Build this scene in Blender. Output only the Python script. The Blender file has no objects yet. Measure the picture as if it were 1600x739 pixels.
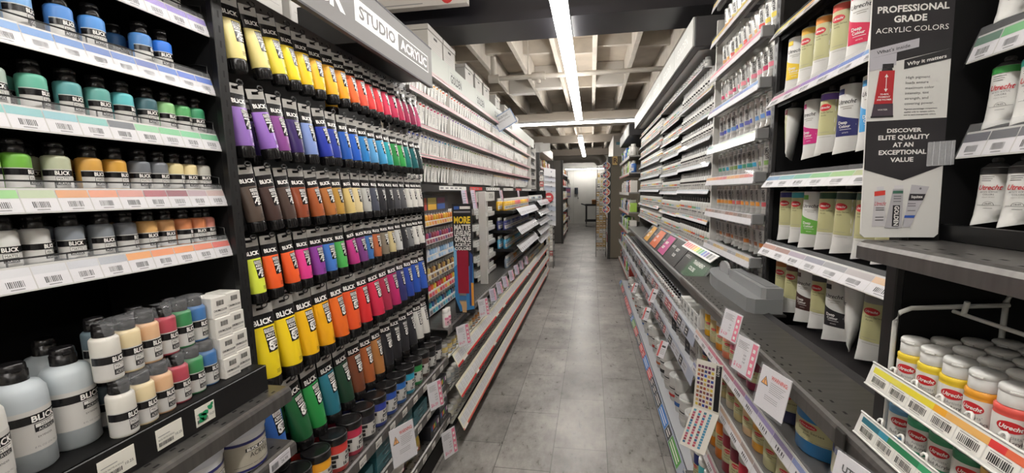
import bpy, math, random
from math import sin, cos, pi, radians
from mathutils import Matrix, Vector
random.seed(11)
SC = bpy.context.scene
COL = SC.collection
H = 1.48                                   # eye height of the photographer

# ---------------------------------------------------------------- camera
def make_camera():
    f, yaw, pitch, roll, cx, cy = 677.03, 0.163207, -0.131662, -0.018418, 813.263, 390.211
    fw = Vector((-sin(yaw) * cos(pitch), cos(yaw) * cos(pitch), sin(pitch)))
    r = Vector((cos(yaw), sin(yaw), 0)); u = r.cross(fw)
    r2 = r * cos(roll) + u * sin(roll); u2 = -r * sin(roll) + u * cos(roll)
    cam = bpy.data.cameras.new('camera'); o = bpy.data.objects.new('camera', cam); COL.objects.link(o)
    m = Matrix((r2, u2, -fw)).transposed().to_4x4(); m.translation = (0, 0, H)
    o.matrix_world = m
    cam.sensor_width = 36; cam.lens = f / 1600 * 36
    cam.shift_x = (800 - cx) / 1600; cam.shift_y = (cy - 369.5) / 1600
    cam.clip_start = 0.02; cam.clip_end = 200
    SC.camera = o
make_camera()

# ---------------------------------------------------------------- world, view
w = bpy.data.worlds.new('world'); SC.world = w; w.use_nodes = True
w.node_tree.nodes['Background'].inputs[0].default_value = (1.0, 0.97, 0.93, 1)
w.node_tree.nodes['Background'].inputs[1].default_value = 0.55
vs = SC.view_settings
vs.view_transform = 'Standard'; vs.look = 'None'; vs.gamma = 1; vs.use_curve_mapping = False
vs.exposure = 0.12
LED = 30.0
cy_ = SC.cycles
cy_.max_bounces = 6; cy_.diffuse_bounces = 3; cy_.glossy_bounces = 3; cy_.transmission_bounces = 4; cy_.transparent_max_bounces = 12
cy_.sample_clamp_indirect = 3; cy_.caustics_reflective = False; cy_.caustics_refractive = False

# ---------------------------------------------------------------- materials
def lin(c):
    return c / 12.92 if c <= 0.04045 else ((c + 0.055) / 1.055) ** 2.4
def rgb(h):
    h = h.lstrip('#')
    return tuple(lin(int(h[i:i + 2], 16) / 255) for i in (0, 2, 4)) + (1.0,)
MC = {}
def M(h, rough=0.5, metal=0.0, name=None, spec=0.5):
    k = (h, rough, metal, spec)
    if k in MC: return MC[k]
    m = bpy.data.materials.new(name or 'paint_' + h.strip('#')); m.use_nodes = True
    b = m.node_tree.nodes['Principled BSDF']
    b.inputs['Base Color'].default_value = rgb(h); b.inputs['Roughness'].default_value = rough; b.inputs['Metallic'].default_value = metal
    b.inputs['Specular IOR Level'].default_value = spec
    m.diffuse_color = rgb(h)
    MC[k] = m
    return m
def tinted(name, rough, metal=0.0, spec=0.5):
    m = bpy.data.materials.new(name); m.use_nodes = True
    n = m.node_tree; b = n.nodes['Principled BSDF']; oi = n.nodes.new('ShaderNodeObjectInfo')
    n.links.new(oi.outputs['Color'], b.inputs['Base Color'])
    b.inputs['Roughness'].default_value = rough; b.inputs['Metallic'].default_value = metal; b.inputs['Specular IOR Level'].default_value = spec
    return m
def emis(name, col, s):
    m = bpy.data.materials.new(name); m.use_nodes = True
    n = m.node_tree; n.nodes.clear()
    e = n.nodes.new('ShaderNodeEmission'); e.inputs[0].default_value = col; e.inputs[1].default_value = s
    o = n.nodes.new('ShaderNodeOutputMaterial'); n.links.new(e.outputs[0], o.inputs[0])
    return m
def clearmat(name, tint=(1, 1, 1, 1), fac=0.16, rough=0.06):
    m = bpy.data.materials.new(name); m.use_nodes = True
    n = m.node_tree; n.nodes.clear()
    t = n.nodes.new('ShaderNodeBsdfTransparent'); t.inputs[0].default_value = tint
    g = n.nodes.new('ShaderNodeBsdfPrincipled'); g.inputs['Roughness'].default_value = rough
    g.inputs['Base Color'].default_value = (0.75, 0.76, 0.78, 1)
    x = n.nodes.new('ShaderNodeMixShader'); x.inputs[0].default_value = fac
    o = n.nodes.new('ShaderNodeOutputMaterial')
    n.links.new(t.outputs[0], x.inputs[1]); n.links.new(g.outputs[0], x.inputs[2]); n.links.new(x.outputs[0], o.inputs[0])
    return m
PAINT = tinted('gloss_plastic', 0.28)
MATTE = tinted('satin_plastic', 0.42)
PAPER = tinted('printed_paper', 0.55)
BLK = M('#0f0f10', 0.36, name='black_plastic')
CAPB = M('#161516', 0.25, name='black_cap')
FILM = M('#171618', 0.22, name='black_film')
INK = M('#1b1a1c', 0.55, name='black_ink')
GINK = M('#8b8a8c', 0.6, name='grey_ink')
WHT = M('#e9e7e2', 0.5, name='white_print')
LBL = M('#c9c7c3', 0.5, name='white_label')
WPL = M('#c2c0bb', 0.35, name='white_plastic')
SHELF = M('#0d0d0e', 0.55, name='black_steel', spec=0.3)
WMET = M('#cac8c3', 0.4, name='white_steel')
RED = M('#c8312f', 0.5, name='red_strip')
PINK = M('#e07a96', 0.55, name='pink_print')
FOIL = M('#d2d1cd', 0.2, 0.55, name='foil')
TAB = M('#b3b0ab', 0.3, name='clear_hang_tab')
CLR = clearmat('clear_acrylic')
CLR2 = clearmat('clear_tape', fac=0.3)
FLM = clearmat('shrink_film', fac=0.10, rough=0.03)
def steel_mat():
    m = bpy.data.materials.new('perforated_steel'); m.use_nodes = True
    n = m.node_tree; b = n.nodes['Principled BSDF']
    b.inputs['Metallic'].default_value = 0.8; b.inputs['Roughness'].default_value = 0.38
    tc = n.nodes.new('ShaderNodeTexCoord'); nz = n.nodes.new('ShaderNodeTexNoise'); nz.inputs['Scale'].default_value = 9
    mp = n.nodes.new('ShaderNodeMapping'); mp.inputs['Scale'].default_value = (1, 8, 1)
    cr = n.nodes.new('ShaderNodeValToRGB'); cr.color_ramp.elements[0].color = (0.11, 0.105, 0.10, 1); cr.color_ramp.elements[1].color = (0.22, 0.21, 0.20, 1)
    n.links.new(tc.outputs['Object'], mp.inputs[0]); n.links.new(mp.outputs[0], nz.inputs['Vector']); n.links.new(nz.outputs['Fac'], cr.inputs[0]); n.links.new(cr.outputs[0], b.inputs['Base Color'])
    return m
STEEL = steel_mat()
HOLE = M('#0c0b0b', 0.8, name='punched_hole')

# ---------------------------------------------------------------- text outlines
TXT = {}
def glyphs(s, bold=0.0, res=2):
    k = (s, bold, res)
    if k in TXT: return TXT[k]
    cu = bpy.data.curves.new('t', 'FONT'); cu.body = s; cu.size = 1; cu.resolution_u = res; cu.offset = bold
    ob = bpy.data.objects.new('t', cu)
    me = bpy.data.meshes.new_from_object(ob)
    vv = [(v.co.x / 0.69, v.co.y / 0.69) for v in me.vertices]
    ff = [tuple(p.vertices) for p in me.polygons]
    bpy.data.objects.remove(ob); bpy.data.meshes.remove(me); bpy.data.curves.remove(cu)
    x0 = min(v[0] for v in vv); x1 = max(v[0] for v in vv)
    vv = [(v[0] - x0, v[1]) for v in vv]
    TXT[k] = (vv, ff, x1 - x0)
    return TXT[k]

# ---------------------------------------------------------------- mesh builder
class MB:
    def __init__(s):
        s.v = []; s.f = []; s.m = []; s.sm = []; s.mats = []; s.T = None
    def mi(s, mat):
        if mat not in s.mats: s.mats.append(mat)
        return s.mats.index(mat)
    def add(s, vs, fs, mat, smooth=False):
        b = len(s.v)
        if s.T is not None: vs = [tuple(s.T @ Vector(v)) for v in vs]
        s.v += [tuple(v) for v in vs]; k = s.mi(mat)
        for f in fs:
            s.f.append(tuple(i + b for i in f)); s.m.append(k); s.sm.append(smooth)
    def box(s, x0, x1, y0, y1, z0, z1, mat, bev=0.0):
        if x0 > x1: x0, x1 = x1, x0
        if y0 > y1: y0, y1 = y1, y0
        if bev <= 0:
            s.add([(x0, y0, z0), (x1, y0, z0), (x1, y1, z0), (x0, y1, z0), (x0, y0, z1), (x1, y0, z1), (x1, y1, z1), (x0, y1, z1)],
                  [(3, 2, 1, 0), (4, 5, 6, 7), (0, 1, 5, 4), (1, 2, 6, 5), (2, 3, 7, 6), (3, 0, 4, 7)], mat)
            return
        b = bev; vs = []
        idx = {}
        for i, X in enumerate((x0, x1)):
            for j, Y in enumerate((y0, y1)):
                for k, Z in enumerate((z0, z1)):
                    dx = b if i == 0 else -b; dy = b if j == 0 else -b; dz = b if k == 0 else -b
                    for a, p in enumerate(((X, Y + dy, Z + dz), (X + dx, Y, Z + dz), (X + dx, Y + dy, Z))):
                        idx[(i, j, k, a)] = len(vs); vs.append(p)
        fs = []
        I = idx
        for i in (0, 1):
            q = [I[(i, 0, 0, 0)], I[(i, 1, 0, 0)], I[(i, 1, 1, 0)], I[(i, 0, 1, 0)]]; fs.append(q if i else q[::-1])
            q = [I[(0, i, 0, 1)], I[(1, i, 0, 1)], I[(1, i, 1, 1)], I[(0, i, 1, 1)]]; fs.append(q[::-1] if i else q)
            q = [I[(0, 0, i, 2)], I[(1, 0, i, 2)], I[(1, 1, i, 2)], I[(0, 1, i, 2)]]; fs.append(q if i else q[::-1])
        for i in (0, 1):
            for j in (0, 1):
                q = [I[(i, j, 0, 0)], I[(i, j, 0, 1)], I[(i, j, 1, 1)], I[(i, j, 1, 0)]]; fs.append(q if (i ^ j) else q[::-1])
                q = [I[(i, 0, j, 0)], I[(i, 0, j, 2)], I[(i, 1, j, 2)], I[(i, 1, j, 0)]]; fs.append(q[::-1] if (i ^ j) else q)
                q = [I[(0, i, j, 1)], I[(0, i, j, 2)], I[(1, i, j, 2)], I[(1, i, j, 1)]]; fs.append(q if (i ^ j) else q[::-1])
                for k in (0, 1):
                    t = [I[(i, j, k, 0)], I[(i, j, k, 1)], I[(i, j, k, 2)]]; fs.append(t if (i ^ j ^ k) else t[::-1])
        s.add(vs, fs, mat)
    def loft(s, rings, mat, c0=True, c1=True, smooth=True):
        n = len(rings[0]); vs = [p for r in rings for p in r]; fs = []
        for a in range(len(rings) - 1):
            for i in range(n):
                j = (i + 1) % n
                fs.append((a * n + i, a * n + j, (a + 1) * n + j, (a + 1) * n + i))
        s.add(vs, fs, mat, smooth)
        if c0: s.add(rings[0], [tuple(range(n))[::-1]], mat)
        if c1: s.add(rings[-1], [tuple(range(n))], mat)
    def lathe(s, prof, mat, n=18, cx=0, cy=0, c0=True, c1=True, sy=1.0):
        s.loft([[(cx + r * cos(2 * pi * i / n), cy + sy * r * sin(2 * pi * i / n), z) for i in range(n)] for r, z in prof], mat, c0, c1)
    def tube(s, pts, r, mat, n=6, closed=False):
        P = [Vector(p) for p in pts]; rings = []
        for i, p in enumerate(P):
            a = P[i - 1] if (i > 0 or closed) else P[i]; b = P[(i + 1) % len(P)] if (i < len(P) - 1 or closed) else P[i]
            d = (b - a).normalized()
            up = Vector((0, 0, 1)) if abs(d.z) < 0.9 else Vector((1, 0, 0))
            x = d.cross(up).normalized(); y = x.cross(d)
            rings.append([tuple(p + x * r * cos(2 * pi * k / n) + y * r * sin(2 * pi * k / n)) for k in range(n)])
        if closed: rings.append(rings[0])
        s.loft(rings, mat, not closed, not closed)
    def rect(s, S, u0, u1, v0, v1, mat, nu=1, nv=1, off=0.0004, smooth=False):
        vs = []; fs = []
        for j in range(nv + 1):
            for i in range(nu + 1):
                vs.append(S(u0 + (u1 - u0) * i / nu, v0 + (v1 - v0) * j / nv, off))
        for j in range(nv):
            for i in range(nu):
                a = j * (nu + 1) + i; fs.append((a, a + 1, a + nu + 2, a + nu + 1))
        s.add(vs, fs, mat, smooth)
    def poly(s, S, pts, mat, off=0.0004):
        s.add([S(u, v, off) for u, v in pts], [tuple(range(len(pts)))], mat)
    def text(s, S, txt, u, v, h, mat, w=None, al='l', bold=0.0, off=0.0008, res=2, wmax=None, shear=0.0, rot=0.0):
        vv, ff, W = glyphs(txt, bold, res)
        kx = (w / W) if w else h
        if wmax and W * kx > wmax: kx = wmax / W
        sh = {'l': 0, 'c': -W * kx / 2, 'r': -W * kx}[al]
        pts = []
        for a, b in vv:
            x = a * kx + sh + shear * b * h; y = b * h
            pts.append((u + x * cos(rot) - y * sin(rot), v + x * sin(rot) + y * cos(rot)))
        s.add([S(a, b, off) for a, b in pts], ff, mat)
    def disc(s, S, u, v, ru, rv, mat, n=14, off=0.0004):
        P = [S(u, v, off)] + [S(u + ru * q * cos(2 * pi * i / n), v + rv * q * sin(2 * pi * i / n), off) for q in (0.4, 0.72, 1.0) for i in range(n)]
        F = [(0, 1 + i, 1 + (i + 1) % n) for i in range(n)]
        for k in (0, 1): F += [(1 + k * n + i, 1 + (k + 1) * n + i, 1 + (k + 1) * n + (i + 1) % n, 1 + k * n + (i + 1) % n) for i in range(n)]
        s.add(P, F, mat)
    def bars(s, S, u0, u1, v0, v1, mat, n=9, off=0.0007, seed=0):
        rr = random.Random(seed); st = (u1 - u0) / n
        for i in range(n):
            s.rect(S, u0 + i * st, u0 + i * st + st * rr.uniform(0.3, 0.7), v0, v1, mat, off=off)
    def mesh(s, name):
        me = bpy.data.meshes.new(name); me.from_pydata(s.v, [], s.f)
        for m in s.mats: me.materials.append(m)
        me.polygons.foreach_set('material_index', s.m); me.polygons.foreach_set('use_smooth', s.sm)
        me.update()
        return me
    def build(s, name, parent=None, world=True):
        if parent is not None and world:
            L = parent.location
            s.v = [(a - L.x, b - L.y, c - L.z) for a, b, c in s.v]
        o = bpy.data.objects.new(name, s.mesh(name)); COL.objects.link(o)
        if parent is not None: o.parent = parent
        return o
def tag(o, label, cat, group=None, kind=None):
    if label: o['label'] = label
    if cat: o['category'] = cat
    if group: o['group'] = group
    if kind: o['kind'] = kind
    return o
def empty(name, loc, label, cat, group=None):
    o = bpy.data.objects.new(name, None); COL.objects.link(o); o.location = loc; o.empty_display_size = 0.05
    return tag(o, label, cat, group)
def struct(mb, name):
    o = mb.build(name); o['kind'] = 'structure'; return o
USED = set()
KIDS = {}
def proto(root):
    """remember a finished thing (root and its parts) as a pattern to copy"""
    KIDS[root.name] = [(c, list(c.children)) for c in root.children]
    return root
def place(p, loc, rot=(0, 0, 0), label=None, cat=None, group=None, col=None, cols=None, scale=None):
    """first use moves the pattern itself, every later one copies it and each of its parts"""
    if p.name not in USED:
        USED.add(p.name); r = p; ch = [(c, g) for c, g in KIDS[p.name]]
    else:
        r = p.copy(); COL.objects.link(r); ch = []
        for c, gs in KIDS[p.name]:
            d = c.copy(); COL.objects.link(d); d.parent = r
            g2 = []
            for g in gs:
                e = g.copy(); COL.objects.link(e); e.parent = d; g2.append(e)
            ch.append((d, g2))
    r.location = loc; r.rotation_euler = rot
    if scale: r.scale = (scale, scale, scale) if not isinstance(scale, tuple) else scale
    tag(r, label, cat, group or p.name.split('.')[0].replace('_', ' ') + ' display')
    if col:
        r.color = rgb(col)
        for d, g2 in ch:
            d.color = rgb(col)
            for e in g2: e.color = rgb(col)
    if cols:
        for nm, h in cols.items():
            if nm == '': r.color = rgb(h)
            for d, g2 in ch:
                if d.name.split('.')[0] == nm: d.color = rgb(h)
    return r
ORD = ['first', 'second', 'third', 'fourth', 'fifth', 'sixth', 'seventh', 'eighth', 'ninth', 'tenth', 'eleventh', 'twelfth', 'thirteenth', 'fourteenth', 'fifteenth',
       'sixteenth', 'seventeenth', 'eighteenth', 'nineteenth', 'twentieth']
TEN = {2: 'twenty', 3: 'thirty', 4: 'forty', 5: 'fifty', 6: 'sixty', 7: 'seventy', 8: 'eighty', 9: 'ninety'}
def nth(i):
    n = i + 1
    if n <= 20: return ORD[i]
    t, u = divmod(n, 10)
    return (TEN[t][:-1] + 'ieth') if u == 0 else TEN[t] + '-' + ORD[u - 1]
LR = pi / 2       # things on the left run face +X
RR = -pi / 2      # things on the right run face -X
def side(sgn, X, z0, tilt=0.0, h=1.0):
    """surface along a shelf edge: u runs along the aisle in reading direction (measured as world Y), v up"""
    def S(y, v, o): return (X + sgn * (tilt * (1 - v / h) + o), y, z0 + v)
    return S
class Flip:
    """reading direction helper: on the left run text runs toward +Y, on the right run toward -Y"""
def S_left(X, y0, z0, tilt=0.0, h=1.0):
    return lambda u, v, o: (X + tilt * (1 - v / h) + o, y0 + u, z0 + v)
def S_right(X, y0, z0, tilt=0.0, h=1.0):
    return lambda u, v, o: (X - tilt * (1 - v / h) - o, y0 - u, z0 + v)
def S_back(x0, Y, z0):      # faces -Y
    return lambda u, v, o: (x0 + u, Y - o, z0 + v)
# ================================================================ THE ROOM
def floor_mat():
    m = bpy.data.materials.new('grey_slate_tile'); m.use_nodes = True
    n = m.node_tree; L = n.links; b = n.nodes['Principled BSDF']
    tc = n.nodes.new('ShaderNodeTexCoord')
    mp = n.nodes.new('ShaderNodeMapping'); mp.inputs['Location'].default_value = (0.30, 0.2135, 0); mp.inputs['Rotation'].default_value = (0, 0, radians(90))
    br = n.nodes.new('ShaderNodeTexBrick'); br.offset = 0.37; br.offset_frequency = 2; br.squash = 1
    for k, v in (('Scale', 1), ('Mortar Size', 0.0028), ('Mortar Smooth', 0.2), ('Bias', 0), ('Brick Width', 0.61), ('Row Height', 0.305)): br.inputs[k].default_value = v
    br.inputs['Color1'].default_value = (0.40, 0.40, 0.40, 1); br.inputs['Color2'].default_value = (0.62, 0.62, 0.62, 1); br.inputs['Mortar'].default_value = (0.12, 0.12, 0.12, 1)
    L.new(tc.outputs['Object'], mp.inputs[0]); L.new(mp.outputs[0], br.inputs['Vector'])
    n1 = n.nodes.new('ShaderNodeTexNoise'); n1.inputs['Scale'].default_value = 2.6; n1.inputs['Detail'].default_value = 9; n1.inputs['Roughness'].default_value = 0.62
    L.new(tc.outputs['Object'], n1.inputs['Vector'])
    m2 = n.nodes.new('ShaderNodeMapping'); m2.inputs['Scale'].default_value = (16, 7, 1); L.new(tc.outputs['Object'], m2.inputs[0])
    n2 = n.nodes.new('ShaderNodeTexNoise'); n2.inputs['Scale'].default_value = 1.6; n2.inputs['Detail'].default_value = 8; n2.inputs['Roughness'].default_value = 0.7; L.new(m2.outputs[0], n2.inputs['Vector'])
    cr = n.nodes.new('ShaderNodeValToRGB'); e = cr.color_ramp.elements
    e[0].position = 0.36; e[0].color = rgb('#5c5855'); e[1].position = 0.66; e[1].color = rgb('#a5a19c')
    mx = n.nodes.new('ShaderNodeMix'); mx.data_type = 'FLOAT'; mx.inputs[0].default_value = 0.38
    L.new(n1.outputs['Fac'], mx.inputs[2]); L.new(n2.outputs['Fac'], mx.inputs[3]); L.new(mx.outputs[0], cr.inputs[0])
    mu = n.nodes.new('ShaderNodeMix'); mu.data_type = 'RGBA'; mu.blend_type = 'OVERLAY'; mu.inputs[0].default_value = 0.75
    L.new(cr.outputs[0], mu.inputs[6]); L.new(br.outputs['Color'], mu.inputs[7])
    L.new(mu.outputs[2], b.inputs['Base Color'])
    rr = n.nodes.new('ShaderNodeMapRange'); rr.inputs[1].default_value = 0.35; rr.inputs[2].default_value = 0.65; rr.inputs[3].default_value = 0.26; rr.inputs[4].default_value = 0.42
    L.new(n2.outputs['Fac'], rr.inputs[0]); L.new(rr.outputs[0], b.inputs['Roughness'])
    bp = n.nodes.new('ShaderNodeBump'); bp.inputs['Strength'].default_value = 0.12; bp.inputs['Distance'].default_value = 0.004
    L.new(n2.outputs['Fac'], bp.inputs['Height']); L.new(bp.outputs[0], b.inputs['Normal'])
    return m
def plaster(name, h, sc=4, amt=0.12):
    m = bpy.data.materials.new(name); m.use_nodes = True
    n = m.node_tree; L = n.links; b = n.nodes['Principled BSDF']; b.inputs['Roughness'].default_value = 0.8
    tc = n.nodes.new('ShaderNodeTexCoord'); nz = n.nodes.new('ShaderNodeTexNoise'); nz.inputs['Scale'].default_value = sc; nz.inputs['Detail'].default_value = 5
    c = rgb(h); cr = n.nodes.new('ShaderNodeValToRGB'); e = cr.color_ramp.elements
    e[0].position = 0.3; e[0].color = tuple(x * (1 - amt) for x in c[:3]) + (1,); e[1].position = 0.7; e[1].color = tuple(min(1, x * (1 + amt)) for x in c[:3]) + (1,)
    L.new(tc.outputs['Object'], nz.inputs[0]); L.new(nz.outputs['Fac'], cr.inputs[0]); L.new(cr.outputs[0], b.inputs['Base Color'])
    return m
CEIL = plaster('painted_plank', '#c8bdae'); JOI = plaster('painted_joist', '#cdc5b9', 6); WALLM = plaster('white_wall', '#d3d1ca', 2, 0.05)
BEAMM = M('#1d1c22', 0.4, name='black_beam_paint')
CREAM = M('#cdc6bb', 0.6, name='cream_paint')
mb = MB(); mb.box(-5, 5, -4, 19.6, -0.1, 0, floor_mat()); struct(mb, 'floor')
mb = MB(); mb.box(-5, 5, -4, 19.6, 3.16, 3.26, CEIL); struct(mb, 'ceiling')
mb = MB(); mb.box(-5, 5, 19.4, 19.5, 0, 3.16, WALLM); struct(mb, 'wall_back')
mb = MB(); mb.box(-5, 5, -4.1, -4, 0, 3.16, WALLM); struct(mb, 'wall_front')
mb = MB(); mb.box(-5.1, -5, -4, 19.5, 0, 3.16, WALLM); struct(mb, 'wall_left')
mb = MB(); mb.box(5, 5.1, -4, 19.5, 0, 3.16, WALLM); struct(mb, 'wall_right')
# joists, blocking, beams
for i in range(-9, 10):
    x = 0.03 + i * 0.405
    mb = MB(); mb.box(x - 0.024, x + 0.024, 3.52, 19.4, 2.90, 3.158, JOI, 0.003); struct(mb, 'ceiling_joist')
for Y in (5.0, 6.6, 8.6, 10.6, 13):
    mb = MB()
    for i in range(-9, 9):
        x = 0.03 + i * 0.405; dy = 0.10 * ((i * 7) % 3 - 1)
        mb.box(x + 0.025, x + 0.380, Y + dy, Y + dy + 0.05, 3.0, 3.158, JOI)
    struct(mb, 'ceiling_trim')
mb = MB(); mb.box(-4.9, 4.9, 3.15, 3.5, 2.645, 3.158, BEAMM)
mb.box(-4.9, 4.9, 3.10, 3.15, 2.645, 2.70, BEAMM); mb.box(-4.9, 4.9, 3.10, 3.15, 2.86, 2.90, BEAMM); struct(mb, 'ceiling_beam')
mb = MB(); mb.box(-4.9, 4.9, 7.58, 7.9, 2.60, 2.80, M('#b9b0a4', 0.6), 0.004); mb.box(-4.9, 4.9, 7.9, 8.2, 2.72, 2.80, M('#8b847b', 0.6)); struct(mb, 'ceiling_beam')
mb = MB(); mb.box(-4.9, 4.9, 11.4, 11.6, 2.72, 2.899, M('#a89f94', 0.6)); struct(mb, 'ceiling_beam')
mb = MB(); mb.box(-4.9, 4.9, 15.2, 15.4, 2.7, 2.899, M('#a89f94', 0.6)); struct(mb, 'ceiling_beam')
mb = MB(); mb.box(-2.6, -0.80, 2.9, 2.96, 2.705, 3.1, M('#cfcac6', 0.5)); mb.disc(S_back(-0.93, 2.9, 2.775), 0, 0, 0.05, 0.065, RED, 16); mb.rect(S_back(-2.5, 2.9, 2.72), 0.0, 1.4, 0.0, 0.006, GINK)
o = mb.build('hanging_banner'); tag(o, 'white banner strip with red mark above the black ceiling beam', 'banner')
# pale panels (duct boards) between the joists
for x0, x1, Y, lab in ((-0.755, -0.405, 6.05, 'pale upright board between the joists, beside the long light'), (-1.16, -0.81, 6.3, 'pale upright board between the joists, above the file boxes'), (0.055, 0.41, 6.05, 'pale upright board between the joists, on the fascia side of the long light')):
    mb = MB(); mb.box(x0, x1, Y, Y + 0.02, 2.87, 3.157, M('#d6d1c9', 0.6), 0.003); mb.box(x0, x1, Y + 0.02, Y + 0.3, 2.905, 2.92, M('#cbc6bf', 0.6))
    tag(mb.build('blocking_board'), lab, 'board')
# sprinkler pipe across the joists
pm = M('#c9c2b7', 0.5); r0 = empty('sprinkler_pipe', (-1.1, 4.7, 2.68), 'pale sprinkler pipe with fittings running across below the ceiling joists', 'pipe')
mb = MB(); mb.tube([(-1.04, 4.7, 2.68), (2.6, 4.7, 2.68)], 0.024, pm, 10); mb.build('pipe', r0)
mb = MB(); mb.tube([(-1.08, 4.7, 2.68), (-0.97, 4.7, 2.68)], 0.042, pm, 10); mb.tube([(-1.03, 4.7, 2.68), (-1.03, 4.7, 2.899)], 0.03, pm, 10); mb.build('elbow', r0)
mb = MB(); mb.tube([(-0.62, 4.7, 2.68), (-0.48, 4.7, 2.68)], 0.04, pm, 10); mb.tube([(-0.55, 4.7, 2.68), (-0.55, 4.7, 2.61)], 0.022, pm, 8); mb.build('coupling', r0)
mb = MB(); mb.tube([(-0.66, 4.7, 2.70), (-0.66, 4.7, 3.158)], 0.006, pm, 6); mb.build('hanger_rod', r0)
r0 = empty('sprinkler_pipe', (0, 9.0, 2.84), 'thin dark conduit crossing under the far joists', 'pipe')
mb = MB(); mb.tube([(-3, 9.0, 2.78), (3, 9.0, 2.78)], 0.02, M('#5b5650', 0.5), 8); mb.build('pipe', r0)
for x in (-0.9, 1.2):
    mb = MB(); mb.tube([(x, 9.0, 2.79), (x, 9.0, 3.158)], 0.006, pm, 6); mb.build('hanger_rod', r0)
# LED strips
EM = emis('led_diffuser', (1.0, 0.965, 0.92, 1), LED)
EUP = emis('added_uplight', (1.0, 0.955, 0.90, 1), LED * 0.3)  # glow added to the fixture tops to lift the ceiling
ALU = M('#c9c9c9', 0.35, 0.6)
def led(x0, x1, y0, y1, z, label, rods=(), up=True):
    r = empty('ceiling_light', ((x0 + x1) / 2, (y0 + y1) / 2, z + 0.06), label, 'ceiling light', 'linear ceiling lights')
    mb = MB(); mb.box(x0 - 0.001, x1 + 0.001, y0, y1, z + 0.0305, z + 0.065, ALU); mb.build('housing', r)
    mb = MB(); mb.box(x0, x1, y0 + 0.003, y1 - 0.003, z, z + 0.03, EM); mb.build('diffuser', r)
    if up: mb = MB(); mb.box(x0, x1, y0 + 0.003, y1 - 0.003, z + 0.0652, z + 0.068, EUP); mb.build('added_top_glow', r)  # emissive top face, added so the ceiling gets brighter
    for (x, y, zt) in rods:
        mb = MB(); mb.tube([(x, y, z + 0.065), (x, y, zt)], 0.003, ALU, 5); mb.build('suspension_wire', r)
led(-0.245, -0.145, -1.5, 7.05, 2.585, 'long white linear light running down the main aisle', [(-0.195, 1.0, 3.158), (-0.195, 6.4, 3.158)])
led(-0.285, -0.19, 9.6, 14.6, 2.60, 'shorter white linear light farther down the aisle, past the cross light', [(-0.23, 10, 3.158), (-0.23, 14, 3.158)])
led(-2.9, 2.9, 7.49, 7.56, 2.60, 'white linear light crossing the aisle under a pale beam', [], False)
led(-1.1, 0.6, 18.9, 19.0, 2.40, 'white linear light at the foot of the duct by the back wall', [(-0.9, 18.95, 3.158), (0.5, 18.95, 3.158)], False)
led(-3.0, -2.9, -3, 9, 2.7, 'added unseen linear light over the next aisle behind the tube wall', [(-2.95, 0, 3.158), (-2.95, 8, 3.158)])  # out-of-view strip added to brighten the store
led(2.4, 2.5, -3, 9, 2.7, 'added unseen linear light over the next aisle behind the silver tubes', [(2.45, 0, 3.158), (2.45, 8, 3.158)])  # second added strip out of view, extra fill light
led(-0.9, 0.9, -2.2, -2.05, 2.7, 'added unseen linear light crossing behind the photographer', [(-0.8, -2.1, 3.158), (0.8, -2.1, 3.158)])  # added fill light behind the camera, never in view
# ================================================================ PATTERNS OF GOODS (local frame: front faces -Y, reading direction +X, up +Z)
def ring(a, b, z, n=16, x=0, y=0, e=2.0):
    out = []
    for i in range(n):
        t = 2 * pi * i / n; c, s_ = cos(t), sin(t)
        if e != 2: c = math.copysign(abs(c) ** (2 / e), c); s_ = math.copysign(abs(s_) ** (2 / e), s_)
        out.append((x + a * c, y + b * s_, z))
    return out
def S_tube(fa, fb):
    """front of a tube whose half width / half depth are functions of height"""
    def S(u, v, o):
        a = fa(v); b = fb(v); q = max(-0.98, min(0.98, u / a))
        return (q * a, -b * math.sqrt(1 - q * q) - o, v)
    return S
def S_cyl(r, cz=0):
    def S(u, v, o):
        t = u / r
        return ((r + o) * sin(t), -(r + o) * cos(t), cz + v)
    return S
def lerp(tab):
    def f(z):
        for (z0, a0), (z1, a1) in zip(tab, tab[1:]):
            if z <= z1: return a0 + (a1 - a0) * max(0, (z - z0)) / (z1 - z0)
        return tab[-1][1]
    return f

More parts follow.
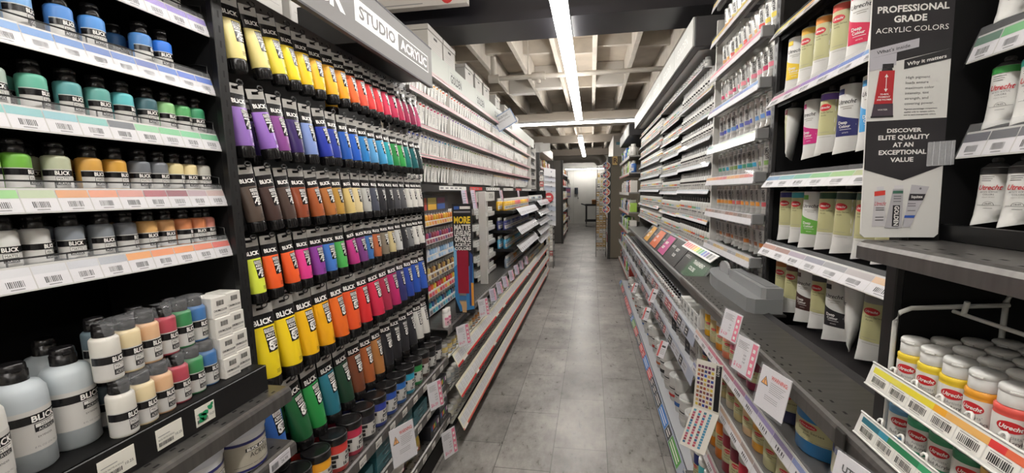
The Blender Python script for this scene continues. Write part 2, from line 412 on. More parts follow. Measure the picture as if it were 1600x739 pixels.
def studio_tube(size):
    """hanging tube, origin at the hole of the hang tab, body below; size '4' or '8'"""
    if size == '4': L, a0, a1, cap = 0.165, 0.0240, 0.0290, 0.030
    else: L, a0, a1, cap = 0.214, 0.0325, 0.0385, 0.034
    top = -0.016; bot = top - L; cz = bot - 0
    body0 = bot + cap
    fa = lerp([(body0, a0), (body0 + 0.01, a0 * 1.03), (top - 0.012, a1), (top + 0.02, a1)])
    fb = lerp([(body0, a0), (body0 + 0.02, a0 * 0.98), (body0 + L * 0.45, a0 * 0.62), (top - 0.012, 0.0035), (top + 0.02, 0.0012)])
    root = bpy.data.objects.new('paint_tube', None)
    mb = MB()
    zs = [body0, body0 + 0.004, body0 + L * 0.2, body0 + L * 0.4, body0 + L * 0.55, top - 0.035]
    mb.loft([ring(fa(z) * (0.97 if i == 0 else 1), fb(z), z, 18) for i, z in enumerate(zs)], PAINT)
    r = bpy.data.objects.new('paint_tube', mb.mesh('paint_tube')); COL.objects.link(r)
    bpy.data.objects.remove(root)
    S = S_tube(fa, fb)
    mb = MB()      # dark printed top of the tube
    mb.loft([ring(fa(z), fb(z), z, 18) for z in (top - 0.035, top - 0.012, top)], FILM, False, True); k = a1 / 0.0285
    mb.text(S, 'BLICK', 0, top - 0.0245 * (1 if size == '4' else 1.15), 0.0105 * k, WHT, al='c', bold=0.035, w=0.043 * k)
    o = mb.build('printed_top'); o.parent = r; mb = MB()
    zt = top - 0.040; h = L * 0.32; u0, u1 = -0.004 * k, 0.0205 * k
    mb.rect(S, u0, u1, zt - h, zt, FILM, 4, 5, off=0.0004)
    mb.rect(S, u0 + 0.0012, u1 - 0.0012, zt - h * 0.2, zt - h * 0.04, WHT, 3, 1, off=0.0008)
    mb.text(S, 'STUDIO', (u0 + u1) / 2, zt - h * 0.17, h * 0.11, INK, al='c', w=(u1 - u0) * 0.78, bold=0.02, off=0.0012)
    mb.text(S, 'ACRYLIC', (u0 + u1) / 2, zt - h * 0.385, h * 0.14, WHT, al='c', w=(u1 - u0) * 0.88, bold=0.03)
    mb.rect(S, u0 + (u1 - u0) * 0.05, u0 + (u1 - u0) * 0.9, zt - h * 0.50, zt - h * 0.44, WHT, 3, 1, off=0.0008)
    mb.text(S, size, u0 + (u1 - u0) * 0.1, zt - h * 0.92, h * 0.36, WHT, bold=0.05)
    mb.rect(S, u0 + (u1 - u0) * 0.46, u1 + 0.002, zt - h * 0.78, zt - h * 0.54, WHT, 2, 1, off=0.0008)
    mb.text(S, '118' if size == '4' else '250', u0 + (u1 - u0) * 0.5, zt - h * 0.74, h * 0.14, INK, bold=0.03, off=0.0012, wmax=(u1 - u0) * 0.5)
    mb.rect(S, u0 + (u1 - u0) * 0.5, u1, zt - h * 0.9, zt - h * 0.86, WHT, 2, 1, off=0.0008)
    for kk in range(3): mb.rect(S, 0.004, 0.017, body0 + 0.010 + kk * 0.004, body0 + 0.0112 + kk * 0.004, INK, 2, 1)
    o = mb.build('label'); o.parent = r
    mb = MB()      # clear tab with the hang slot
    y = -0.0006; w_ = a1 * 0.96
    for (x0, x1, z0, z1) in ((-w_, -0.011, -0.016, 0.010), (0.011, w_, -0.016, 0.010), (-0.011, 0.011, -0.016, -0.004), (-0.011, 0.011, 0.004, 0.010)):
        mb.box(x0, x1, y, y + 0.0012, z0, z1, TAB)
    o = mb.build('hang_tab'); o.parent = r
    mb = MB()
    mb.loft([ring(q, q, z, 18) for q, z in ((a0 * 0.88, bot), (a0 * 0.93, bot + 0.002), (a0 * 0.97, body0 - 0.003), (a0 * 0.9, body0 + 0.001))], CAPB)
    for i in range(18):
        t = 2 * pi * i / 18; mb.box(a0 * 0.95 * cos(t) - 0.001, a0 * 0.95 * cos(t) + 0.001, a0 * 0.95 * sin(t) - 0.001, a0 * 0.95 * sin(t) + 0.001, bot + 0.004, body0 - 0.005, CAPB)
    o = mb.build('cap'); o.parent = r
    return proto(r)

def matte_bottle(r=0.0195, hb=0.060, hc=0.023, variant=0, name='paint_bottle', rc=None, lines=('BLICK', 'MATTE', 'ACRYLIC'), shoulder=0.007, capm=None, bandm=None):
    """flip-top bottle standing on its base"""
    rc = rc or r * 0.74
    mb = MB()
    mb.lathe([(r * 0.93, 0), (r, 0.002), (r, hb - shoulder), (r * 0.97, hb - shoulder * 0.5), (r * 0.86, hb - shoulder * 0.1), (rc * 0.95, hb), (rc * 0.9, hb + 0.002)], MATTE, 20)
    root = bpy.data.objects.new(name, mb.mesh(name)); COL.objects.link(root)
    S = S_cyl(r)
    mb = MB(); w2 = r * 1.45; zb = hb * 0.40; bh = hb * 0.175
    off = 0.0 if variant == 0 else r * 0.55
    mb.rect(S, -w2, w2, hb * 0.05, hb * 0.60, LBL, 10, 1, off=0.0003, smooth=True)
    mb.rect(S, -w2, w2, zb, zb + bh, bandm or FILM, 10, 1, off=0.0006, smooth=True)
    mb.text(S, lines[0], off, zb + bh * 0.2, bh * 0.62, WHT, al='c', bold=0.035, w=r * 1.05, off=0.0009)
    mb.rect(S, off - r * 0.5, off + r * 0.5, zb - bh * 0.85, zb - bh * 0.1, INK, 4, 1, off=0.0005)
    mb.rect(S, off - r * 0.47, off + r * 0.47, zb - bh * 0.79, zb - bh * 0.16, WHT, 4, 1, off=0.0008)
    mb.text(S, lines[1], off, zb - bh * 0.68, bh * 0.42, INK, al='c', w=r * 0.78, off=0.0011)
    mb.rect(S, off - r * 0.5, off + r * 0.5, zb - bh * 1.55, zb - bh * 0.88, INK, 4, 1, off=0.0006)
    mb.text(S, lines[2], off, zb - bh * 1.42, bh * 0.42, WHT, al='c', w=r * 0.82, off=0.001)
    o = mb.build('label'); o.parent = root
    mb = MB(); c0 = hb + 0.0006; cm = capm or CAPB
    mb.lathe([(rc * 0.98, c0), (rc, c0 + 0.001), (rc * 0.98, c0 + hc * 0.62), (rc * 0.94, c0 + hc * 0.64), (rc * 0.96, c0 + hc * 0.67), (rc * 0.93, c0 + hc * 0.95), (rc * 0.86, c0 + hc)], cm, 20)
    mb.box(-rc * 0.3, rc * 0.3, -rc * 1.06, -rc * 0.8, c0 + hc * 0.66, c0 + hc * 0.78, cm)
    o = mb.build('cap'); o.parent = root
    return proto(root)

def jug():
    """large clear plastic jug with label"""
    r, hb = 0.036, 0.150
    mb = MB(); gl = M('#b4bcc0', 0.25, name='translucent_plastic')
    mb.lathe([(r * 0.9, 0), (r, 0.004), (r, hb - 0.03), (r * 0.97, hb - 0.015), (r * 0.8, hb - 0.004), (r * 0.5, hb), (r * 0.44, hb + 0.003)], MATTE, 28)
    root = bpy.data.objects.new('medium_bottle', mb.mesh('medium_bottle')); COL.objects.link(root)
    S = S_cyl(r); mb = MB()
    mb.rect(S, -r * 1.3, r * 1.3, 0.036, 0.106, LBL, 12, 1, smooth=True); mb.rect(S, -r * 1.3, r * 1.3, 0.084, 0.098, FILM, 12, 1, off=0.0008, smooth=True)
    mb.text(S, 'BLICK', r * 0.55, 0.0862, 0.0095, WHT, al='c', bold=0.03, off=0.0012)
    mb.rect(S, r * 0.1, r * 1.0, 0.068, 0.082, INK, 4, 1, off=0.0008); mb.rect(S, r * 0.13, r * 0.97, 0.0755, 0.0812, WHT, 4, 1, off=0.0011)
    mb.text(S, 'MATTE', r * 0.55, 0.0765, 0.0038, INK, al='c', off=0.0014); mb.text(S, 'ACRYLIC', r * 0.55, 0.0695, 0.0042, WHT, al='c', off=0.0012)
    mb.text(S, 'EXTENDER', r * 0.45, 0.058, 0.003, INK, al='c', off=0.0009); mb.text(S, '8 FL OZ (236 ML)', r * 0.45, 0.042, 0.003, GINK, al='c', off=0.0009)
    o = mb.build('label'); o.parent = root
    mb = MB(); mb.lathe([(r * 0.5, hb + 0.001), (r * 0.5, hb + 0.018), (r * 0.46, hb + 0.019), (r * 0.47, hb + 0.021), (r * 0.45, hb + 0.029), (r * 0.4, hb + 0.031)], CAPB, 20)
    mb.box(-0.006, 0.006, -r * 0.54, -r * 0.4, hb + 0.02, hb + 0.024, CAPB); o = mb.build('cap'); o.parent = root
    return proto(root)

def acrylic_jar():
    """wide jar with a black screw lid, a colour band and a printed label"""
    r, hb = 0.043, 0.098
    mb = MB(); mb.lathe([(r * 0.93, 0), (r * 0.98, 0.003), (r * 0.98, hb - 0.004), (r * 0.9, hb)], PAINT, 26)
    root = bpy.data.objects.new('paint_jar', mb.mesh('paint_jar')); COL.objects.link(root)
    S = S_cyl(r * 0.98); mb = MB()
    mb.rect(S, -r * 1.5, r * 1.5, 0.016, 0.066, LBL, 12, 1, smooth=True)
    for (u0, u1, v0, v1) in ((-1.4, -0.55, 0.05, 0.062), (-1.4, -0.75, 0.036, 0.046), (-1.4, -0.75, 0.02, 0.032), (0.0, 0.95, 0.034, 0.047), (1.05, 1.4, 0.02, 0.062)):
        mb.rect(S, r * u0, r * u1, v0, v1, INK, 4, 1, off=0.0009)
    mb.text(S, 'BLICK', r * 0.45, 0.0545, 0.008, INK, al='c', bold=0.04, off=0.001)
    mb.text(S, 'ACRYLIC', r * 0.48, 0.037, 0.006, WHT, al='c', bold=0.03, w=r * 0.8, off=0.0013)
    mb.text(S, '16', -r * 0.2, 0.02, 0.0105, INK, bold=0.05, off=0.001); mb.text(S, 'fl oz', r * 0.25, 0.02, 0.006, INK, off=0.001)
    o = mb.build('label'); o.parent = root
    mb = MB(); l0 = hb - 0.002
    mb.lathe([(r * 1.02, l0), (r * 1.04, l0 + 0.002), (r * 1.04, l0 + 0.022), (r * 1.0, l0 + 0.0265), (r * 0.9, l0 + 0.0265), (r * 0.88, l0 + 0.0245)], CAPB, 30)
    o = mb.build('lid'); o.parent = root
    return proto(root)

def gesso_tub():
    r, hb = 0.058, 0.100
    mb = MB(); mb.lathe([(r * 0.93, 0), (r * 0.95, 0.003), (r, hb - 0.012), (r, hb)], M('#d3d4d6', 0.35), 28)
    root = bpy.data.objects.new('gesso_tub', mb.mesh('gesso_tub')); COL.objects.link(root)
    S = S_cyl(r * 0.99); mb = MB()
    mb.rect(S, -r * 1.5, r * 1.5, 0.006, 0.078, M('#a7a193', 0.5), 14, 1, off=0.0012, smooth=True)
    for v0, v1 in ((0.005, 0.011), (0.073, 0.080)): mb.rect(S, -r * 1.5, r * 1.5, v0, v1, M('#23255e', 0.4), 14, 1, off=0.0016, smooth=True)
    mb.rect(S, -r * 0.25, r * 0.95, 0.053, 0.062, INK, 6, 1, off=0.0016); mb.text(S, 'BLICK ARTISTS', r * 0.35, 0.0547, 0.0062, WHT, al='c', w=r * 1.08, bold=0.03, off=0.002)
    mb.text(S, 'ACRYLIC', r * 0.4, 0.037, 0.0115, INK, al='c', w=r * 1.0, off=0.0016); mb.rect(S, -r * 0.7, r * 0.9, 0.019, 0.0198, INK, 6, 1, off=0.0016)
    o = mb.build('label'); o.parent = root
    mb = MB(); mb.lathe([(r * 1.03, hb - 0.006), (r * 1.05, hb - 0.004), (r * 1.05, hb + 0.012), (r * 1.02, hb + 0.014), (r * 0.99, hb + 0.014), (r * 0.96, hb + 0.009), (0.001, hb + 0.009)], M('#c9ccd4', 0.3), 30, c1=False)
    o = mb.build('lid'); o.parent = root
    return proto(root)

def carton(w_, d, h, name='carton', lines=('CHROMACOLOUR',), front=None, txt=None):
    mb = MB(); fm = front or M('#dcd9d2', 0.55)
    mb.box(-w_ / 2, w_ / 2, -d / 2, d / 2, 0, h, fm, 0.0012)
    S = S_back(-w_ / 2, -d / 2, 0)
    mb.bars(S, w_ * 0.3, w_ * 0.75, h * 0.58, h * 0.82, INK, 12); mb.text(S, lines[0], w_ / 2, h * 0.3, h * 0.1, txt or INK, al='c', bold=0.02, wmax=w_ * 0.8)
    mb.rect(S, w_ * 0.15, w_ * 0.85, h * 0.15, h * 0.17, GINK)
    mb.box(w_ * 0.499, w_ * 0.501, -d / 2, d / 2, h * 0.44, h * 0.45, GINK)
    o = mb.build(name); return proto(o)

# shelf-edge label holder; tags = colours of the chips along it in reading direction
def price_strip(parent, sgn, X, ya, yb, z0, h, tags, tilt=0.012, base=None, chip=True, clear=True, red=False, bars=True, name='price_strip', depth=0.003):
    """ya..yb in reading direction; sgn +1 faces +X (left run), -1 faces -X (right run)"""
    W = abs(yb - ya)
    S = S_left(X, min(ya, yb), z0, tilt, h) if sgn > 0 else S_right(X, max(ya, yb), z0, tilt, h)
    mb = MB(); bm = base or WPL
    mb.add([S(0, 0, 0), S(W, 0, 0), S(W, h, 0), S(0, h, 0), S(0, 0, -depth), S(W, 0, -depth), S(W, h, -depth), S(0, h, -depth)],
           [(0, 1, 2, 3), (5, 4, 7, 6), (0, 4, 5, 1), (3, 2, 6, 7), (0, 3, 7, 4), (1, 5, 6, 2)], bm)
    n = max(1, len(tags)); st = W / n
    for i, t in enumerate(tags):
        u0, u1 = i * st + 0.001, (i + 1) * st - 0.001
        mb.rect(S, u0, u1, h * 0.06, h * 0.92, M('#dfdde0', 0.5), off=0.0005)
        if chip and t:
            mb.rect(S, u0, u1, h * 0.60, h * 0.92, M(t, 0.5), off=0.0009)
        if bars:
            mb.bars(S, u0 + st * 0.24, u1 - st * 0.24, h * 0.22, h * 0.46, GINK if n > 14 else INK, 10 if n < 14 else 5, off=0.0009, seed=i)
            mb.rect(S, u0 + st * 0.3, u1 - st * 0.3, h * 0.12, h * 0.16, GINK, off=0.0009)
    if red: mb.rect(S, 0, W, -h * 0.02, h * 0.1, RED, off=0.0012)
    if clear: mb.rect(S, 0, W, h * 0.02, h * 1.3, CLR, off=0.0022)
    return mb.build(name, parent)
def deck_shelf(parent, sgn, xb, xf, ya, yb, z, mat=None, lip=0.035, holes=True, name='deck_shelf', t=0.006, pitch=0.045):
    """pressed steel shelf with rounded front edge and rows of punched slots; xb back, xf front"""
    mb = MB(); m = mat or STEEL; y0, y1 = min(ya, yb), max(ya, yb)
    s_ = 1 if xf > xb else -1
    prof = [(xb, z - t), (xb, z), (xf - s_ * 0.012, z), (xf - s_ * 0.004, z - 0.003), (xf, z - 0.010), (xf, z - lip), (xf - s_ * 0.004, z - lip), (xf - s_ * 0.004, z - 0.012), (xf - s_ * 0.013, z - t)]
    n = len(prof)
    mb.add([(x, y0, q) for x, q in prof] + [(x, y1, q) for x, q in prof], [(i, (i + 1) % n, n + (i + 1) % n, n + i) for i in range(n)] + [tuple(range(n))[::-1], tuple(range(n, 2 * n))], m)
    if holes:
        k = 0; yy = y0 + 0.03
        while yy < y1 - 0.02:
            for dx in (0.022, 0.042):
                mb.rect(lambda u, v, o: (xf - s_ * dx + u, yy + v, z + o), -0.0028, 0.0028, -0.006, 0.006, HOLE, off=0.0004)
            yy += pitch
    return mb.build(name, parent)
def card(name, sgn, X, y, z, w_, h, label, cat='price card', style='pink', tilt=0.02, group=None, yaw=0.0):
    """clear sleeve with a printed card hanging from a shelf edge; top edge at z, centre at y"""
    group = group or name.replace('_', ' ') + 's on the shelf edges'
    X += sgn * (abs(sin(yaw)) * w_ / 2 + 0.0035)
    r = empty(name, (X, y, z), label, cat, group); r.rotation_euler = (0, 0, (LR if sgn > 0 else RR) + yaw)
    S = lambda u, v, o: (u - w_ / 2, -0.004 - o - tilt * (h + (v - h)) / h * 0 - tilt * (1 - v / h), v - h)
    mb = MB()
    mb.add([S(0, 0, 0), S(w_, 0, 0), S(w_, h, 0), S(0, h, 0), S(0, 0, -0.002), S(w_, 0, -0.002), S(w_, h, -0.002), S(0, h, -0.002)],
           [(0, 1, 2, 3), (5, 4, 7, 6), (0, 4, 5, 1), (3, 2, 6, 7), (0, 3, 7, 4), (1, 5, 6, 2)], M('#dddade', 0.45))
    if style == 'pink':
        mb.rect(S, w_ * 0.74, w_ * 0.97, 0.004, h * 0.96, M('#e56f8e', 0.5), off=0.0006)
        mb.text(S, 'BUY MORE SAVE MORE', w_ * 0.9, h * 0.12, w_ * 0.11, WHT, rot=pi / 2, w=h * 0.7, bold=0.02, off=0.001) if False else None
        for i in range(4): mb.rect(S, w_ * 0.8, w_ * 0.91, h * (0.12 + 0.2 * i), h * (0.22 + 0.2 * i), WHT, off=0.001)
        for i in range(5): mb.rect(S, w_ * 0.1, w_ * (0.6 - 0.08 * (i % 2)), h * (0.86 - 0.045 * i), h * (0.875 - 0.045 * i), GINK, off=0.0006)
        for i, t in enumerate(('4.49', '6.29', '9.49')): mb.text(S, t, w_ * 0.44, h * (0.5 - 0.1 * i), h * 0.05, INK, off=0.0006)
        mb.text(S, '$', w_ * 0.08, h * 0.12, h * 0.12, PINK, off=0.0006, bold=0.03); mb.text(S, '6.29', w_ * 0.22, h * 0.12, h * 0.1, PINK, off=0.0006, bold=0.03, wmax=w_ * 0.45)
    elif style == 'warning':
        mb.text(S, 'WARNING:', w_ * 0.66, h * 0.78, h * 0.09, M('#d8564e', 0.5), al='c', bold=0.03, off=0.0006, wmax=w_ * 0.55)
        mb.poly(S, [(w_ * 0.08, h * 0.58), (w_ * 0.34, h * 0.58), (w_ * 0.21, h * 0.8)], INK, 0.0005); mb.poly(S, [(w_ * 0.11, h * 0.6), (w_ * 0.31, h * 0.6), (w_ * 0.21, h * 0.77)], M('#eda23c', 0.5), 0.0009)
        mb.text(S, '!', w_ * 0.195, h * 0.62, h * 0.1, INK, bold=0.03, off=0.0012)
        for i in range(6): mb.rect(S, w_ * 0.4, w_ * (0.9 - 0.05 * (i % 3)), h * (0.7 - 0.045 * i), h * (0.712 - 0.045 * i), GINK, off=0.0006)
        for i in range(3): mb.rect(S, w_ * 0.3, w_ * 0.75, h * (0.36 - 0.045 * i), h * (0.372 - 0.045 * i), GINK, off=0.0006)
    elif style == 'text':
        for i, t in enumerate(('UTRECHT', "ARTISTS'", 'FLUID', 'ACRYLIC')): mb.text(S, t, w_ * 0.14, h * (0.76 - 0.15 * i), h * 0.10, INK, bold=0.03, off=0.0006, wmax=w_ * 0.7)
    elif style == 'red':
        mb.rect(S, 0.003, w_ * 0.3, 0.003, h - 0.003, M('#cf4640', 0.5), off=0.0006); mb.rect(S, w_ * 0.36, w_ * 0.85, h * 0.62, h * 0.74, INK, off=0.0006)
        for i in range(4): mb.rect(S, w_ * 0.36, w_ * 0.9, h * (0.5 - 0.09 * i), h * (0.53 - 0.09 * i), GINK, off=0.0006)
    elif style == 'lilac':
        mb.rect(S, 0.003, w_ - 0.003, 0.003, h - 0.003, M('#c9c0d6', 0.5), off=0.0006)
        for i in range(5): mb.rect(S, w_ * 0.15, w_ * (0.8 - 0.1 * (i % 2)), h * (0.8 - 0.12 * i), h * (0.84 - 0.12 * i), GINK, off=0.0009)
        mb.rect(S, w_ * 0.7, w_ - 0.003, 0.003, h - 0.003, M('#e39ab0', 0.5), off=0.0008)
    mb.build('printed_card', r, world=False)
    mb = MB(); mb.rect(S, -0.004, w_ + 0.004, -0.004, h + 0.006, CLR, off=0.0022); mb.build('clear_sleeve', r, world=False)
    return r
T4 = studio_tube('4'); T8 = studio_tube('8')
MBOT = [matte_bottle(variant=0), matte_bottle(variant=1)]
PACKB = matte_bottle(0.0215, 0.082, 0.024, 1, 'pack_bottle')
JUG = jug(); JAR = acrylic_jar(); GESSO = gesso_tub()
# ================================================================ LEFT RUN: MATTE BOTTLES (nearest bay)
XB = -1.32
A = empty('shelving_unit', (-1.1, 0.6, 0), 'black shelving bay holding rows of matte acrylic bottles, ending at the black upright', 'shelving unit')
mb = MB(); mb.box(XB - 0.03, XB, 0.15, 1.0, 0, 2.35, SHELF); mb.build('back_panel', A)
mb = MB(); mb.box(XB, -0.905, 0.976, 1.0, 0.0, 2.35, SHELF, 0.002); mb.box(-0.915, -0.897, 0.972, 1.003, 0.0, 2.35, BLK, 0.002)
for i in range(40): mb.rect(S_left(-0.897, 0.98, 0.9 + i * 0.035), 0.005, 0.010, 0, 0.016, HOLE)
mb.build('upright', A)
BL = '#5f9bd3 #4a86c6 #3f79bd #4f86c4 #4a7fb9 #3f68b0 #33559e #3b5fae #2f61c0 #2f6fd0 #2c62b4'.split()
LIPS = {0: (1.905, ['#c7a3c9', '#b68fc9', '#a77fc4', '#b48ed0', '#9b7cc8', '#8e74c4', '#a88bd0', '#9d86cc'] + ['#8f7cc6'] * 2),
        1: (1.768, ['#8fb4d9', '#7ea9d6', '#6d9bd0', '#5d8fca', '#4d7fc0', '#466cb0', '#4f74b8', '#4a62a8', '#3f6fc0', '#3a66c8', '#3566c4']),
        2: (1.635, ['#5fb0a4', '#7cc0b8', '#79b6b8', '#7db4bd', '#74b8b0', '#5a5f66', '#8cc59a', '#6fbf86', '#6cc08a', '#55b07a']),
        3: (1.500, ['#7cc06a', '#8cc678', '#b5c39f', '#d6955c', '#dc8f6a', '#cf8d80', '#a64d58', '#8d4350', '#b49aa0', '#c3a7a0']),
        4: (1.373, ['#d6d6d6', '#d3d3d6', '#cdced2', '#c4c6cc', '#a9adb4', '#e59a4a', '#e58b4f', '#e48a3f', '#e0764a', '#dc5a4a'])}
names = {0: 'top shelf of the bottle bay', 1: 'blue bottle shelf', 2: 'teal bottle shelf', 3: 'green and ochre bottle shelf', 4: 'grey and tan bottle shelf'}
for k, (z, tags) in LIPS.items():
    mb = MB(); mb.box(XB, -0.932, 0.2, 0.974, z - 0.008, z - 0.0006, SHELF); s_ = mb.build('shelf', A)
    st = price_strip(None, 1, -0.925, 0.47, 0.974, z - 0.040, 0.042, tags, tilt=0.014)
    L = A.location; st.data.transform(Matrix.Translation((-L.x, -L.y, -L.z))); st.parent = s_
    mb = MB(); zz = z + 0.014
    mb.tube([(-0.927, 0.25, zz), (-0.927, 0.968, zz)], 0.0016, BLK, 5)
    for i in range(9): mb.tube([(-0.927, 0.3 + i * 0.082, zz), (-0.927, 0.3 + i * 0.082, z - 0.004)], 0.0014, BLK, 5)
    mb.tube([(-0.927, 0.9702, z), (-0.927, 0.9702, z + 0.03), (-0.96, 0.9702, z + 0.036), (-1.05, 0.9702, z + 0.036)], 0.0016, BLK, 5)
    w_ = mb.build('wire_guard', A)
def yA(px):     # along the bottle rows
    return px
ROWS = {0: [(0.875, '#4f4a6a', 'dark violet grey'), (0.918, '#6a56a8', 'violet')],
        1: [(0.575, '#48667f', 'dusty blue'), (0.628, '#78a7d8', 'pale blue'), (0.690, '#4d83c6', 'mid blue'), (0.742, '#4f8ccf', 'sky blue'), (0.834, '#4a80bd', 'steel blue'), (0.882, '#2f74d6', 'bright blue')],
        2: [(0.578, '#a5b8ac', 'pale sage'), (0.632, '#66b29a', 'sea green'), (0.686, '#5f9fa0', 'dusty teal'), (0.735, '#63a59c', 'muted teal'), (0.780, '#62bcc0', 'aqua'), (0.830, '#41666e', 'dark teal'), (0.873, '#93c98a', 'light green'), (0.913, '#5fae6c', 'leaf green'), (0.948, '#3f9468', 'emerald green')],
        3: [(0.553, '#a9cf6e', 'lime'), (0.594, '#6fae40', 'grass green'), (0.650, '#b3b89b', 'pale grey green'), (0.702, '#cf9d4a', 'ochre'), (0.749, '#d09d3f', 'golden ochre'), (0.797, '#6c7076', 'slate grey'), (0.836, '#74777c', 'stone grey'), (0.874, '#e0d09a', 'cream'), (0.911, '#ead7a2', 'pale cream'), (0.949, '#bcbab0', 'warm grey')],
        4: [(0.560, '#d8d8d4', 'white'), (0.604, '#c9c8c4', 'off white'), (0.655, '#8b929a', 'blue grey'), (0.706, '#81878d', 'cool grey'), (0.751, '#6f7278', 'dark grey'), (0.796, '#d8a868', 'tan'), (0.838, '#e0aa72', 'light tan'), (0.880, '#d98a5c', 'orange tan'), (0.918, '#d9875c', 'burnt peach'), (0.946, '#d48a7c', 'dusty pink')]}
rown = {0: 'topmost', 1: 'blue', 2: 'teal and green', 3: 'green and ochre', 4: 'grey and tan'}
BOTN = 'matte acrylic bottles on the black shelves'
for k, row in ROWS.items():
    z = LIPS[k][0]
    for i, (y, c, nm) in enumerate(row):
        big = 1.0
        place(MBOT[(i * 7 + k * 3) % 3 % 2], (-0.952 - random.uniform(0, 0.004), y, z), (0, 0, LR + random.uniform(-0.25, 0.25)), nm + ' matte bottle with black flip cap, %s on the %s shelf' % (ORD[i], rown[k]), 'paint bottle', BOTN, col=c)
    if k:                           # bottles standing behind in the shade
        for i, (y, c, nm) in enumerate(row[1:]):
            if random.random() < 0.75:
                place(MBOT[0], (-1.005, y - 0.01, z), (0, 0, LR + random.uniform(-0.3, 0.3)), nm + ' bottle in the shade behind the %s row, %s along' % (rown[k], ORD[i]), 'paint bottle', 'bottles standing behind the shelf rows', col=c)
# deep black shelf with jugs, packs and cartons
mb = MB(); mb.box(XB, -0.85, 0.2, 0.974, 1.028, 1.0395, SHELF); mb.box(-0.856, -0.848, 0.2, 0.974, 0.972, 1.0395, BLK, 0.0015); mb.build('deep_shelf', A)
for y, w_, gr, lab in ((0.600, 0.062, 0, 'white price tag with barcode on the black fascia, farthest from upright'), (0.70, 0.055, 0, 'white price tag with barcode on the black fascia, below the cream bottles'), (0.783, 0.048, 1, 'white price tag smeared with green paint on black fascia')):
    S = S_left(-0.8475, y - w_ / 2, 0.984); mb = MB()
    mb.add([S(0, 0, 0), S(w_, 0, 0), S(w_, 0.042, 0), S(0, 0.042, 0), S(0, 0, 0.0012), S(w_, 0, 0.0012), S(w_, 0.042, 0.0012), S(0, 0.042, 0.0012)], [(3, 2, 1, 0), (4, 5, 6, 7), (0, 1, 5, 4), (2, 3, 7, 6), (1, 2, 6, 5), (3, 0, 4, 7)], M('#e4e1d6', 0.55))
    mb.bars(S, w_ * 0.06, w_ * 0.62, 0.006, 0.014, INK, 14, off=0.0017); mb.text(S, 'BLICK MATTE ACRYLIC', w_ * 0.06, 0.018, 0.003, INK, off=0.0017, wmax=w_ * 0.6); mb.rect(S, w_ * 0.06, w_ * 0.5, 0.026, 0.0275, GINK, off=0.0017)
    mb.text(S, '10.25', w_ * 0.7, 0.012, 0.005, INK, off=0.0017, wmax=w_ * 0.25)
    if gr:
        g = M('#1f8f5c', 0.4); rr = random.Random(4)
        for (cx, cy, a) in ((0.018, 0.018, 0.011), (0.013, 0.012, 0.008), (0.022, 0.024, 0.010), (0.036, 0.032, 0.008), (0.041, 0.036, 0.005), (0.010, 0.026, 0.006)):
            mb.poly(S, [(cx + a * rr.uniform(0.6, 1.15) * cos(t * 0.628), cy + a * 0.8 * rr.uniform(0.6, 1.15) * sin(t * 0.628)) for t in range(10)], g, off=0.0022)
    tag(mb.build('price_tag'), lab, 'price tag')
ZJ = 1.04
for i, (y, x, c, lab) in enumerate(((0.450, -0.886, '#dcdad4', 'white filled jug with black cap and white label'), (0.528, -0.925, '#b5bdc2', 'translucent jug of clear medium beside the white filled jug'), (0.603, -0.934, '#b7bfc3', 'translucent jug of clear medium beside the shrink-wrapped bottles'),
      (0.53, -1.02, '#aab2b6', 'translucent jug in the shade behind the two clear jugs'), (0.64, -1.03, '#aab2b6', 'translucent jug in the shade behind the wrapped packs'))):
    place(JUG, (x, y, ZJ), (0, 0, LR - 0.25), lab, 'jug', None, col=c)
packs = [('white', '#d9d6cd'), ('cream', '#e4d2a8'), ('peach', '#dfb48c'), ('rose red', '#b54a58'), ('green', '#3f8a56'), ('blue', '#4475ae')]
for lv in (0, 1):
    for i, (nm, c) in enumerate(packs):
        y = 0.640 + 0.0433 * i; x = -0.874 - 0.0064 * i - lv * 0.012
        place(PACKB, (x, y - lv * 0.004, ZJ + lv * 0.1095), (0, 0, LR - 0.3), '%s black-capped bottle in the shrink-wrapped %s trio, %s layer' % (nm, 'pale' if i < 3 else 'bright', 'lower' if lv == 0 else 'upper'), 'paint bottle', 'shrink-wrapped bottle trios', col=c)
for i, (nm, c) in enumerate((('grey', '#5a6a72'), ('dark grey', '#4a4f55'), ('orange', '#c9683a'))):
    for lv in (0, 1):
        place(PACKB, (-0.945 - 0.0064 * i, 0.666 + 0.080 * i, ZJ + lv * 0.1095), (0, 0, LR - 0.3), '%s bottle with black cap half hidden behind the wrapped trios, %s layer' % (nm, ('lower', 'upper')[lv]), 'paint bottle', None, col=c)
for lv in (0, 1):
    for t in (0, 1):
        mb = MB(); zt = ZJ + lv * 0.1095 + 0.1088; q = [(0.640 + 0.0433 * j - lv * 0.004, -0.874 - 0.0064 * j - lv * 0.012) for j in range(3 * t, 3 * t + 3)]
        pts = []
        for (y, x) in q:
            pts += [[(x - 0.016, y + d, zt), (x + 0.014, y + d, zt), (x + 0.0185, y + d, zt - 0.012 - 0.004 * (d != 0)), (x + 0.0222, y + d, zt - 0.030)] for d in (-0.013, 0.0, 0.013)]
        n = len(pts); mb.add([p for r in pts for p in r], [(4 * i + k, 4 * i + k + 1, 4 * i + k + 5, 4 * i + k + 4) for i in range(n - 1) for k in range(3)], FLM, True)
        tag(mb.build('shrink_wrap'), 'clear shrink film over the %s trio of bottles, %s layer' % (('pale', 'bright')[t], ('lower', 'upper')[lv]), 'shrink wrap')
CART = carton(0.0455, 0.06, 0.0505)
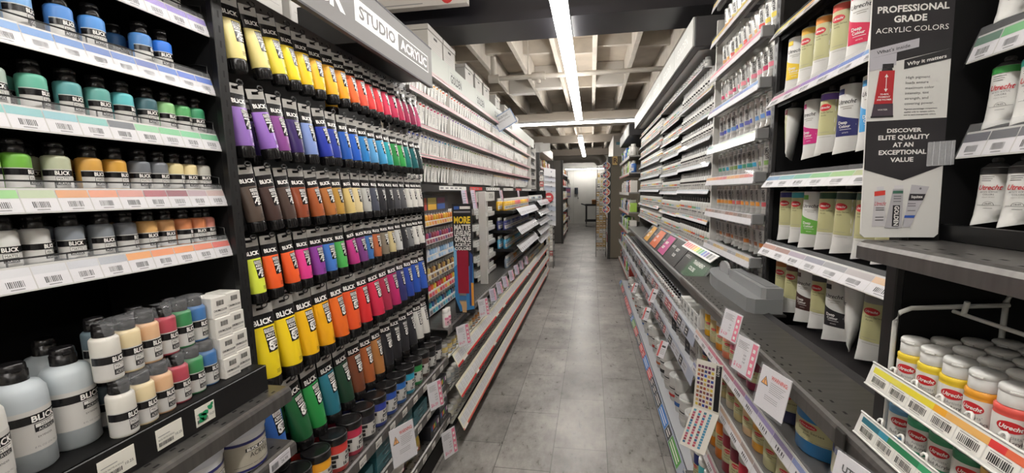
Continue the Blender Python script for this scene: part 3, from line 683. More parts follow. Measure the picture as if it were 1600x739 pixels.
for lv in range(4):
    for cidx in range(2):
        place(CART, (-0.908 - cidx * 0.010 - lv * 0.004, 0.9015 + cidx * 0.0462 - (0.006 if cidx == 0 else 0) * (lv / 3), ZJ + lv * 0.0508), (0, 0, LR - 0.03 * (cidx == 0)), 'small white carton, %s level of the %s stack' % (('bottom', 'second', 'third', 'top')[lv], ('bottle-side', 'upright-side')[cidx]), 'carton', 'stacked white cartons')
# steel deck and the gesso shelf below
deck_shelf(A, 1, -1.25, -0.80, 0.2, 0.998, 0.972, lip=0.04, pitch=0.052)
deck_shelf(A, 1, -1.25, -0.80, 0.2, 0.998, 0.815, lip=0.035, pitch=0.052)
deck_shelf(A, 1, -1.25, -0.79, 0.2, 0.998, 0.55, lip=0.035, pitch=0.052)
mb = MB(); mb.box(-1.25, -0.83, 0.2, 0.998, 0.0, 0.1, SHELF); mb.build('kick_plate', A)
for i, (x, y, lab) in enumerate(((-0.870, 0.885, 'grey-labelled white tub by the shelf end, under the steel deck'), (-0.868, 0.755, 'grey-labelled white tub, second from the shelf end under the steel deck'), (-0.866, 0.625, 'grey-labelled white tub, third from the shelf end under the steel deck'))):
    place(GESSO, (x, y, 0.8155), (0, 0, LR - 0.35), lab, 'tub', 'grey-labelled tubs under the deck')
S = S_left(-0.7995, 0.895, 0.783); mb = MB(); mb.add([S(0, 0, 0), S(0.075, 0, 0), S(0.075, 0.03, 0), S(0, 0.03, 0), S(0, 0, 0.0012), S(0.075, 0, 0.0012), S(0.075, 0.03, 0.0012), S(0, 0.03, 0.0012)], [(3, 2, 1, 0), (4, 5, 6, 7), (0, 1, 5, 4), (2, 3, 7, 6), (1, 2, 6, 5), (3, 0, 4, 7)], M('#d9d6da', 0.5))
mb.bars(S, 0.006, 0.03, 0.004, 0.02, INK, 10, off=0.0017); mb.text(S, '26.95', 0.04, 0.006, 0.008, INK, off=0.0017); mb.rect(S, 0.036, 0.07, 0.019, 0.0205, GINK, off=0.0017)
tag(mb.build('price_tag'), 'white price tag on the steel edge under the grey-labelled tubs', 'price tag')

# ================================================================ LEFT RUN: PEGBOARD OF STUDIO TUBES
B = empty('shelving_unit', (-1.1, 1.6, 0), 'black pegboard bay hung with rows of colourful paint tubes above jar shelves', 'shelving unit')
mb = MB(); mb.box(-1.45, -1.125, 1.006, 2.262, 0, 2.05, SHELF)
mb.build('back_panel', B)
mb = MB(); mb.box(-1.124, -0.905, 2.263, 2.276, 0, 1.49, SHELF, 0.002); mb.build('upright', B)
mb = MB(); mb.box(-1.14, -0.985, 1.006, 2.262, 2.035, 2.055, M('#8f867a', 0.5)); mb.box(-0.99, -0.975, 1.006, 2.262, 2.015, 2.055, M('#5d5b5d', 0.4))
for i in range(24): mb.rect(S_left(-0.975, 1.01, 2.03), 0.02 + i * 0.05, 0.028 + i * 0.05, 0, 0.006, HOLE)
mb.build('top_rail', B)
R1 = '#e3d389 #e6d78c #efd94a #f0d41f #f2c81c #f4bd1d #f3b41f #f4a51c #ec6a2c #e9523a #e23a38 #d9323c #cf2c50 #c42a55 #b52c52 #97264c #8f2a4e #b2496e'.split()
N1 = ['pale yellow', 'primrose', 'lemon yellow', 'bright yellow', 'cadmium yellow', 'deep yellow', 'golden yellow', 'amber', 'orange', 'vermilion', 'scarlet', 'red', 'crimson', 'carmine', 'dark crimson', 'wine', 'maroon', 'dusty rose']
R2 = '#8f6bb5 #9a70c4 #8a4a8e #3b2a63 #8298cf #2f3fa8 #2b3f9c #2c5fb8 #2860c4 #2f7fc2 #5fa3d6 #4a9fd0 #2fa0a8 #2f8f4a #3aa04e #237a74 #1f6468 #263a3c'.split()
N2 = ['lavender', 'lilac', 'plum', 'deep violet', 'periwinkle', 'ultramarine', 'dark blue', 'cobalt', 'royal blue', 'cerulean', 'light blue', 'sky blue', 'turquoise', 'green', 'bright green', 'teal', 'dark teal', 'blackish green']
R3 = '#54473f #4a3834 #50403a #93492f #a85a34 #b3703c #b98f42 #d9c07e #dbc99a #b4b4b0 #4a4e5c #2b2b30 #28282c #4a4a4f #55565a #cfcdc6 #d5d2cb #d8d5ce'.split()
N3 = ['umber', 'dark brown', 'sepia', 'rust', 'sienna', 'tan brown', 'ochre', 'buff', 'cream', 'light grey', 'slate', 'black', 'matte black', 'charcoal', 'dark grey', 'white', 'bright white', 'ivory white']
R4 = '#d5e24a #f0602a #f2622f #e2418f #8a3f98 #4478c6 #4fae56 #c23a86 #7a3f80 #3d6ba8 #b5623c #827868 #c9b98a #c4c4c2 #2a2a2e #77787a #d5d3cd #d9d6d0'.split()
N4 = ['fluorescent yellow', 'fluorescent orange', 'neon orange', 'hot pink', 'purple', 'mid blue', 'light green', 'magenta', 'grape', 'denim blue', 'copper', 'taupe', 'beige', 'silver grey', 'black', 'grey', 'white', 'bright white']
R5 = '#e6cd1f #efcf22 #f0b91b #f0ad1c #ea6e28 #e4582c #d93234 #d42f50 #a82f4c #b52a66 #343468 #2a449a #2b50aa #2f58b4'.split()
N5 = ['yellow', 'lemon yellow', 'golden yellow', 'amber', 'orange', 'vermilion', 'red', 'crimson', 'dark red', 'magenta', 'indigo', 'deep blue', 'blue', 'royal blue']
R6 = '#2f62b0 #24643a #2c9148 #2a6f80 #22402f #6f3f2a #a3582f #a9713f #26262a #242428 #2a2a2e #303034 #cfcdc7 #d8d5ce'.split()
N6 = ['blue', 'dark green', 'bright green', 'teal', 'forest green', 'brown', 'sienna', 'tan', 'black', 'jet black', 'matte black', 'charcoal', 'white', 'bright white']
HX = -0.922
def peg_row(cols, nms, zt, size, y0, y1, rname, lean):
    n = len(cols); P = T4 if size == '4' else T8
    mb = MB(); mb.box(-1.12, -1.105, 1.02, 2.26, zt + 0.012, zt + 0.03, BLK)
    for i, (c, nm) in enumerate(zip(cols, nms)):
        y = y0 + (y1 - y0) * i / (n - 1)
        # hook with looped tag end
        mb.tube([(-1.11, y, zt + 0.012), (-0.95, y, zt + 0.0014), (-0.922, y, zt + 0.0010), (-0.906, y, zt + 0.005)], 0.0016, BLK, 5)
        q = [(-0.906, y + 0.011 * cos(a), zt + 0.0115 + 0.0065 * sin(a)) for a in [k * pi / 4 for k in range(8)]]
        mb.tube(q, 0.0022, BLK, 5, closed=True)
        ln = lean[i] if i < len(lean) else 0.04
        place(P, (HX, y, zt), (radians(-2.5), ln + random.uniform(-0.02, 0.02), LR + random.uniform(-0.30, -0.02)), '%s paint tube hanging in the %s peg row, %s from the black upright' % (nm, rname, ORD[i]), 'paint tube', 'paint tubes in the %s peg row' % rname, col=c, scale=0.95 if rname in ('third', 'fourth') else None)
    mb.build('hook_rail', B)
peg_row(R1, N1, 1.985, '4', 1.045, 2.235, 'topmost', [-0.05, -0.14, -0.12, -0.10, -0.06, -0.05, -0.06, -0.09, -0.09, -0.09, -0.07, -0.07, -0.07, -0.08, -0.10, -0.11, -0.10, -0.07])
peg_row(R2, N2, 1.766, '4', 1.045, 2.235, 'second', [-0.03, -0.15, -0.08, -0.04, -0.05, -0.13, -0.04, -0.05, -0.05, -0.04, -0.04, -0.09, -0.05, -0.04, -0.04, -0.04, -0.10, -0.05])
peg_row(R3, N3, 1.557, '4', 1.045, 2.235, 'third', [-0.12, -0.14, -0.10, -0.03, -0.11, -0.11, -0.05, -0.07])
peg_row(R4, N4, 1.361, '4', 1.040, 2.235, 'fourth', [-0.03, -0.03, -0.07, -0.03, -0.02, -0.04, -0.02, -0.11, -0.06])
peg_row(R5, N5, 1.168, '8', 1.055, 2.220, 'fifth', [-0.02, -0.02, -0.02, -0.02, -0.02, -0.02, -0.02, -0.07, -0.03, -0.02])
peg_row(R6, N6, 0.915, '8', 1.052, 2.220, 'lowest', [-0.02, -0.12, -0.08, -0.04, -0.04, -0.02])
# a second tube seen behind some hooks
for nm, c, y, z in (('pale lemon', '#e8d98f', 1.075, 1.975), ('golden', '#efb51e', 1.62, 1.975), ('violet', '#3b2a63', 1.19, 1.755)):
    place(T4, (HX - 0.085, y, z), (0, 0.0, LR - 0.1), '%s paint tube hanging behind the front tubes' % nm, 'paint tube', None, col=c)
for nm, c, y in (('lemon', '#e3c71f', 1.105), ('amber yellow', '#eab11b', 1.285)):
    place(T8, (HX - 0.09, y, 1.160), (0, 0.0, LR - 0.1), 'large %s paint tube hanging behind the yellow tubes' % nm, 'paint tube', None, col=c)
place(T8, (HX - 0.09, 1.20, 0.907), (0, 0, LR - 0.1), 'large leaf green tube hanging behind the green tubes', 'paint tube', None, col='#2b7f42')
# jar shelf and the two under it
for z, xf in ((0.562, -0.80), (0.40, -0.80), (0.225, -0.795)):
    deck_shelf(B, 1, -1.124, xf, 1.006, 2.262, z, lip=0.04, pitch=0.05)
mb = MB(); mb.box(-1.124, -0.84, 1.006, 2.262, 0.0, 0.1, SHELF); mb.build('kick_plate', B)
for row, z in enumerate((0.562, 0.40, 0.225)):
    for i in range(10):
        S = S_left(-0.7995 if row < 2 else -0.7945, 1.06 + i * 0.118 + row * 0.03, z - 0.036); mb = MB()
        mb.add([S(0, 0, 0), S(0.045, 0, 0), S(0.045, 0.028, 0), S(0, 0.028, 0), S(0, 0, 0.0012), S(0.045, 0, 0.0012), S(0.045, 0.028, 0.0012), S(0, 0.028, 0.0012)], [(3, 2, 1, 0), (4, 5, 6, 7), (0, 1, 5, 4), (2, 3, 7, 6), (1, 2, 6, 5), (3, 0, 4, 7)], M('#dedbd4', 0.5))
        mb.bars(S, 0.004, 0.024, 0.005, 0.014, INK, 7, off=0.0017); mb.rect(S, 0.004, 0.035, 0.018, 0.0195, GINK, off=0.0017); mb.text(S, '9.89', 0.027, 0.007, 0.006, INK, off=0.0017)
        tag(mb.build('price_tag'), 'small price tag on the %s steel shelf edge below the tubes, %s along' % (('jar', 'middle', 'lowest')[row], ORD[i]), 'price tag', 'price tags on the steel shelves')
JC = [('#e7a52a', 'yellow orange'), ('#dd9a22', 'amber'), ('#c23a34', 'red'), ('#b02c48', 'crimson'), ('#23232c', 'blue black'), ('#2b3a8c', 'ultramarine'), ('#284a9a', 'deep blue'), ('#2a62aa', 'blue'), ('#2f95b4', 'cyan'), ('#2f8a4a', 'green'), ('#55413a', 'brown'), ('#232326', 'black'), ('#2b2b2e', 'charcoal')]
for i, (c, nm) in enumerate(JC):
    place(JAR, (-0.860, 1.06 + i * 0.0955, 0.5625), (0, 0, LR - 0.3 + random.uniform(-0.15, 0.15)), '%s paint jar with black lid, %s in the front jar row' % (nm, ORD[i]), 'paint jar', 'black-lidded jars in front', col=c)
for i, (c, nm) in enumerate([('#d9a52a', 'yellow'), ('#b8322f', 'red'), ('#b02c40', 'dark red'), ('#a02a50', 'rose'), ('#2b2f6c', 'indigo'), ('#2a3f90', 'blue'), ('#2a5a9a', 'mid blue'), ('#2f7f90', 'teal'), ('#2b6a3a', 'green'), ('#4a3a34', 'brown'), ('#262628', 'black')]):
    place(JAR, (-0.962, 1.10 + i * 0.0955, 0.5625), (0, 0, LR), '%s paint jar with black lid, %s in the back jar row' % (nm, ORD[i]), 'paint jar', 'black-lidded jars behind', col=c)
# fascia sign over the pegboard
F = empty('fascia_sign', (-0.85, 1.5, 2.1), 'grey overhead fascia sign with white letters above the pegboard tubes', 'sign')
GREY = M('#6b6968', 0.6)
mb = MB(); mb.box(-0.83, -0.81, 0.3, 2.225, 2.022, 2.214, GREY, 0.001); mb.box(-0.8095, -0.8085, 0.3, 2.225, 2.020, 2.027, INK); mb.box(-0.8095, -0.8085, 0.3, 2.225, 2.209, 2.216, INK)
mb.build('face_board', F)
S = S_left(-0.8095, 0, 2.022); mb = MB(); GT = M('#6b6968', 0.6)
mb.rect(S, 1.482, 1.828, 0.060, 0.138, WHT); mb.text(S, 'STUDIO', 1.655, 0.078, 0.042, GT, al='c', w=0.29, bold=0.03, off=0.001)
for a in ((1.828, 2.17, 0.060, 0.064), (1.828, 2.17, 0.134, 0.138), (2.166, 2.17, 0.060, 0.138)): mb.rect(S, *a, WHT)
mb.text(S, 'ACRYLIC', 2.0, 0.080, 0.040, WHT, al='c', w=0.30, bold=0.03)
mb.text(S, 'BLICK', 1.42, 0.058, 0.085, WHT, al='r', w=None, bold=0.04); mb.build('lettering', F)
mb = MB(); mb.box(-1.12, -0.83, 1.615, 2.22, 2.0555, 2.0655, BLK); mb.box(-1.12, -0.83, 2.205, 2.22, 2.0655, 2.2, BLK); mb.box(-1.12, -0.83, 1.615, 1.625, 2.0655, 2.2, BLK); mb.build('bracket_box', F)

for i, (y, w_, h, lab) in enumerate(((0.75, 0.5, 0.30, 'plain white carton behind the grey fascia, first over the pegboard bay'), (1.3, 0.55, 0.26, 'plain white carton behind the grey fascia, second over the pegboard bay'), (1.88, 0.52, 0.28, 'plain white carton with printed flap behind the grey fascia, third over the pegboard bay'))):
    mb = MB(); z0 = 2.0555 if i else 2.3505
    mb.box(-1.44 if i else -1.34, -1.15, y - w_ / 2, y + w_ / 2, z0, z0 + h, M('#c4c2be', 0.6), 0.004); mb.rect(S_left(-1.15, y - w_ / 2, z0), 0.02, w_ - 0.02, h * 0.5, h * 0.505, GINK)
    if i == 2:
        for q in range(5): mb.rect(S_left(-1.15, y, z0), 0.1, 0.2, 0.06 + q * 0.02, 0.065 + q * 0.02, GINK)
    tag(mb.build('storage_box'), lab, 'box')
# ================================================================ LEFT RUN: WHITE TUBE WALL AND LOWER SHELVES
Y0, Y1 = 2.30, 7.62
C_ = empty('shelving_unit', (-1.1, 5.0, 0), 'long white shelving run of small white tubes beyond the pegboard bay', 'shelving unit')
mb = MB(); mb.box(-1.12, -1.09, Y0 - 0.02, Y1, 0, 2.36, M('#8d8c89', 0.5)); mb.build('back_panel', C_)
mb = MB(); mb.box(-1.085, -0.985, Y0, Y1, 2.225, 2.37, M('#a3a79f', 0.45), 0.002)
for y in (3.03, 3.75, 4.44, 5.2, 5.9, 6.6): mb.rect(S_left(-0.985, y, 2.235), 0, 0.003, 0, 0.13, GINK)
for y in (3.08, 3.8, 4.5, 5.25): mb.text(S_left(-0.985, y, 2.26), 'GOLDEN', 0, 0, 0.055, INK, w=0.26, bold=0.02); mb.rect(S_left(-0.985, y, 2.26), -0.01, 0.27, 0.062, 0.066, GINK)
mb.build('header_panel', C_)
RAILP = M('#cf8f98', 0.5)
for k, z in enumerate((2.200, 2.045, 1.862, 1.695)):
    mb = MB(); mb.box(-1.088, -0.992, Y0, 7.0, z + 0.004, z + 0.012, WMET)
    S = S_left(-0.965, Y0, z - 0.004, 0.004, 0.028)
    mb.box(-0.992, -0.968, Y0, 7.0, z, z + 0.02, WPL)
    mb.rect(S, 0, 4.7, 0.002, 0.008, RAILP, off=0.0006); mb.rect(S, 0, 4.7, 0.019, 0.023, RAILP, off=0.0006)
    for i in range(75): mb.rect(S_left(-1.0, Y0, z - 0.02), 0.034 + i * 0.0617, 0.044 + i * 0.0617, 0.0, 0.012, GINK)
    mb.build('tube_rail', C_)
mb = MB(); mb.box(-1.088, -0.955, Y0, Y1, 1.500, 1.534, SHELF, 0.003); mb.box(-0.955, -0.950, Y0, Y1, 1.494, 1.536, BLK)
S = S_left(-0.95, Y0, 1.5)
for a, b, c in ((0.35, 0.95, WHT), (1.05, 1.45, RED), (1.6, 2.2, WHT), (2.4, 3.0, WHT), (3.2, 3.6, RED), (3.7, 4.6, WHT)):
    mb.rect(S, a, b, 0.004, 0.03, c)
    for i in range(int((b - a) / 0.1)): mb.rect(S, a + 0.02 + i * 0.1, a + 0.08 + i * 0.1, 0.012, 0.022, GINK, off=0.0009)
mb.build('shelf', C_)
for y in (3.0486, 4.4060, 5.7017, 7.0):
    mb = MB(); mb.box(-1.088, -0.99, y - 0.003, y + 0.003, 1.536, 2.22, WMET); mb.build('divider', C_)
def white_tube(var):
    mb = MB(); a0, L = 0.0185, 0.130
    fa = lerp([(0, 0.0255), (L, a0)]); fb = lerp([(0, 0.0012), (L * 0.5, 0.010), (L * 0.85, a0), (L, a0)])
    mb.loft([ring(fa(z), fb(z), z, 12) for z in (0, 0.012, L * 0.45, L * 0.8, L - 0.012)], M('#eceae5', 0.35), True, True)
    mb.loft([ring(a0, a0, L - 0.0118, 12), ring(a0 * 0.6, a0 * 0.6, L - 0.004, 12), ring(a0 * 0.6, a0 * 0.6, L + 0.012, 12)], WPL)
    S = S_tube(fa, fb)
    mb.rect(S, -0.013, 0.013, L * 0.77, L * 0.85, PAPER, 4, 1, off=0.0008)
    if var < 2: mb.text(S, 'GOLDEN', 0.006, L * 0.16, 0.0085, INK if var else M('#55565a', 0.5), rot=pi / 2, off=0.001, bold=0.02, w=0.055)
    for i in range(4): mb.rect(S, -0.013, -0.003 + 0.004 * (i % 2), L * (0.7 - 0.05 * i), L * (0.72 - 0.05 * i), GINK, 2, 1, off=0.0008)
    if var == 2:
        for i in range(6): mb.rect(S, -0.012, 0.010 - 0.004 * (i % 2), L * (0.45 - 0.055 * i), L * (0.47 - 0.055 * i), GINK, 2, 1, off=0.0008)
    return proto(mb.build('white_tube'))
WT = [white_tube(v) for v in range(3)]
MARK = '#e8d04a #e9a13a #d9603a #c23a3a #b53a62 #7a4a94 #3a4a9a #3a6ab0 #3a8aa0 #3a8a5a #7a8a3a #9a6a3a #6a4a3a #8a8a8a #3a3a3c #d8d8d6'.split()
BAYN = ['first', 'second', 'third', 'fourth']
for k, z in enumerate((2.200, 2.045, 1.862, 1.695)):
    for i in range(75):
        y = Y0 + 0.039 + i * 0.0617
        bay = 0 if y < 3.03 else 1 if y < 4.44 else 2 if y < 5.72 else 3
        place(WT[random.choice((0, 0, 1, 2))], (-1.018, y, z - 0.139), (radians(2), random.uniform(-0.04, 0.04), LR + random.uniform(-0.2, 0.2)), 'white tube with colour mark, %s along the %s rail from the top' % (nth(i), ORD[k]), 'paint tube', 'white tubes on the %s rail' % ORD[k], col=MARK[(i // 5 + k * 3) % 16], scale=(1, 1, 0.95))
# end column of dark little bottles
mb = MB(); mb.box(-1.088, -0.96, 7.02, 7.03, 1.536, 2.225, WMET); mb.box(-1.088, -0.96, 7.6, 7.62, 1.536, 2.225, WMET)
for z in (1.54, 1.70, 1.87, 2.04): mb.box(-1.088, -0.955, 7.03, 7.6, z - 0.004, z + 0.014, WMET)
mb.build('end_rack', C_)
def small_bottle(name, r, h, hc, capc, lab=True, body=MATTE, capr=0.6, labc=None, band=None):
    mb = MB(); mb.lathe([(r * 0.95, 0), (r, 0.002), (r, h - 0.006), (r * 0.7, h), (r * capr, h + 0.001)], body, 12)
    mb.lathe([(r * capr, h + 0.0008), (r * capr, h + hc), (r * capr * 0.7, h + hc + 0.001)], capc, 12)
    if lab:
        S = S_cyl(r); mb.rect(S, -r * 1.4, r * 1.4, h * 0.15, h * 0.72, labc or LBL, 6, 1, off=0.0006, smooth=True)
        mb.rect(S, -r * 1.4, r * 1.4, h * 0.55, h * 0.68, band or PAPER, 6, 1, off=0.001, smooth=True)
        mb.rect(S, -r * 0.7, r * 0.7, h * 0.34, h * 0.4, INK, 4, 1, off=0.001); mb.rect(S, -r * 0.6, r * 0.5, h * 0.24, h * 0.28, GINK, 4, 1, off=0.001)
    return proto(mb.build(name))
DARKB = small_bottle('ink_bottle', 0.022, 0.065, 0.025, CAPB)
for k, z in enumerate((1.555, 1.715, 1.885, 2.055)):
    for i in range(7):
        place(DARKB, (-0.99, 7.09 + i * 0.075, z), (0, 0, LR), 'little dark bottle at the white wall end, %s on shelf %s' % (ORD[i], ('one', 'two', 'three', 'four')[k]), 'bottle', 'dark bottles at the end of the white wall', col=('#2b2a2c', '#4a4548', '#3a3438')[(i + k) % 3])
# file boxes on top
def file_box(w_, d, h):
    mb = MB(); c = M('#b3b0ab', 0.6, name='white_cardboard'); mb.box(-w_ / 2, w_ / 2, -d / 2, d / 2, 0, h - 0.045, c, 0.002)
    S = S_back(-w_ / 2, -d / 2, 0)
    for i in range(5): mb.rect(S, w_ * 0.12, w_ * 0.88, h * (0.14 + 0.08 * i), h * (0.15 + 0.08 * i), GINK)
    mb.rect(S, w_ * 0.38, w_ * 0.62, h * 0.64, h * 0.72, INK)
    root = mb.build('file_box')
    mb = MB(); mb.box(-w_ / 2 - 0.005, w_ / 2 + 0.005, -d / 2 - 0.005, d / 2 + 0.005, h - 0.0445, h, c, 0.002); o = mb.build('lid'); o.parent = root
    return proto(root)
BB = file_box(0.27, 0.38, 0.245)
for i, (y, s_, lab) in enumerate(((2.905, 1.0, 'white file box on the tube wall, first from the grey fascia'), (3.195, 0.95, 'white file box on the tube wall, second from the grey fascia'),
       (3.72, 0.9, 'white file box after the gap on the tube wall, third from fascia'), (4.03, 0.9, 'white file box on the tube wall, fourth from fascia'), (4.33, 0.85, 'white file box on the tube wall, fifth from fascia'),
       (4.85, 0.85, 'white file box behind the hanging diamond card, sixth from fascia'), (5.35, 0.8, 'white file box past the diamond card, seventh from fascia'), (5.72, 0.8, 'white file box past the diamond card, eighth from fascia'), (6.1, 0.75, 'white file box past the diamond card, ninth and last from fascia'))):
    place(BB, (-1.215, y, 2.3705), (0, 0, LR), lab, 'box', 'white file boxes on the tube wall', scale=(s_, 1, 0.75 * s_ if i > 1 else 0.72))
# hanging diamond card
r_ = empty('hanging_card', (-0.93, 4.6, 2.32), 'white diamond-turned card with blue border hanging over the tube wall', 'card')
mb = MB(); S0 = S_back(0, 4.6, 2.22)
def SD(u, v, o):
    a = radians(28); return (-0.90 + u * cos(a) - v * sin(a), 4.6 - o, 2.235 + u * sin(a) + v * cos(a))
mb.add([SD(-0.11, -0.08, 0), SD(0.11, -0.08, 0), SD(0.11, 0.08, 0), SD(-0.11, 0.08, 0), SD(-0.11, -0.08, -0.002), SD(0.11, -0.08, -0.002), SD(0.11, 0.08, -0.002), SD(-0.11, 0.08, -0.002)], [(0, 1, 2, 3), (5, 4, 7, 6), (0, 4, 5, 1), (3, 2, 6, 7), (0, 3, 7, 4), (1, 5, 6, 2)], M('#8fa3c4', 0.5))
mb.rect(SD, -0.10, 0.10, -0.07, 0.07, M('#e3e4e6', 0.5)); mb.text(SD, 'ACRYLIC', 0, 0.03, 0.02, INK, al='c', off=0.001); mb.text(SD, 'Painting Demo', 0, 0.0, 0.016, GINK, al='c', off=0.001)
mb.build('printed_card', r_)
mb = MB(); mb.tube([(-0.93, 4.601, 2.33), (-1.02, 4.604, 2.38)], 0.003, WMET, 5); mb.build('clip', r_)
# ---- recess under the wall: dropper rack
mb = MB(); deck = deck_shelf(C_, 1, -1.088, -0.80, 2.28, 4.25, 0.715, lip=0.035, pitch=0.055)
DROP = small_bottle('dropper_bottle', 0.0165, 0.034, 0.022, WPL, lab=False, body=PAINT, capr=0.62)
DC = [['#c9912f', '#c97f2f', '#b86a3a', '#c9a23a'], ['#8a3a4a', '#9a3a5a', '#5a3a6a', '#7a2f3a'], ['#8ab0d0', '#a8c0d8', '#c8ccd4', '#7a9ac0'], ['#6a4a34', '#b08a4a', '#4a3a34', '#c8b070'], ['#c84a6a', '#e06a3a', '#d8c04a', '#c83a3a'], ['#3a8aa0', '#4ab0c0', '#3a5a8a', '#6a6a70']]
for k, z in enumerate((1.315, 1.205, 1.10, 0.985, 0.875, 0.765)):
    mb = MB(); mb.box(-1.088, -0.985, 2.32, 3.48, z - 0.006, z - 0.0005, WMET)
    S = S_left(-0.98, 2.32, z - 0.03, 0.006, 0.03); mb.rect(S, 0, 1.16, 0, 0.03, WPL)
    for i in range(24): mb.rect(S, 0.006 + i * 0.048, 0.046 + i * 0.048, 0.004, 0.026, M(DC[k][i % 4], 0.5), off=0.0005)
    mb.build('shelf', C_)
    for i in range(24):
        place(DROP, (-1.01, 2.35 + i * 0.0475, z), (0, 0, LR), 'little white-capped colour bottle, %s along on the %s shelf of the dropper rack' % (nth(i), ORD[k]), 'bottle', 'white-capped bottles on the %s rack shelf' % ORD[k], col=DC[k][(i * 5 + k) % 4])
        if i % 2 == 0 and False: pass
mb = MB(); S = S_left(-1.0, 2.62, 1.39); mb.box(-1.02, -1.0, 2.36, 2.95, 1.36, 1.47, M('#3a3436', 0.5))
for i, c in enumerate('#b8433a #d9a83a #3a5a9a #c96a4a #d8c86a #7a3a5a'.split()): mb.rect(S_left(-1.0, 2.40, 1.38), (i % 3) * 0.17, (i % 3) * 0.17 + 0.15, (i // 3) * 0.04, (i // 3) * 0.04 + 0.036, M(c, 0.5))
tag(mb.build('colour_chart'), 'board of coloured squares above the dropper rack', 'colour chart')
# standee with the painted brush
P_ = empty('promo_standee', (-0.80, 2.64, 0.716), 'tall black cardboard standee with a red brush on the steel shelf', 'standee')
mb = MB(); S = S_back(-0.862, 2.62, 0.7155); HH = 0.70; WW = 0.125
mb.box(-0.862, -0.862 + WW, 2.62, 2.632, 0.7155, 0.7155 + HH, M('#17181c', 0.45)); mb.build('board', P_)
mb = MB()
mb.poly(S, [(0, 0.34), (0, 0.10), (0.03, 0.01), (0.125, 0.03), (0.125, 0.33), (0.09, 0.3), (0.02, 0.42)], M('#3a7fb8', 0.5)); mb.poly(S, [(0.0, 0.44), (0.0, 0.30), (0.045, 0.34)], M('#7ab8dc', 0.5), 0.0006)
mb.poly(S, [(0.108, 0.05), (0.124, 0.05), (0.124, 0.20), (0.108, 0.20)], M('#e09a3a', 0.5), 0.0008); mb.poly(S, [(0.095, 0.05), (0.109, 0.05), (0.124, 0.38), (0.105, 0.40)], M('#27417f', 0.5), 0.0007)
mb.poly(S, [(0.022, 0.13), (0.094, 0.13), (0.097, 0.40), (0.090, 0.41), (0.028, 0.41), (0.020, 0.40)], M('#9a2036', 0.4), 0.001)
mb.rect(S, 0.028, 0.074, 0.075, 0.13, M('#a9a7a2', 0.3, 0.6), off=0.001); mb.rect(S, 0.028, 0.074, 0.085, 0.115, M('#3d6f9f', 0.5), off=0.0014)
mb.poly(S, [(0.028, 0.075), (0.074, 0.075), (0.075, 0.045), (0.072, 0.005), (0.046, 0.005), (0.042, 0.045)], M('#cfa878', 0.5), 0.001)
for i, (t, c, hh) in enumerate((('MORE', M('#ecc832', 0.5), 0.040), ('MATTE', WHT, 0.032), ('LEVELING', WHT, 0.032), ('OPAQUE', WHT, 0.032), ('ACRYLIC', WHT, 0.020), ('COLORS', WHT, 0.018))):
    v = (0.580, 0.538, 0.500, 0.462, 0.434, 0.410)[i]
    vv, ff, W = glyphs(t, 0.04, 2); mb.add([S(0.010 + a * 0.106 / W, v + b * hh, 0.0012) for a, b in vv], ff, c)
mb.rect(S, 0.012, 0.045, 0.665, 0.685, M('#3a5fa8', 0.5)); mb.rect(S, 0.05, 0.118, 0.668, 0.685, WHT); mb.rect(S, 0.01, 0.118, 0.645, 0.655, GINK); mb.build('printed_front', P_)
mb = MB(); mb.add([(-0.80, 2.633, 0.7155), (-0.80, 2.72, 0.7155), (-0.80, 2.633, 1.1), (-0.795, 2.633, 0.7155), (-0.795, 2.72, 0.7155), (-0.795, 2.633, 1.1)], [(0, 1, 2), (3, 5, 4), (0, 3, 4, 1), (1, 4, 5, 2), (2, 5, 3, 0)], M('#b8b4ac', 0.6)); mb.build('easel_back', P_)
PK = small_bottle('marker_bottle', 0.018, 0.085, 0.02, M('#d7d3d0', 0.4), labc=M('#e9b8c4', 0.5), band=M('#d97a9a', 0.5), capr=0.9)
for i, y in enumerate((2.325, 2.37)): place(PK, (-0.83, y, 0.7155), (0, 0, LR), 'pink-labelled bottle at the pegboard end of the steel shelf, %s of two' % ORD[i], 'bottle', 'pink-labelled bottles', col='#e3dedb')
# white upright and white-shelf paint boxes
mb = MB(); mb.box(-0.925, -0.862, 3.50, 3.525, 0.716, 1.494, WMET, 0.003); mb.build('upright', C_)
mb = MB(); mb.box(-1.088, -0.955, 3.955, 3.965, 0.716, 1.494, WMET); mb.build('divider', C_)
PBX = carton(0.055, 0.08, 0.045, 'paint_box', ('SET',), front=M('#dcdcd8', 0.5))
PBX.data.materials.append(PAPER)
for k, z in enumerate((1.30, 1.165, 1.03, 0.895, 0.765)):
    for (ya, yb) in ((3.53, 3.95), (3.97, 4.24)):
        mb = MB(); mb.box(-1.088, -0.955, ya, yb, z - 0.006, z - 0.0005, WMET); mb.add([(-0.955, ya, z - 0.035), (-0.955, yb, z - 0.035), (-0.965, yb, z + 0.012), (-0.965, ya, z + 0.012)], [(0, 1, 2, 3)], CLR); mb.box(-0.957, -0.953, ya, yb, z - 0.038, z - 0.002, WPL); mb.build('shelf', C_)
    for i in range(11):
        y = 3.57 + i * 0.0615
        if abs(y - 3.96) < 0.03: continue
        place(PBX, (-1.01, y, z), (0, 0, LR + random.uniform(-0.04, 0.04)), 'small white paint box, %s along on the %s white shelf by the white upright' % (ORD[i], ORD[k]), 'box', 'white boxes on the %s white shelf' % ORD[k])
mb = MB(); mb.box(-1.02, -0.95, 3.54, 4.24, 1.405, 1.49, M('#c8c6bf', 0.5)); mb.text(S_left(-0.95, 3.58, 1.43), 'CRYLA', 0, 0, 0.045, INK, w=0.2); mb.text(S_left(-0.95, 4.0, 1.43), 'CRYLA', 0, 0, 0.045, INK, w=0.18); mb.build('header_panel', C_)
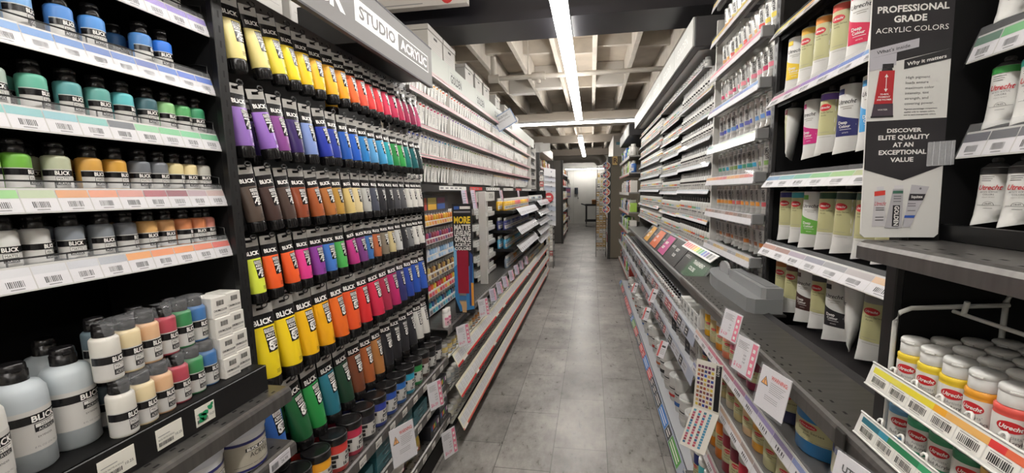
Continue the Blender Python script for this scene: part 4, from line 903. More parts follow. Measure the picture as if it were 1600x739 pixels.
# protruding shelves with labelled bottles
CB = small_bottle('craft_bottle', 0.021, 0.092, 0.03, WPL, labc=LBL, body=MATTE, capr=0.55, band=PAPER)
SEC = [((4.27, 5.95), (1.300, 1.105, 0.915), -0.745), ((5.98, 7.60), (1.345, 1.20, 1.06, 0.93, 0.80), -0.74)]
CC = {0: ['#e0b02f', '#e6c04a', '#e2a83a', '#d8706a', '#d05a6a'], 1: ['#3a3f7a', '#4a5a9a', '#8a93b0', '#3a4a8a', '#6a6a8a'], 2: ['#4a9ac0', '#5ab0c8', '#7a9a8a', '#b0a05a', '#5a8aa8']}
for s_i, ((ya, yb), zs, xf) in enumerate(SEC):
    for k, z in enumerate(zs):
        mb = MB(); mb.box(-1.088, xf - 0.03, ya, yb, z - 0.03, z - 0.0005, SHELF, 0.003); sh = mb.build('shelf', C_)
        st = price_strip(None, 1, xf - 0.025, ya + 0.18, yb, z - 0.06, 0.075, [None] * 14, tilt=0.055, chip=False, base=M('#d5dadd', 0.35), bars=True)
        L = C_.location; st.data.transform(Matrix.Translation((-L.x, -L.y, -L.z))); st.parent = sh
        n = int((yb - ya) / 0.0625)
        for i in range(n):
            cc = CC[min(k, 2)] if s_i == 0 else ['#d8d8d4', '#8a9aa8', '#4a4a50', '#b8c8d0']
            place(CB, (-0.865 if s_i == 0 else -0.86, ya + 0.035 + i * 0.0625, z), (0, 0, LR + random.uniform(-0.2, 0.2)), 'white-labelled craft bottle, %s along on the %s shelf of the %s stepped bay' % (nth(i), ORD[k], ('nearer', 'farther')[s_i]), 'bottle', 'craft bottles on the %s %s stepped shelf' % (('nearer', 'farther')[s_i], ORD[k]), col=cc[(i // (2 if s_i == 0 and k else 3)) % len(cc)], scale=(1, 1, 1 if s_i == 0 else 0.72))
            if s_i == 0 and i < 3: place(CB, (-0.93, ya + 0.035 + i * 0.0625, z), (0, 0, LR), 'white-labelled craft bottle in back, %s along the %s stepped shelf' % (ORD[i], ORD[k]), 'bottle', None, col=cc[(i // 2) % len(cc)])
# three low shelves with red trims
LJ = small_bottle('small_jar', 0.030, 0.062, 0.018, WPL, labc=LBL, capr=0.92, band=PAPER)
deck_shelf(C_, 1, -1.088, -0.80, 4.25, 7.6, 0.715, lip=0.035, holes=False)
for k, (z, x) in enumerate(((0.535, -0.785), (0.352, -0.772), (0.150, -0.765))):
    mb = MB(); mb.box(-1.088, x - 0.035, 2.285, Y1, z - 0.008, z - 0.0005, WMET); sh = mb.build('shelf', C_)
    st = price_strip(None, 1, x, 2.29, Y1, z - 0.030, 0.074, [None] * 74, tilt=-0.002, chip=False, base=M('#ddd9c8', 0.4), red=False, bars=False, clear=False)
    S = S_left(x, 2.29, z - 0.046, 0.036, 0.074)
    # rebuild as sloped holder with red lower band and tag lines
    mb = MB(); W = Y1 - 2.29
    mb.add([S(0, 0, 0), S(W, 0, 0), S(W, 0.074, 0), S(0, 0.074, 0), S(0, 0, -0.003), S(W, 0, -0.003), S(W, 0.074, -0.003), S(0, 0.074, -0.003)], [(0, 1, 2, 3), (5, 4, 7, 6), (0, 4, 5, 1), (3, 2, 6, 7), (0, 3, 7, 4), (1, 5, 6, 2)], M('#dcd6c0', 0.4))
    mb.rect(S, 0, W, 0.0, 0.011, RED if k < 2 else M('#cf5a4c', 0.5), off=0.0006)
    rr = random.Random(k)
    u = 0.01
    while u < W - 0.1:
        d = rr.choice((0.07, 0.09, 0.11)); mb.rect(S, u, u + d - 0.006, 0.018, 0.062, M('#cfcfd0', 0.45), off=0.0006)
        mb.rect(S, u + d - 0.006, u + d - 0.003, 0.018, 0.062, GINK, off=0.0006)
        for q in range(3): mb.rect(S, u + 0.012, u + d - 0.03 - 0.006 * q, 0.028 + q * 0.011, 0.031 + q * 0.011, M('#b4b3b4', 0.5), off=0.001)
        if rr.random() < 0.12: mb.rect(S, u, u + d, 0.0, 0.011, M('#e6ddd6', 0.5), off=0.0009)
        u += d
    bpy.data.objects.remove(st)
    st = mb.build('price_strip', None); L = C_.location; st.data.transform(Matrix.Translation((-L.x, -L.y, -L.z))); st.parent = sh
    for i in range(70):
        c = [['#d8c078', '#e0cfa0', '#c98a4a', '#b0b4b0', '#8a9aa0'], ['#9aa0a4', '#b8b8b4', '#8a8f94', '#c4a8a0'], ['#c8c4b0', '#b0c0b8', '#d08a90', '#a8b0b8']][k]
        place(LJ, (x - 0.068, 2.325 + i * 0.0755, z), (0, 0, LR + random.uniform(-0.3, 0.3)), 'small pale jar, %s along on the %s red-trimmed shelf from the top' % (nth(i), ORD[k]), 'jar', 'small jars on the %s red-trimmed shelf' % ORD[k], col=c[(i // 4) % len(c)])
mb = MB(); mb.box(-1.088, -0.86, 2.285, Y1, 0, 0.06, SHELF); mb.build('kick_plate', C_)
mb = MB(); mb.box(-1.12, -0.79, Y1, Y1 + 0.02, 0.02, 1.5, SHELF, 0.002); mb.box(-1.12, -0.97, Y1, Y1 + 0.02, 1.5, 2.3, M('#54504c', 0.5)); mb.build('end_panel', C_)
# cards along the steel shelf edge
k = 0
for y, st in ((2.42, 'pink'), (2.92, 'pink'), (3.25, 'lilac'), (3.5, 'lilac'), (3.75, 'lilac'), (4.05, 'lilac'), (4.35, 'lilac'), (4.65, 'lilac'), (5.0, 'lilac')):
    card('price_card', 1, -0.792, y, 0.735 if k != 0 else 0.70, 0.10 if k < 2 else 0.07, 0.12 if k < 2 else 0.095, '%s price card standing along the steel shelf edge, %s from the pegboard bay' % ('pink and white' if st == 'pink' else 'lilac', ORD[k]), style=st, yaw=-0.5, group=None); k += 1
mb = MB(); S = S_left(-0.7995, 2.32, 0.684)
for i, c in enumerate('#2f5fa0 #c23a4a #3a9ac0 #e06a2a #7a3a8a #2f3f9a #d83a5a #3a3a3c'.split()): mb.rect(S, 0.05 + i * 0.035, 0.09 + i * 0.035, 0.0, 0.028, M(c, 0.5))
mb.box(-0.8, -0.7988, 2.36, 2.66, 0.683, 0.713, INK); tag(mb.build('shelf_label'), 'dark shelf label with colour swatches on the steel shelf edge below the standee', 'shelf label')
k = 0
for y in (3.15, 3.4, 4.5, 5.6): card('price_card', 1, -0.948, y, 1.505, 0.13, 0.15, 'lilac card hanging off the black edge below the white tubes, %s along' % ORD[k], style='lilac'); k += 1
# goods on the two low shelves of the pegboard bay
TBX = carton(0.16, 0.2, 0.035, 'paint_set', ('STUDIO SET',), front=M('#2f5f66', 0.45), txt=WHT)
for i, (y, n) in enumerate(((1.14, 3), (1.33, 2), (1.52, 3), (1.70, 3), (1.88, 2))):
    for j in range(n): place(TBX, (-0.915, y, 0.4005 + j * 0.0355), (0, 0, LR), 'flat teal boxed set, %s stack along the middle steel shelf, %s from bottom' % (ORD[i], ORD[j]), 'boxed set', 'teal boxed sets', None)
GBX = carton(0.13, 0.12, 0.075, 'boxed_colour_set', ('GOLDEN',), front=M('#2a2a30', 0.4), txt=WHT)
for j, (y, z, lab) in enumerate(((2.17, 0.2255, 'dark boxed colour set at the far end of the lowest steel shelf'), (2.03, 0.2255, 'dark boxed colour set, second from the far end of the lowest steel shelf'), (2.17, 0.301, 'dark boxed colour set topping the far end pile of the lowest shelf'), (2.17, 0.4005, 'dark boxed colour set at the far end of the middle steel shelf'))):
    o = place(GBX, (-0.865, y, z), (0, 0, LR), lab, 'boxed set', None)
    mb = MB(); S = S_back(-0.065, -0.0605, 0)
    for i, c in enumerate('#3a6fc0 #d84a3a #e8c83a #3a9a5a #8a3a8a #e8e4dc'.split()): mb.rect(S, 0.012 + i * 0.018, 0.028 + i * 0.018, 0.044, 0.068, M(c, 0.5))
    s2 = mb.build('swatch_print', o, world=False)
def pouch():
    mb = MB(); n = 10; rings = []
    for a in range(6):
        t = a / 5; w_ = 0.055 * (1 - 0.15 * t); d = 0.03 * sin(pi * min(0.98, 0.12 + 0.85 * (1 - t))) + 0.002
        rings.append(ring(w_, d, 0.11 * t, 14))
    mb.loft(rings, PAINT)
    S = S_tube(lerp([(0, 0.055), (0.11, 0.047)]), lerp([(0, 0.004), (0.03, 0.03), (0.11, 0.013)])); rr = random.Random(3)
    for i in range(14):
        u = rr.uniform(-0.04, 0.03); v = rr.uniform(0.01, 0.09); mb.rect(S, u, u + 0.016, v, v + 0.012, M(rr.choice(['#e8c83a', '#d84a8a', '#3a3a3c', '#e8e4dc', '#e06a2a']), 0.35), 2, 1, off=0.003)
    return proto(mb.build('craft_pouch'))
PO = pouch()
for i in range(6): place(PO, (-0.85 - 0.075 * (i % 2), 1.50 + i * 0.085, 0.2285), (radians(-8), 0, LR - 0.5 + 0.2 * (i % 3)), 'shiny %s craft pouch, %s in the jumble on the lowest steel shelf' % (('magenta', 'yellow', 'white')[i % 3], ORD[i]), 'pouch', 'shiny craft pouches', col=('#b83a78', '#d8b83a', '#d8d4cc')[i % 3])
cone = MB(); cone.lathe([(0.045, 0), (0.045, 0.05), (0.03, 0.075), (0.012, 0.085), (0.012, 0.11), (0.008, 0.112)], M('#d8d4cc', 0.4), 20); o = cone.build('glue_bottle'); o.location = (-0.86, 1.38, 0.2255); tag(o, 'squat off-white glue bottle beside the shiny pouches', 'bottle')
card('warning_card', 1, -0.793, 1.55, 0.552, 0.12, 0.15, 'clear sleeve with a warning card hanging off the jar shelf edge', 'warning card', 'warning', yaw=-0.45)
card('price_card', 1, -0.793, 1.94, 0.56, 0.09, 0.13, 'pink and white price card hanging off the jar shelf, past the warning card', 'price card', 'pink', yaw=-0.45)
card('price_card', 1, -0.79, 2.10, 0.215, 0.1, 0.14, 'pink and white price card hanging off the lowest steel shelf', 'price card', 'pink', yaw=-0.45)

for i in range(25): place(CB, (-0.86, 4.31 + i * 0.0635, 0.7155), (0, 0, LR + random.uniform(-0.2, 0.2)), 'white-labelled craft bottle, %s along the steel shelf below the stepped lips' % nth(i), 'bottle', 'craft bottles on the steel shelf', col=('#8a9aa8', '#b8b8b4', '#c98a4a', '#6a7a6a')[(i // 3) % 4])
# ================================================================ RIGHT RUN
def foil_tube(L, a0, style, name='paint_tube', capr=0.010, caph=0.016, capm=None):
    """tube hanging cap up from a rail, crimped foot down; origin at the cap top.  styles: olive, colour, artist, silver"""
    cm = capm or M('#4c4a4a', 0.4); top = -caph; sh = top - 0.008; bot = sh - L
    a1 = a0 * 1.18
    fa = lerp([(bot, a1), (bot + L * 0.5, a0 * 1.04), (sh, a0)]); fb = lerp([(bot, 0.0015), (bot + L * 0.12, a0 * 0.22), (bot + L * 0.55, a0 * 0.7), (sh, a0 * 0.95)])
    body = {'olive': M('#d9d8d4', 0.3), 'colour': M('#dcdbd7', 0.3), 'artist': M('#e2e1dd', 0.32), 'silver': FOIL}[style]
    mb = MB(); zs = [bot, bot + 0.006, bot + L * 0.12, bot + L * 0.3, bot + L * 0.5, bot + L * 0.75, sh]
    rings = [ring(fa(z), fb(z), z + 0, 18) for z in zs]
    # slanted, slightly buckled crimp
    for k in (0, 1):
        rings[k] = [(x, y + 0.004 * sin(x / a1 * 2.2), z + 0.006 * x / a1) for x, y, z in rings[k]]
    mb.loft(rings, body); mb.loft([ring(a0 * 0.98, a0 * 0.93, sh + 0.0004, 18), ring(a0 * 0.55, a0 * 0.55, sh + 0.0075, 18), ring(capr * 0.8, capr * 0.8, top + 0.001, 18)], cm if style != 'silver' else FOIL)
    root = mb.build(name); S = S_tube(fa, fb); mb = MB(); g = M('#9b988f', 0.5); w_ = a0 * 0.95; v = lambda t: bot + L * t
    if style == 'olive':
        mb.rect(S, -w_, w_, v(0.30), v(0.995), M('#bcb98a', 0.45), 8, 4, off=0.0007, smooth=True); mb.rect(S, -w_, w_, v(0.88), v(0.985), PAPER, 8, 1, off=0.0011, smooth=True)
        mb.disc(S, -a0 * 0.1, v(0.76), a0 * 0.62, L * 0.058, M('#c42c33', 0.4), 18, off=0.0016); mb.text(S, 'Utrecht', -a0 * 0.1, v(0.742), L * 0.036, WHT, al='c', shear=0.25, bold=0.02, w=a0 * 0.95, off=0.0022)
        mb.text(S, 'Studio Series', a0 * 0.05, v(0.665), L * 0.026, INK, al='c', w=a0 * 1.2, off=0.0013); mb.text(S, 'Acrylic', -a0 * 0.2, v(0.62), L * 0.024, INK, al='c', off=0.0013)
        mb.rect(S, -a0 * 0.7, a0 * 0.4, v(0.345), v(0.35), g, 3, 1, off=0.0013); mb.rect(S, -a0 * 0.7, a0 * 0.6, v(0.265), v(0.27), g, 3, 1, off=0.0013)
    elif style == 'colour':
        mb.rect(S, -w_, w_, v(0.24), v(0.46), PAPER, 8, 2, off=0.0008, smooth=True)
        n = 10
        for i in range(n):
            u0 = -w_ + 2 * w_ * i / n; u1 = u0 + 2 * w_ / n; q0 = 0.62 - 0.14 * math.sqrt(i / n); q1 = 0.62 - 0.14 * math.sqrt((i + 1) / n)
            mb.add([S(u0, v(0.455), 0.0008), S(u1, v(0.455), 0.0008), S(u1, v(q1), 0.0008), S(u0, v(q0), 0.0008)], [(0, 1, 2, 3)], PAPER)
        mb.text(S, 'Utrecht', 0, v(0.72), L * 0.06, INK, al='c', shear=0.3, bold=0.01, w=a0 * 1.5, off=0.0009); mb.rect(S, -a0 * 0.5, a0 * 0.6, v(0.67), v(0.68), g, 3, 1); mb.rect(S, -a0 * 0.2, a0 * 0.5, v(0.64), v(0.65), g, 3, 1)
        mb.rect(S, -a0 * 0.75, -a0 * 0.1, v(0.86), v(0.94), PAPER, 3, 1, off=0.0008)
        mb.text(S, 'Deep', -a0 * 0.2, v(0.42), L * 0.045, WHT, al='c', bold=0.03, off=0.0014); mb.text(S, 'Colour', -a0 * 0.05, v(0.365), L * 0.04, WHT, al='c', bold=0.03, off=0.0014); mb.rect(S, -a0 * 0.5, a0 * 0.5, v(0.335), v(0.342), WHT, 4, 1, off=0.0013)
        mb.text(S, 'ARTISTS', 0, v(0.28), L * 0.018, WHT, al='c', off=0.0013)
    elif style == 'artist':
        mb.rect(S, -w_, w_, v(0.88), v(0.995), PAPER, 8, 1, off=0.0009, smooth=True); RS = M('#c6343c', 0.4)
        mb.text(S, 'Utrecht', 0, v(0.60), L * 0.085, RS, al='c', shear=0.3, bold=0.02, w=a0 * 1.55, off=0.001); mb.text(S, "ARTISTS' ACRYLIC", 0, v(0.545), L * 0.028, INK, al='c', w=a0 * 1.2, off=0.001)
        mb.text(S, 'COLORS', 0, v(0.50), L * 0.028, INK, al='c', off=0.001); mb.text(S, 'HEAVY BODY', 0, v(0.455), L * 0.02, g, al='c', off=0.001)
        for i in range(3): mb.rect(S, -a0 * 0.6, a0 * (0.3 - 0.1 * i), v(0.83 - 0.035 * i), v(0.838 - 0.035 * i), INK, 3, 1)
        mb.rect(S, -a0 * 0.8, a0 * 0.8, v(0.318), v(0.322), INK, 4, 1); mb.rect(S, -a0 * 0.35, a0 * 0.35, v(0.322), v(0.37), body, 3, 1, off=0.0009)
        for i in range(8):
            t0, t1 = pi * i / 8, pi * (i + 1) / 8; R_ = a0 * 0.4
            mb.add([S(R_ * cos(t0), v(0.322) + R_ * 0.8 * sin(t0), 0.001), S(R_ * cos(t1), v(0.322) + R_ * 0.8 * sin(t1), 0.001), S(R_ * 0.94 * cos(t1), v(0.322) + R_ * 0.75 * sin(t1), 0.001), S(R_ * 0.94 * cos(t0), v(0.322) + R_ * 0.75 * sin(t0), 0.001)], [(0, 1, 2, 3)], INK)
        mb.text(S, '178-479', 0, v(0.338), L * 0.02, INK, al='c', off=0.0014, bold=0.02); mb.rect(S, -a0 * 0.35, a0 * 0.3, v(0.26), v(0.265), INK, 3, 1)
    else:
        mb.rect(S, -w_ * 0.86, w_ * 0.86, v(0.2), v(0.86), M('#c2c1be', 0.3, 0.3), 6, 3, off=0.0006, smooth=True)
        mb.text(S, 'GOLDEN', a0 * 0.25, v(0.46), a0 * 0.5, INK, rot=pi / 2, bold=0.03, w=L * 0.36, off=0.0012)
        for i in range(5): mb.rect(S, -a0 * 0.7, a0 * (0.1 - 0.1 * (i % 2)), v(0.8 - 0.05 * i), v(0.815 - 0.05 * i), INK, 3, 1, off=0.001)
        mb.rect(S, -a0 * 0.7, a0 * 0.5, v(0.28), v(0.42), PAPER, 4, 1, off=0.0012)
    o = mb.build('label'); o.parent = root
    mb = MB(); mb.lathe([(capr, top + 0.0012), (capr * 1.05, top + 0.002), (capr * 1.0, -0.001), (capr * 0.8, 0)], cm, 14)
    for i in range(14): mb.box(capr * 1.03 * cos(i * pi / 7) - 0.0006, capr * 1.03 * cos(i * pi / 7) + 0.0006, capr * 1.03 * sin(i * pi / 7) - 0.0006, capr * 1.03 * sin(i * pi / 7) + 0.0006, top + 0.003, -0.002, cm)
    o = mb.build('cap'); o.parent = root
    return proto(root)
OL = foil_tube(0.180, 0.030, 'olive'); CO = foil_tube(0.187, 0.032, 'colour'); AR = foil_tube(0.086, 0.0175, 'artist', capr=0.006, caph=0.008)
SI = foil_tube(0.128, 0.0265, 'silver', 'silver_tube', capr=0.008, caph=0.012, capm=M('#d6d5d2', 0.4))
# ---- nearest bay: artists' tubes over a steel deck and the white jar rack
N_ = empty('shelving_unit', (0.9, 0.5, 0), 'black shelving bay with white red-script tubes above the wire jar rack', 'shelving unit')
mb = MB(); mb.box(1.0, 1.03, 0.12, 0.86, 1.03, 2.3, SHELF); mb.build('back_panel', N_)
mb = MB(); mb.box(0.545, 0.998, 0.862, 0.884, 1.0225, 2.3, SHELF, 0.002); mb.box(0.538, 0.552, 0.858, 0.888, 1.0225, 2.3, BLK, 0.002); mb.build('upright', N_)
deck_shelf(N_, -1, 0.998, 0.472, 0.15, 0.861, 1.384, lip=0.032, pitch=0.05)
mb = MB(); mb.box(0.60, 0.61, 0.15, 0.861, 1.3845, 1.412, BLK, 0.001); mb.build('deck_rail', N_)
for z, tags in ((1.712, ['#3a6b52', '#5fae6a', '#3f7a5a', '#4f9a86', '#2f6a5f', '#5aa08f']), (1.562, ['#4a4a55', '#44444a', '#5a5a62', '#4b4b55', '#60606a', '#44444a']), (1.862, ['#7a4a5a', '#8a5a6a', '#6a3a4a', '#9a6a7a', '#7a4a5a', '#5a3a4a'])):
    mb = MB(); mb.box(0.62, 0.998, 0.15, 0.838, z - 0.006, z, SHELF); sh = mb.build('shelf', N_)
    st = price_strip(None, -1, 0.612, 0.842, 0.56, z - 0.040, 0.042, tags, tilt=0.014); L = N_.location; st.data.transform(Matrix.Translation((-L.x, -L.y, -L.z))); st.parent = sh
for z, cs in ((1.672, [('#3f9a4a', 'green'), ('#3aa08f', 'sea green'), ('#2f8a7a', 'teal'), ('#3a6a5a', 'dark green')]), (1.520, [('#2b2a2c', 'black'), ('#2f2d2e', 'soft black'), ('#3a3a3c', 'charcoal'), ('#55555a', 'grey')]), (1.832, [('#9a3a5a', 'plum'), ('#7a3a6a', 'violet'), ('#5a3a7a', 'purple'), ('#4a3a6a', 'dark purple')])):
    for i, (c, nm) in enumerate(cs):
        place(AR, (0.632, 0.806 - i * 0.0475, z), (radians(-4), 0, RR + 0.5 + random.uniform(-0.08, 0.08)), 'white %s-topped tube with red script, %s in from the upright' % (nm, ORD[i]), 'paint tube', None, col=c)
# sign on the upright
G_ = empty('hanging_sign', (0.54, 0.852, 1.39), 'tall black and white sign about acrylic colors taped to the black upright', 'sign')
def SG(u, v, o):   # u 0..0.128, v 0..0.50 ; faces the approaching customer
    v = v if v < 0.175 else 0.175 + (v - 0.175) * 0.86
    v -= 0.004; return (0.470 + u - 0.03 * v, 0.8495 - o, 1.394 + v)
SGW, SGH = 0.120, 0.52
mb = MB(); wsg = M('#d8d7d3', 0.42)
n = 8; cor = [(0.006, 0), (SGW - 0.006, 0), (SGW, 0.006), (SGW, SGH), (0, SGH), (0, 0.006)]
mb.add([SG(u, v, 0) for u, v in cor] + [SG(u, v, -0.003) for u, v in cor], [tuple(range(6)), tuple(range(6, 12))[::-1]] + [(i, 6 + i, 6 + (i + 1) % 6, (i + 1) % 6) for i in range(6)], wsg)
mb.build('board', G_)
mb = MB(); BK = M('#262427', 0.45); GR2 = M('#4a4a4d', 0.5)
mb.poly(SG, [(0, 0.306), (SGW, 0.333), (SGW, SGH), (0, SGH)], BK)
mb.text(SG, 'PROFESSIONAL', SGW / 2, 0.405, 0.0115, WHT, al='c', bold=0.03, w=0.104); mb.text(SG, 'GRADE', SGW / 2 - 0.003, 0.3865, 0.0115, WHT, al='c', bold=0.03, w=0.048); mb.text(SG, 'ACRYLIC COLORS', SGW / 2, 0.368, 0.0095, WHT, al='c', w=0.106)
mb.poly(SG, [(0, 0.322), (0.072, 0.339), (0.072, 0.355), (0, 0.338)], M('#b4b2b9', 0.45), 0.0008); mb.poly(SG, [(0, 0.298), (0.04, 0.308), (0.04, 0.331), (0, 0.322)], M('#b4b2b9', 0.45), 0.0008)
mb.text(SG, "What's inside", 0.010, 0.329, 0.0062, BK, shear=0.2, rot=0.22, w=0.05, off=0.0012)
mb.poly(SG, [(0.052, 0.299), (SGW, 0.314), (SGW, 0.333), (0.052, 0.316)], BK, 0.0006); mb.text(SG, 'Why it matters', 0.056, 0.305, 0.0062, WHT, shear=0.2, rot=0.2, bold=0.02, w=0.058, off=0.001)
for i, t in enumerate(('High pigment', 'loads ensure', 'maximum color', 'intensity, tint', 'strength, and', 'covering power.')): mb.text(SG, t, 0.056, 0.281 - i * 0.0098, 0.0046, GR2, wmax=0.058, off=0.0006)
for i, t in enumerate(('Pigment percentage comparison', 'applies only to opaque colors,', 'not to semi-transparent colors.')): mb.text(SG, t, 0.056, 0.2225 - i * 0.0055, 0.0026, GR2, wmax=0.056, off=0.0006, bold=0.02)
# drawn tube on the sign
mb.poly(SG, [(0.018, 0.235), (0.038, 0.235), (0.0375, 0.298), (0.0155, 0.298)][::1], M('#b02a30', 0.45), 0.0009); mb.poly(SG, [(0.0095, 0.2355), (0.0375, 0.2355), (0.0385, 0.298), (0.0155, 0.298)], M('#b02a30', 0.45), 0.001)
mb.poly(SG, [(0.0065, 0.213), (0.0395, 0.213), (0.0385, 0.236), (0.0095, 0.236)], M('#453a44', 0.45), 0.001); mb.poly(SG, [(0.0055, 0.2095), (0.0400, 0.2095), (0.0400, 0.213), (0.0055, 0.213)], BK, 0.001)
mb.poly(SG, [(0.0185, 0.298), (0.0355, 0.298), (0.034, 0.303), (0.020, 0.303)], BK, 0.001); mb.poly(SG, [(0.0195, 0.303), (0.036, 0.303), (0.036, 0.311), (0.0195, 0.311)], BK, 0.0014)
mb.rect(SG, 0.0258, 0.0268, 0.262, 0.288, WHT, off=0.0014); mb.poly(SG, [(0.0235, 0.286), (0.029, 0.286), (0.0263, 0.292)], WHT, 0.0015); mb.poly(SG, [(0.0235, 0.264), (0.0263, 0.258), (0.029, 0.264)], WHT, 0.0015)
for i, t in enumerate(('70-80%', 'PIGMENT', 'AND POLYMER')): mb.text(SG, t, 0.0245, 0.2525 - i * 0.0052, 0.003, WHT, al='c', bold=0.02, off=0.0014, wmax=0.022)
mb.text(SG, 'WATER', 0.023, 0.223, 0.003, WHT, al='c', off=0.0014)
mb.poly(SG, [(0, 0.118), (0.06, 0.098), (SGW, 0.122), (SGW, 0.205), (0, 0.203)], BK, 0.0006)
for i, t in enumerate(('DISCOVER', 'ELITE QUALITY', 'AT AN', 'EXCEPTIONAL', 'VALUE')): mb.text(SG, t, 0.058 - 0.0003 * i, 0.180 - i * 0.0125, 0.0072, WHT, al='c', bold=0.03, off=0.001, w=(0.052, 0.077, 0.031, 0.072, 0.035)[i])
def drawn(pts, c, o): mb.poly(SG, pts, M(c, 0.45), o)
drawn([(0.0165, 0.0185), (0.038, 0.0205), (0.0345, 0.082), (0.0185, 0.080)], '#c3c1c4', 0.0008); drawn([(0.018, 0.072), (0.0347, 0.074), (0.0345, 0.082), (0.0178, 0.080)], '#d23f36', 0.0012); drawn([(0.021, 0.082), (0.032, 0.083), (0.032, 0.089), (0.021, 0.088)], '#cfcdd0', 0.0009); mb.text(SG, 'Utrecht', 0.027, 0.056, 0.007, M('#c6343c', 0.4), al='c', shear=0.3, w=0.0175, off=0.0014)
for q in (0.051, 0.0475, 0.035, 0.030): mb.rect(SG, 0.021, 0.034, q, q + 0.0012, GR2, off=0.0014)
drawn([(0.036, 0.0165), (0.063, 0.0165), (0.0618, 0.084), (0.046, 0.084)], '#b0aeb2', 0.0016); drawn([(0.0455, 0.076), (0.0615, 0.076), (0.0615, 0.081), (0.046, 0.081)], '#3f6a58', 0.002); drawn([(0.0475, 0.084), (0.0615, 0.084), (0.0615, 0.090), (0.0475, 0.090)], '#d4d2d4', 0.0017)
drawn([(0.047, 0.0195), (0.058, 0.0195), (0.058, 0.056), (0.047, 0.056)], '#29272a', 0.002); mb.text(SG, 'GOLDEN', 0.0497, 0.0548, 0.0066, WHT, rot=-pi / 2, w=0.034, bold=0.03, off=0.0024)
for q in (0.071, 0.067, 0.062): mb.rect(SG, 0.0475, 0.059, q, q + 0.001, GR2, off=0.002)
drawn([(0.064, 0.018), (0.076, 0.018), (0.101, 0.087), (0.074, 0.091)], '#b9b7bc', 0.0012); drawn([(0.0705, 0.064), (0.0925, 0.064), (0.0960, 0.0745), (0.072, 0.0755)], '#2e2b30', 0.0018); mb.text(SG, 'liquitex', 0.083, 0.068, 0.0045, WHT, al='c', w=0.017, bold=0.02, off=0.0022)
drawn([(0.0655, 0.034), (0.0805, 0.034), (0.0822, 0.0385), (0.0662, 0.0385)], '#2f55a8', 0.0018); mb.disc(SG, 0.0875, 0.084, 0.0018, 0.0018, M('#77757a', 0.5), 10, 0.0018)
for q in (0.058, 0.054, 0.046): mb.rect(SG, 0.070, 0.082, q, q + 0.001, GR2, off=0.0018)
mb.build('printed_front', G_)
mb = MB(); mb.add([(0.560, 0.8475, 1.511), (0.600, 0.8475, 1.513), (0.599, 0.8475, 1.553), (0.559, 0.8475, 1.551), (0.560, 0.8463, 1.511), (0.600, 0.8463, 1.513), (0.599, 0.8463, 1.553), (0.559, 0.8463, 1.551)], [(0, 1, 2, 3), (4, 7, 6, 5), (0, 4, 5, 1), (1, 5, 6, 2), (2, 6, 7, 3), (3, 7, 4, 0)], CLR2)
for i in range(4): mb.tube([(0.568 + i * 0.009, 0.8459, 1.512), (0.567 + i * 0.009, 0.8459, 1.552)], 0.0008, CLR2, 5)
mb.build('clear_tape', G_)
# steel deck under both near bays
U_ = empty('shelving_unit', (0.9, 1.4, 0), 'black shelving bay of hanging olive-labelled tubes over colour jar shelves', 'shelving unit')
mb = MB(); mb.box(1.0, 1.03, 0.892, 1.945, 0, 2.3, SHELF); mb.build('back_panel', U_)
mb = MB(); mb.box(0.725, 0.998, 1.912, 1.935, 0, 2.4, SHELF, 0.002); mb.box(0.712, 0.728, 1.906, 1.941, 0, 2.4, M('#2b2a2b', 0.4), 0.002)
for i in range(44): mb.rect(S_right(0.712, 1.93, 0.95 + i * 0.032), 0.008, 0.014, 0, 0.015, HOLE)
mb.build('upright', U_)
deck_shelf(U_, -1, 0.62, 0.472, 0.3, 2.39, 1.02, lip=0.040, pitch=0.05)
mb = MB(); mb.box(0.615, 0.70, 1.66, 2.39, 1.012, 1.0195, M('#3a3836', 0.4, 0.5)); mb.box(0.62, 0.998, 0.3, 0.89, 1.012, 1.0195, M('#3a3836', 0.4, 0.5)); mb.add([(0.62, 0.89, 1.02), (0.64, 0.89, 1.028), (0.70, 0.89, 0.985), (0.998, 0.89, 0.985), (0.62, 1.66, 1.02), (0.64, 1.66, 1.028), (0.70, 1.66, 0.985), (0.998, 1.66, 0.985)], [(0, 1, 5, 4), (1, 2, 6, 5), (2, 3, 7, 6)], M('#242223', 0.4)); mb.build('back_tray', U_)
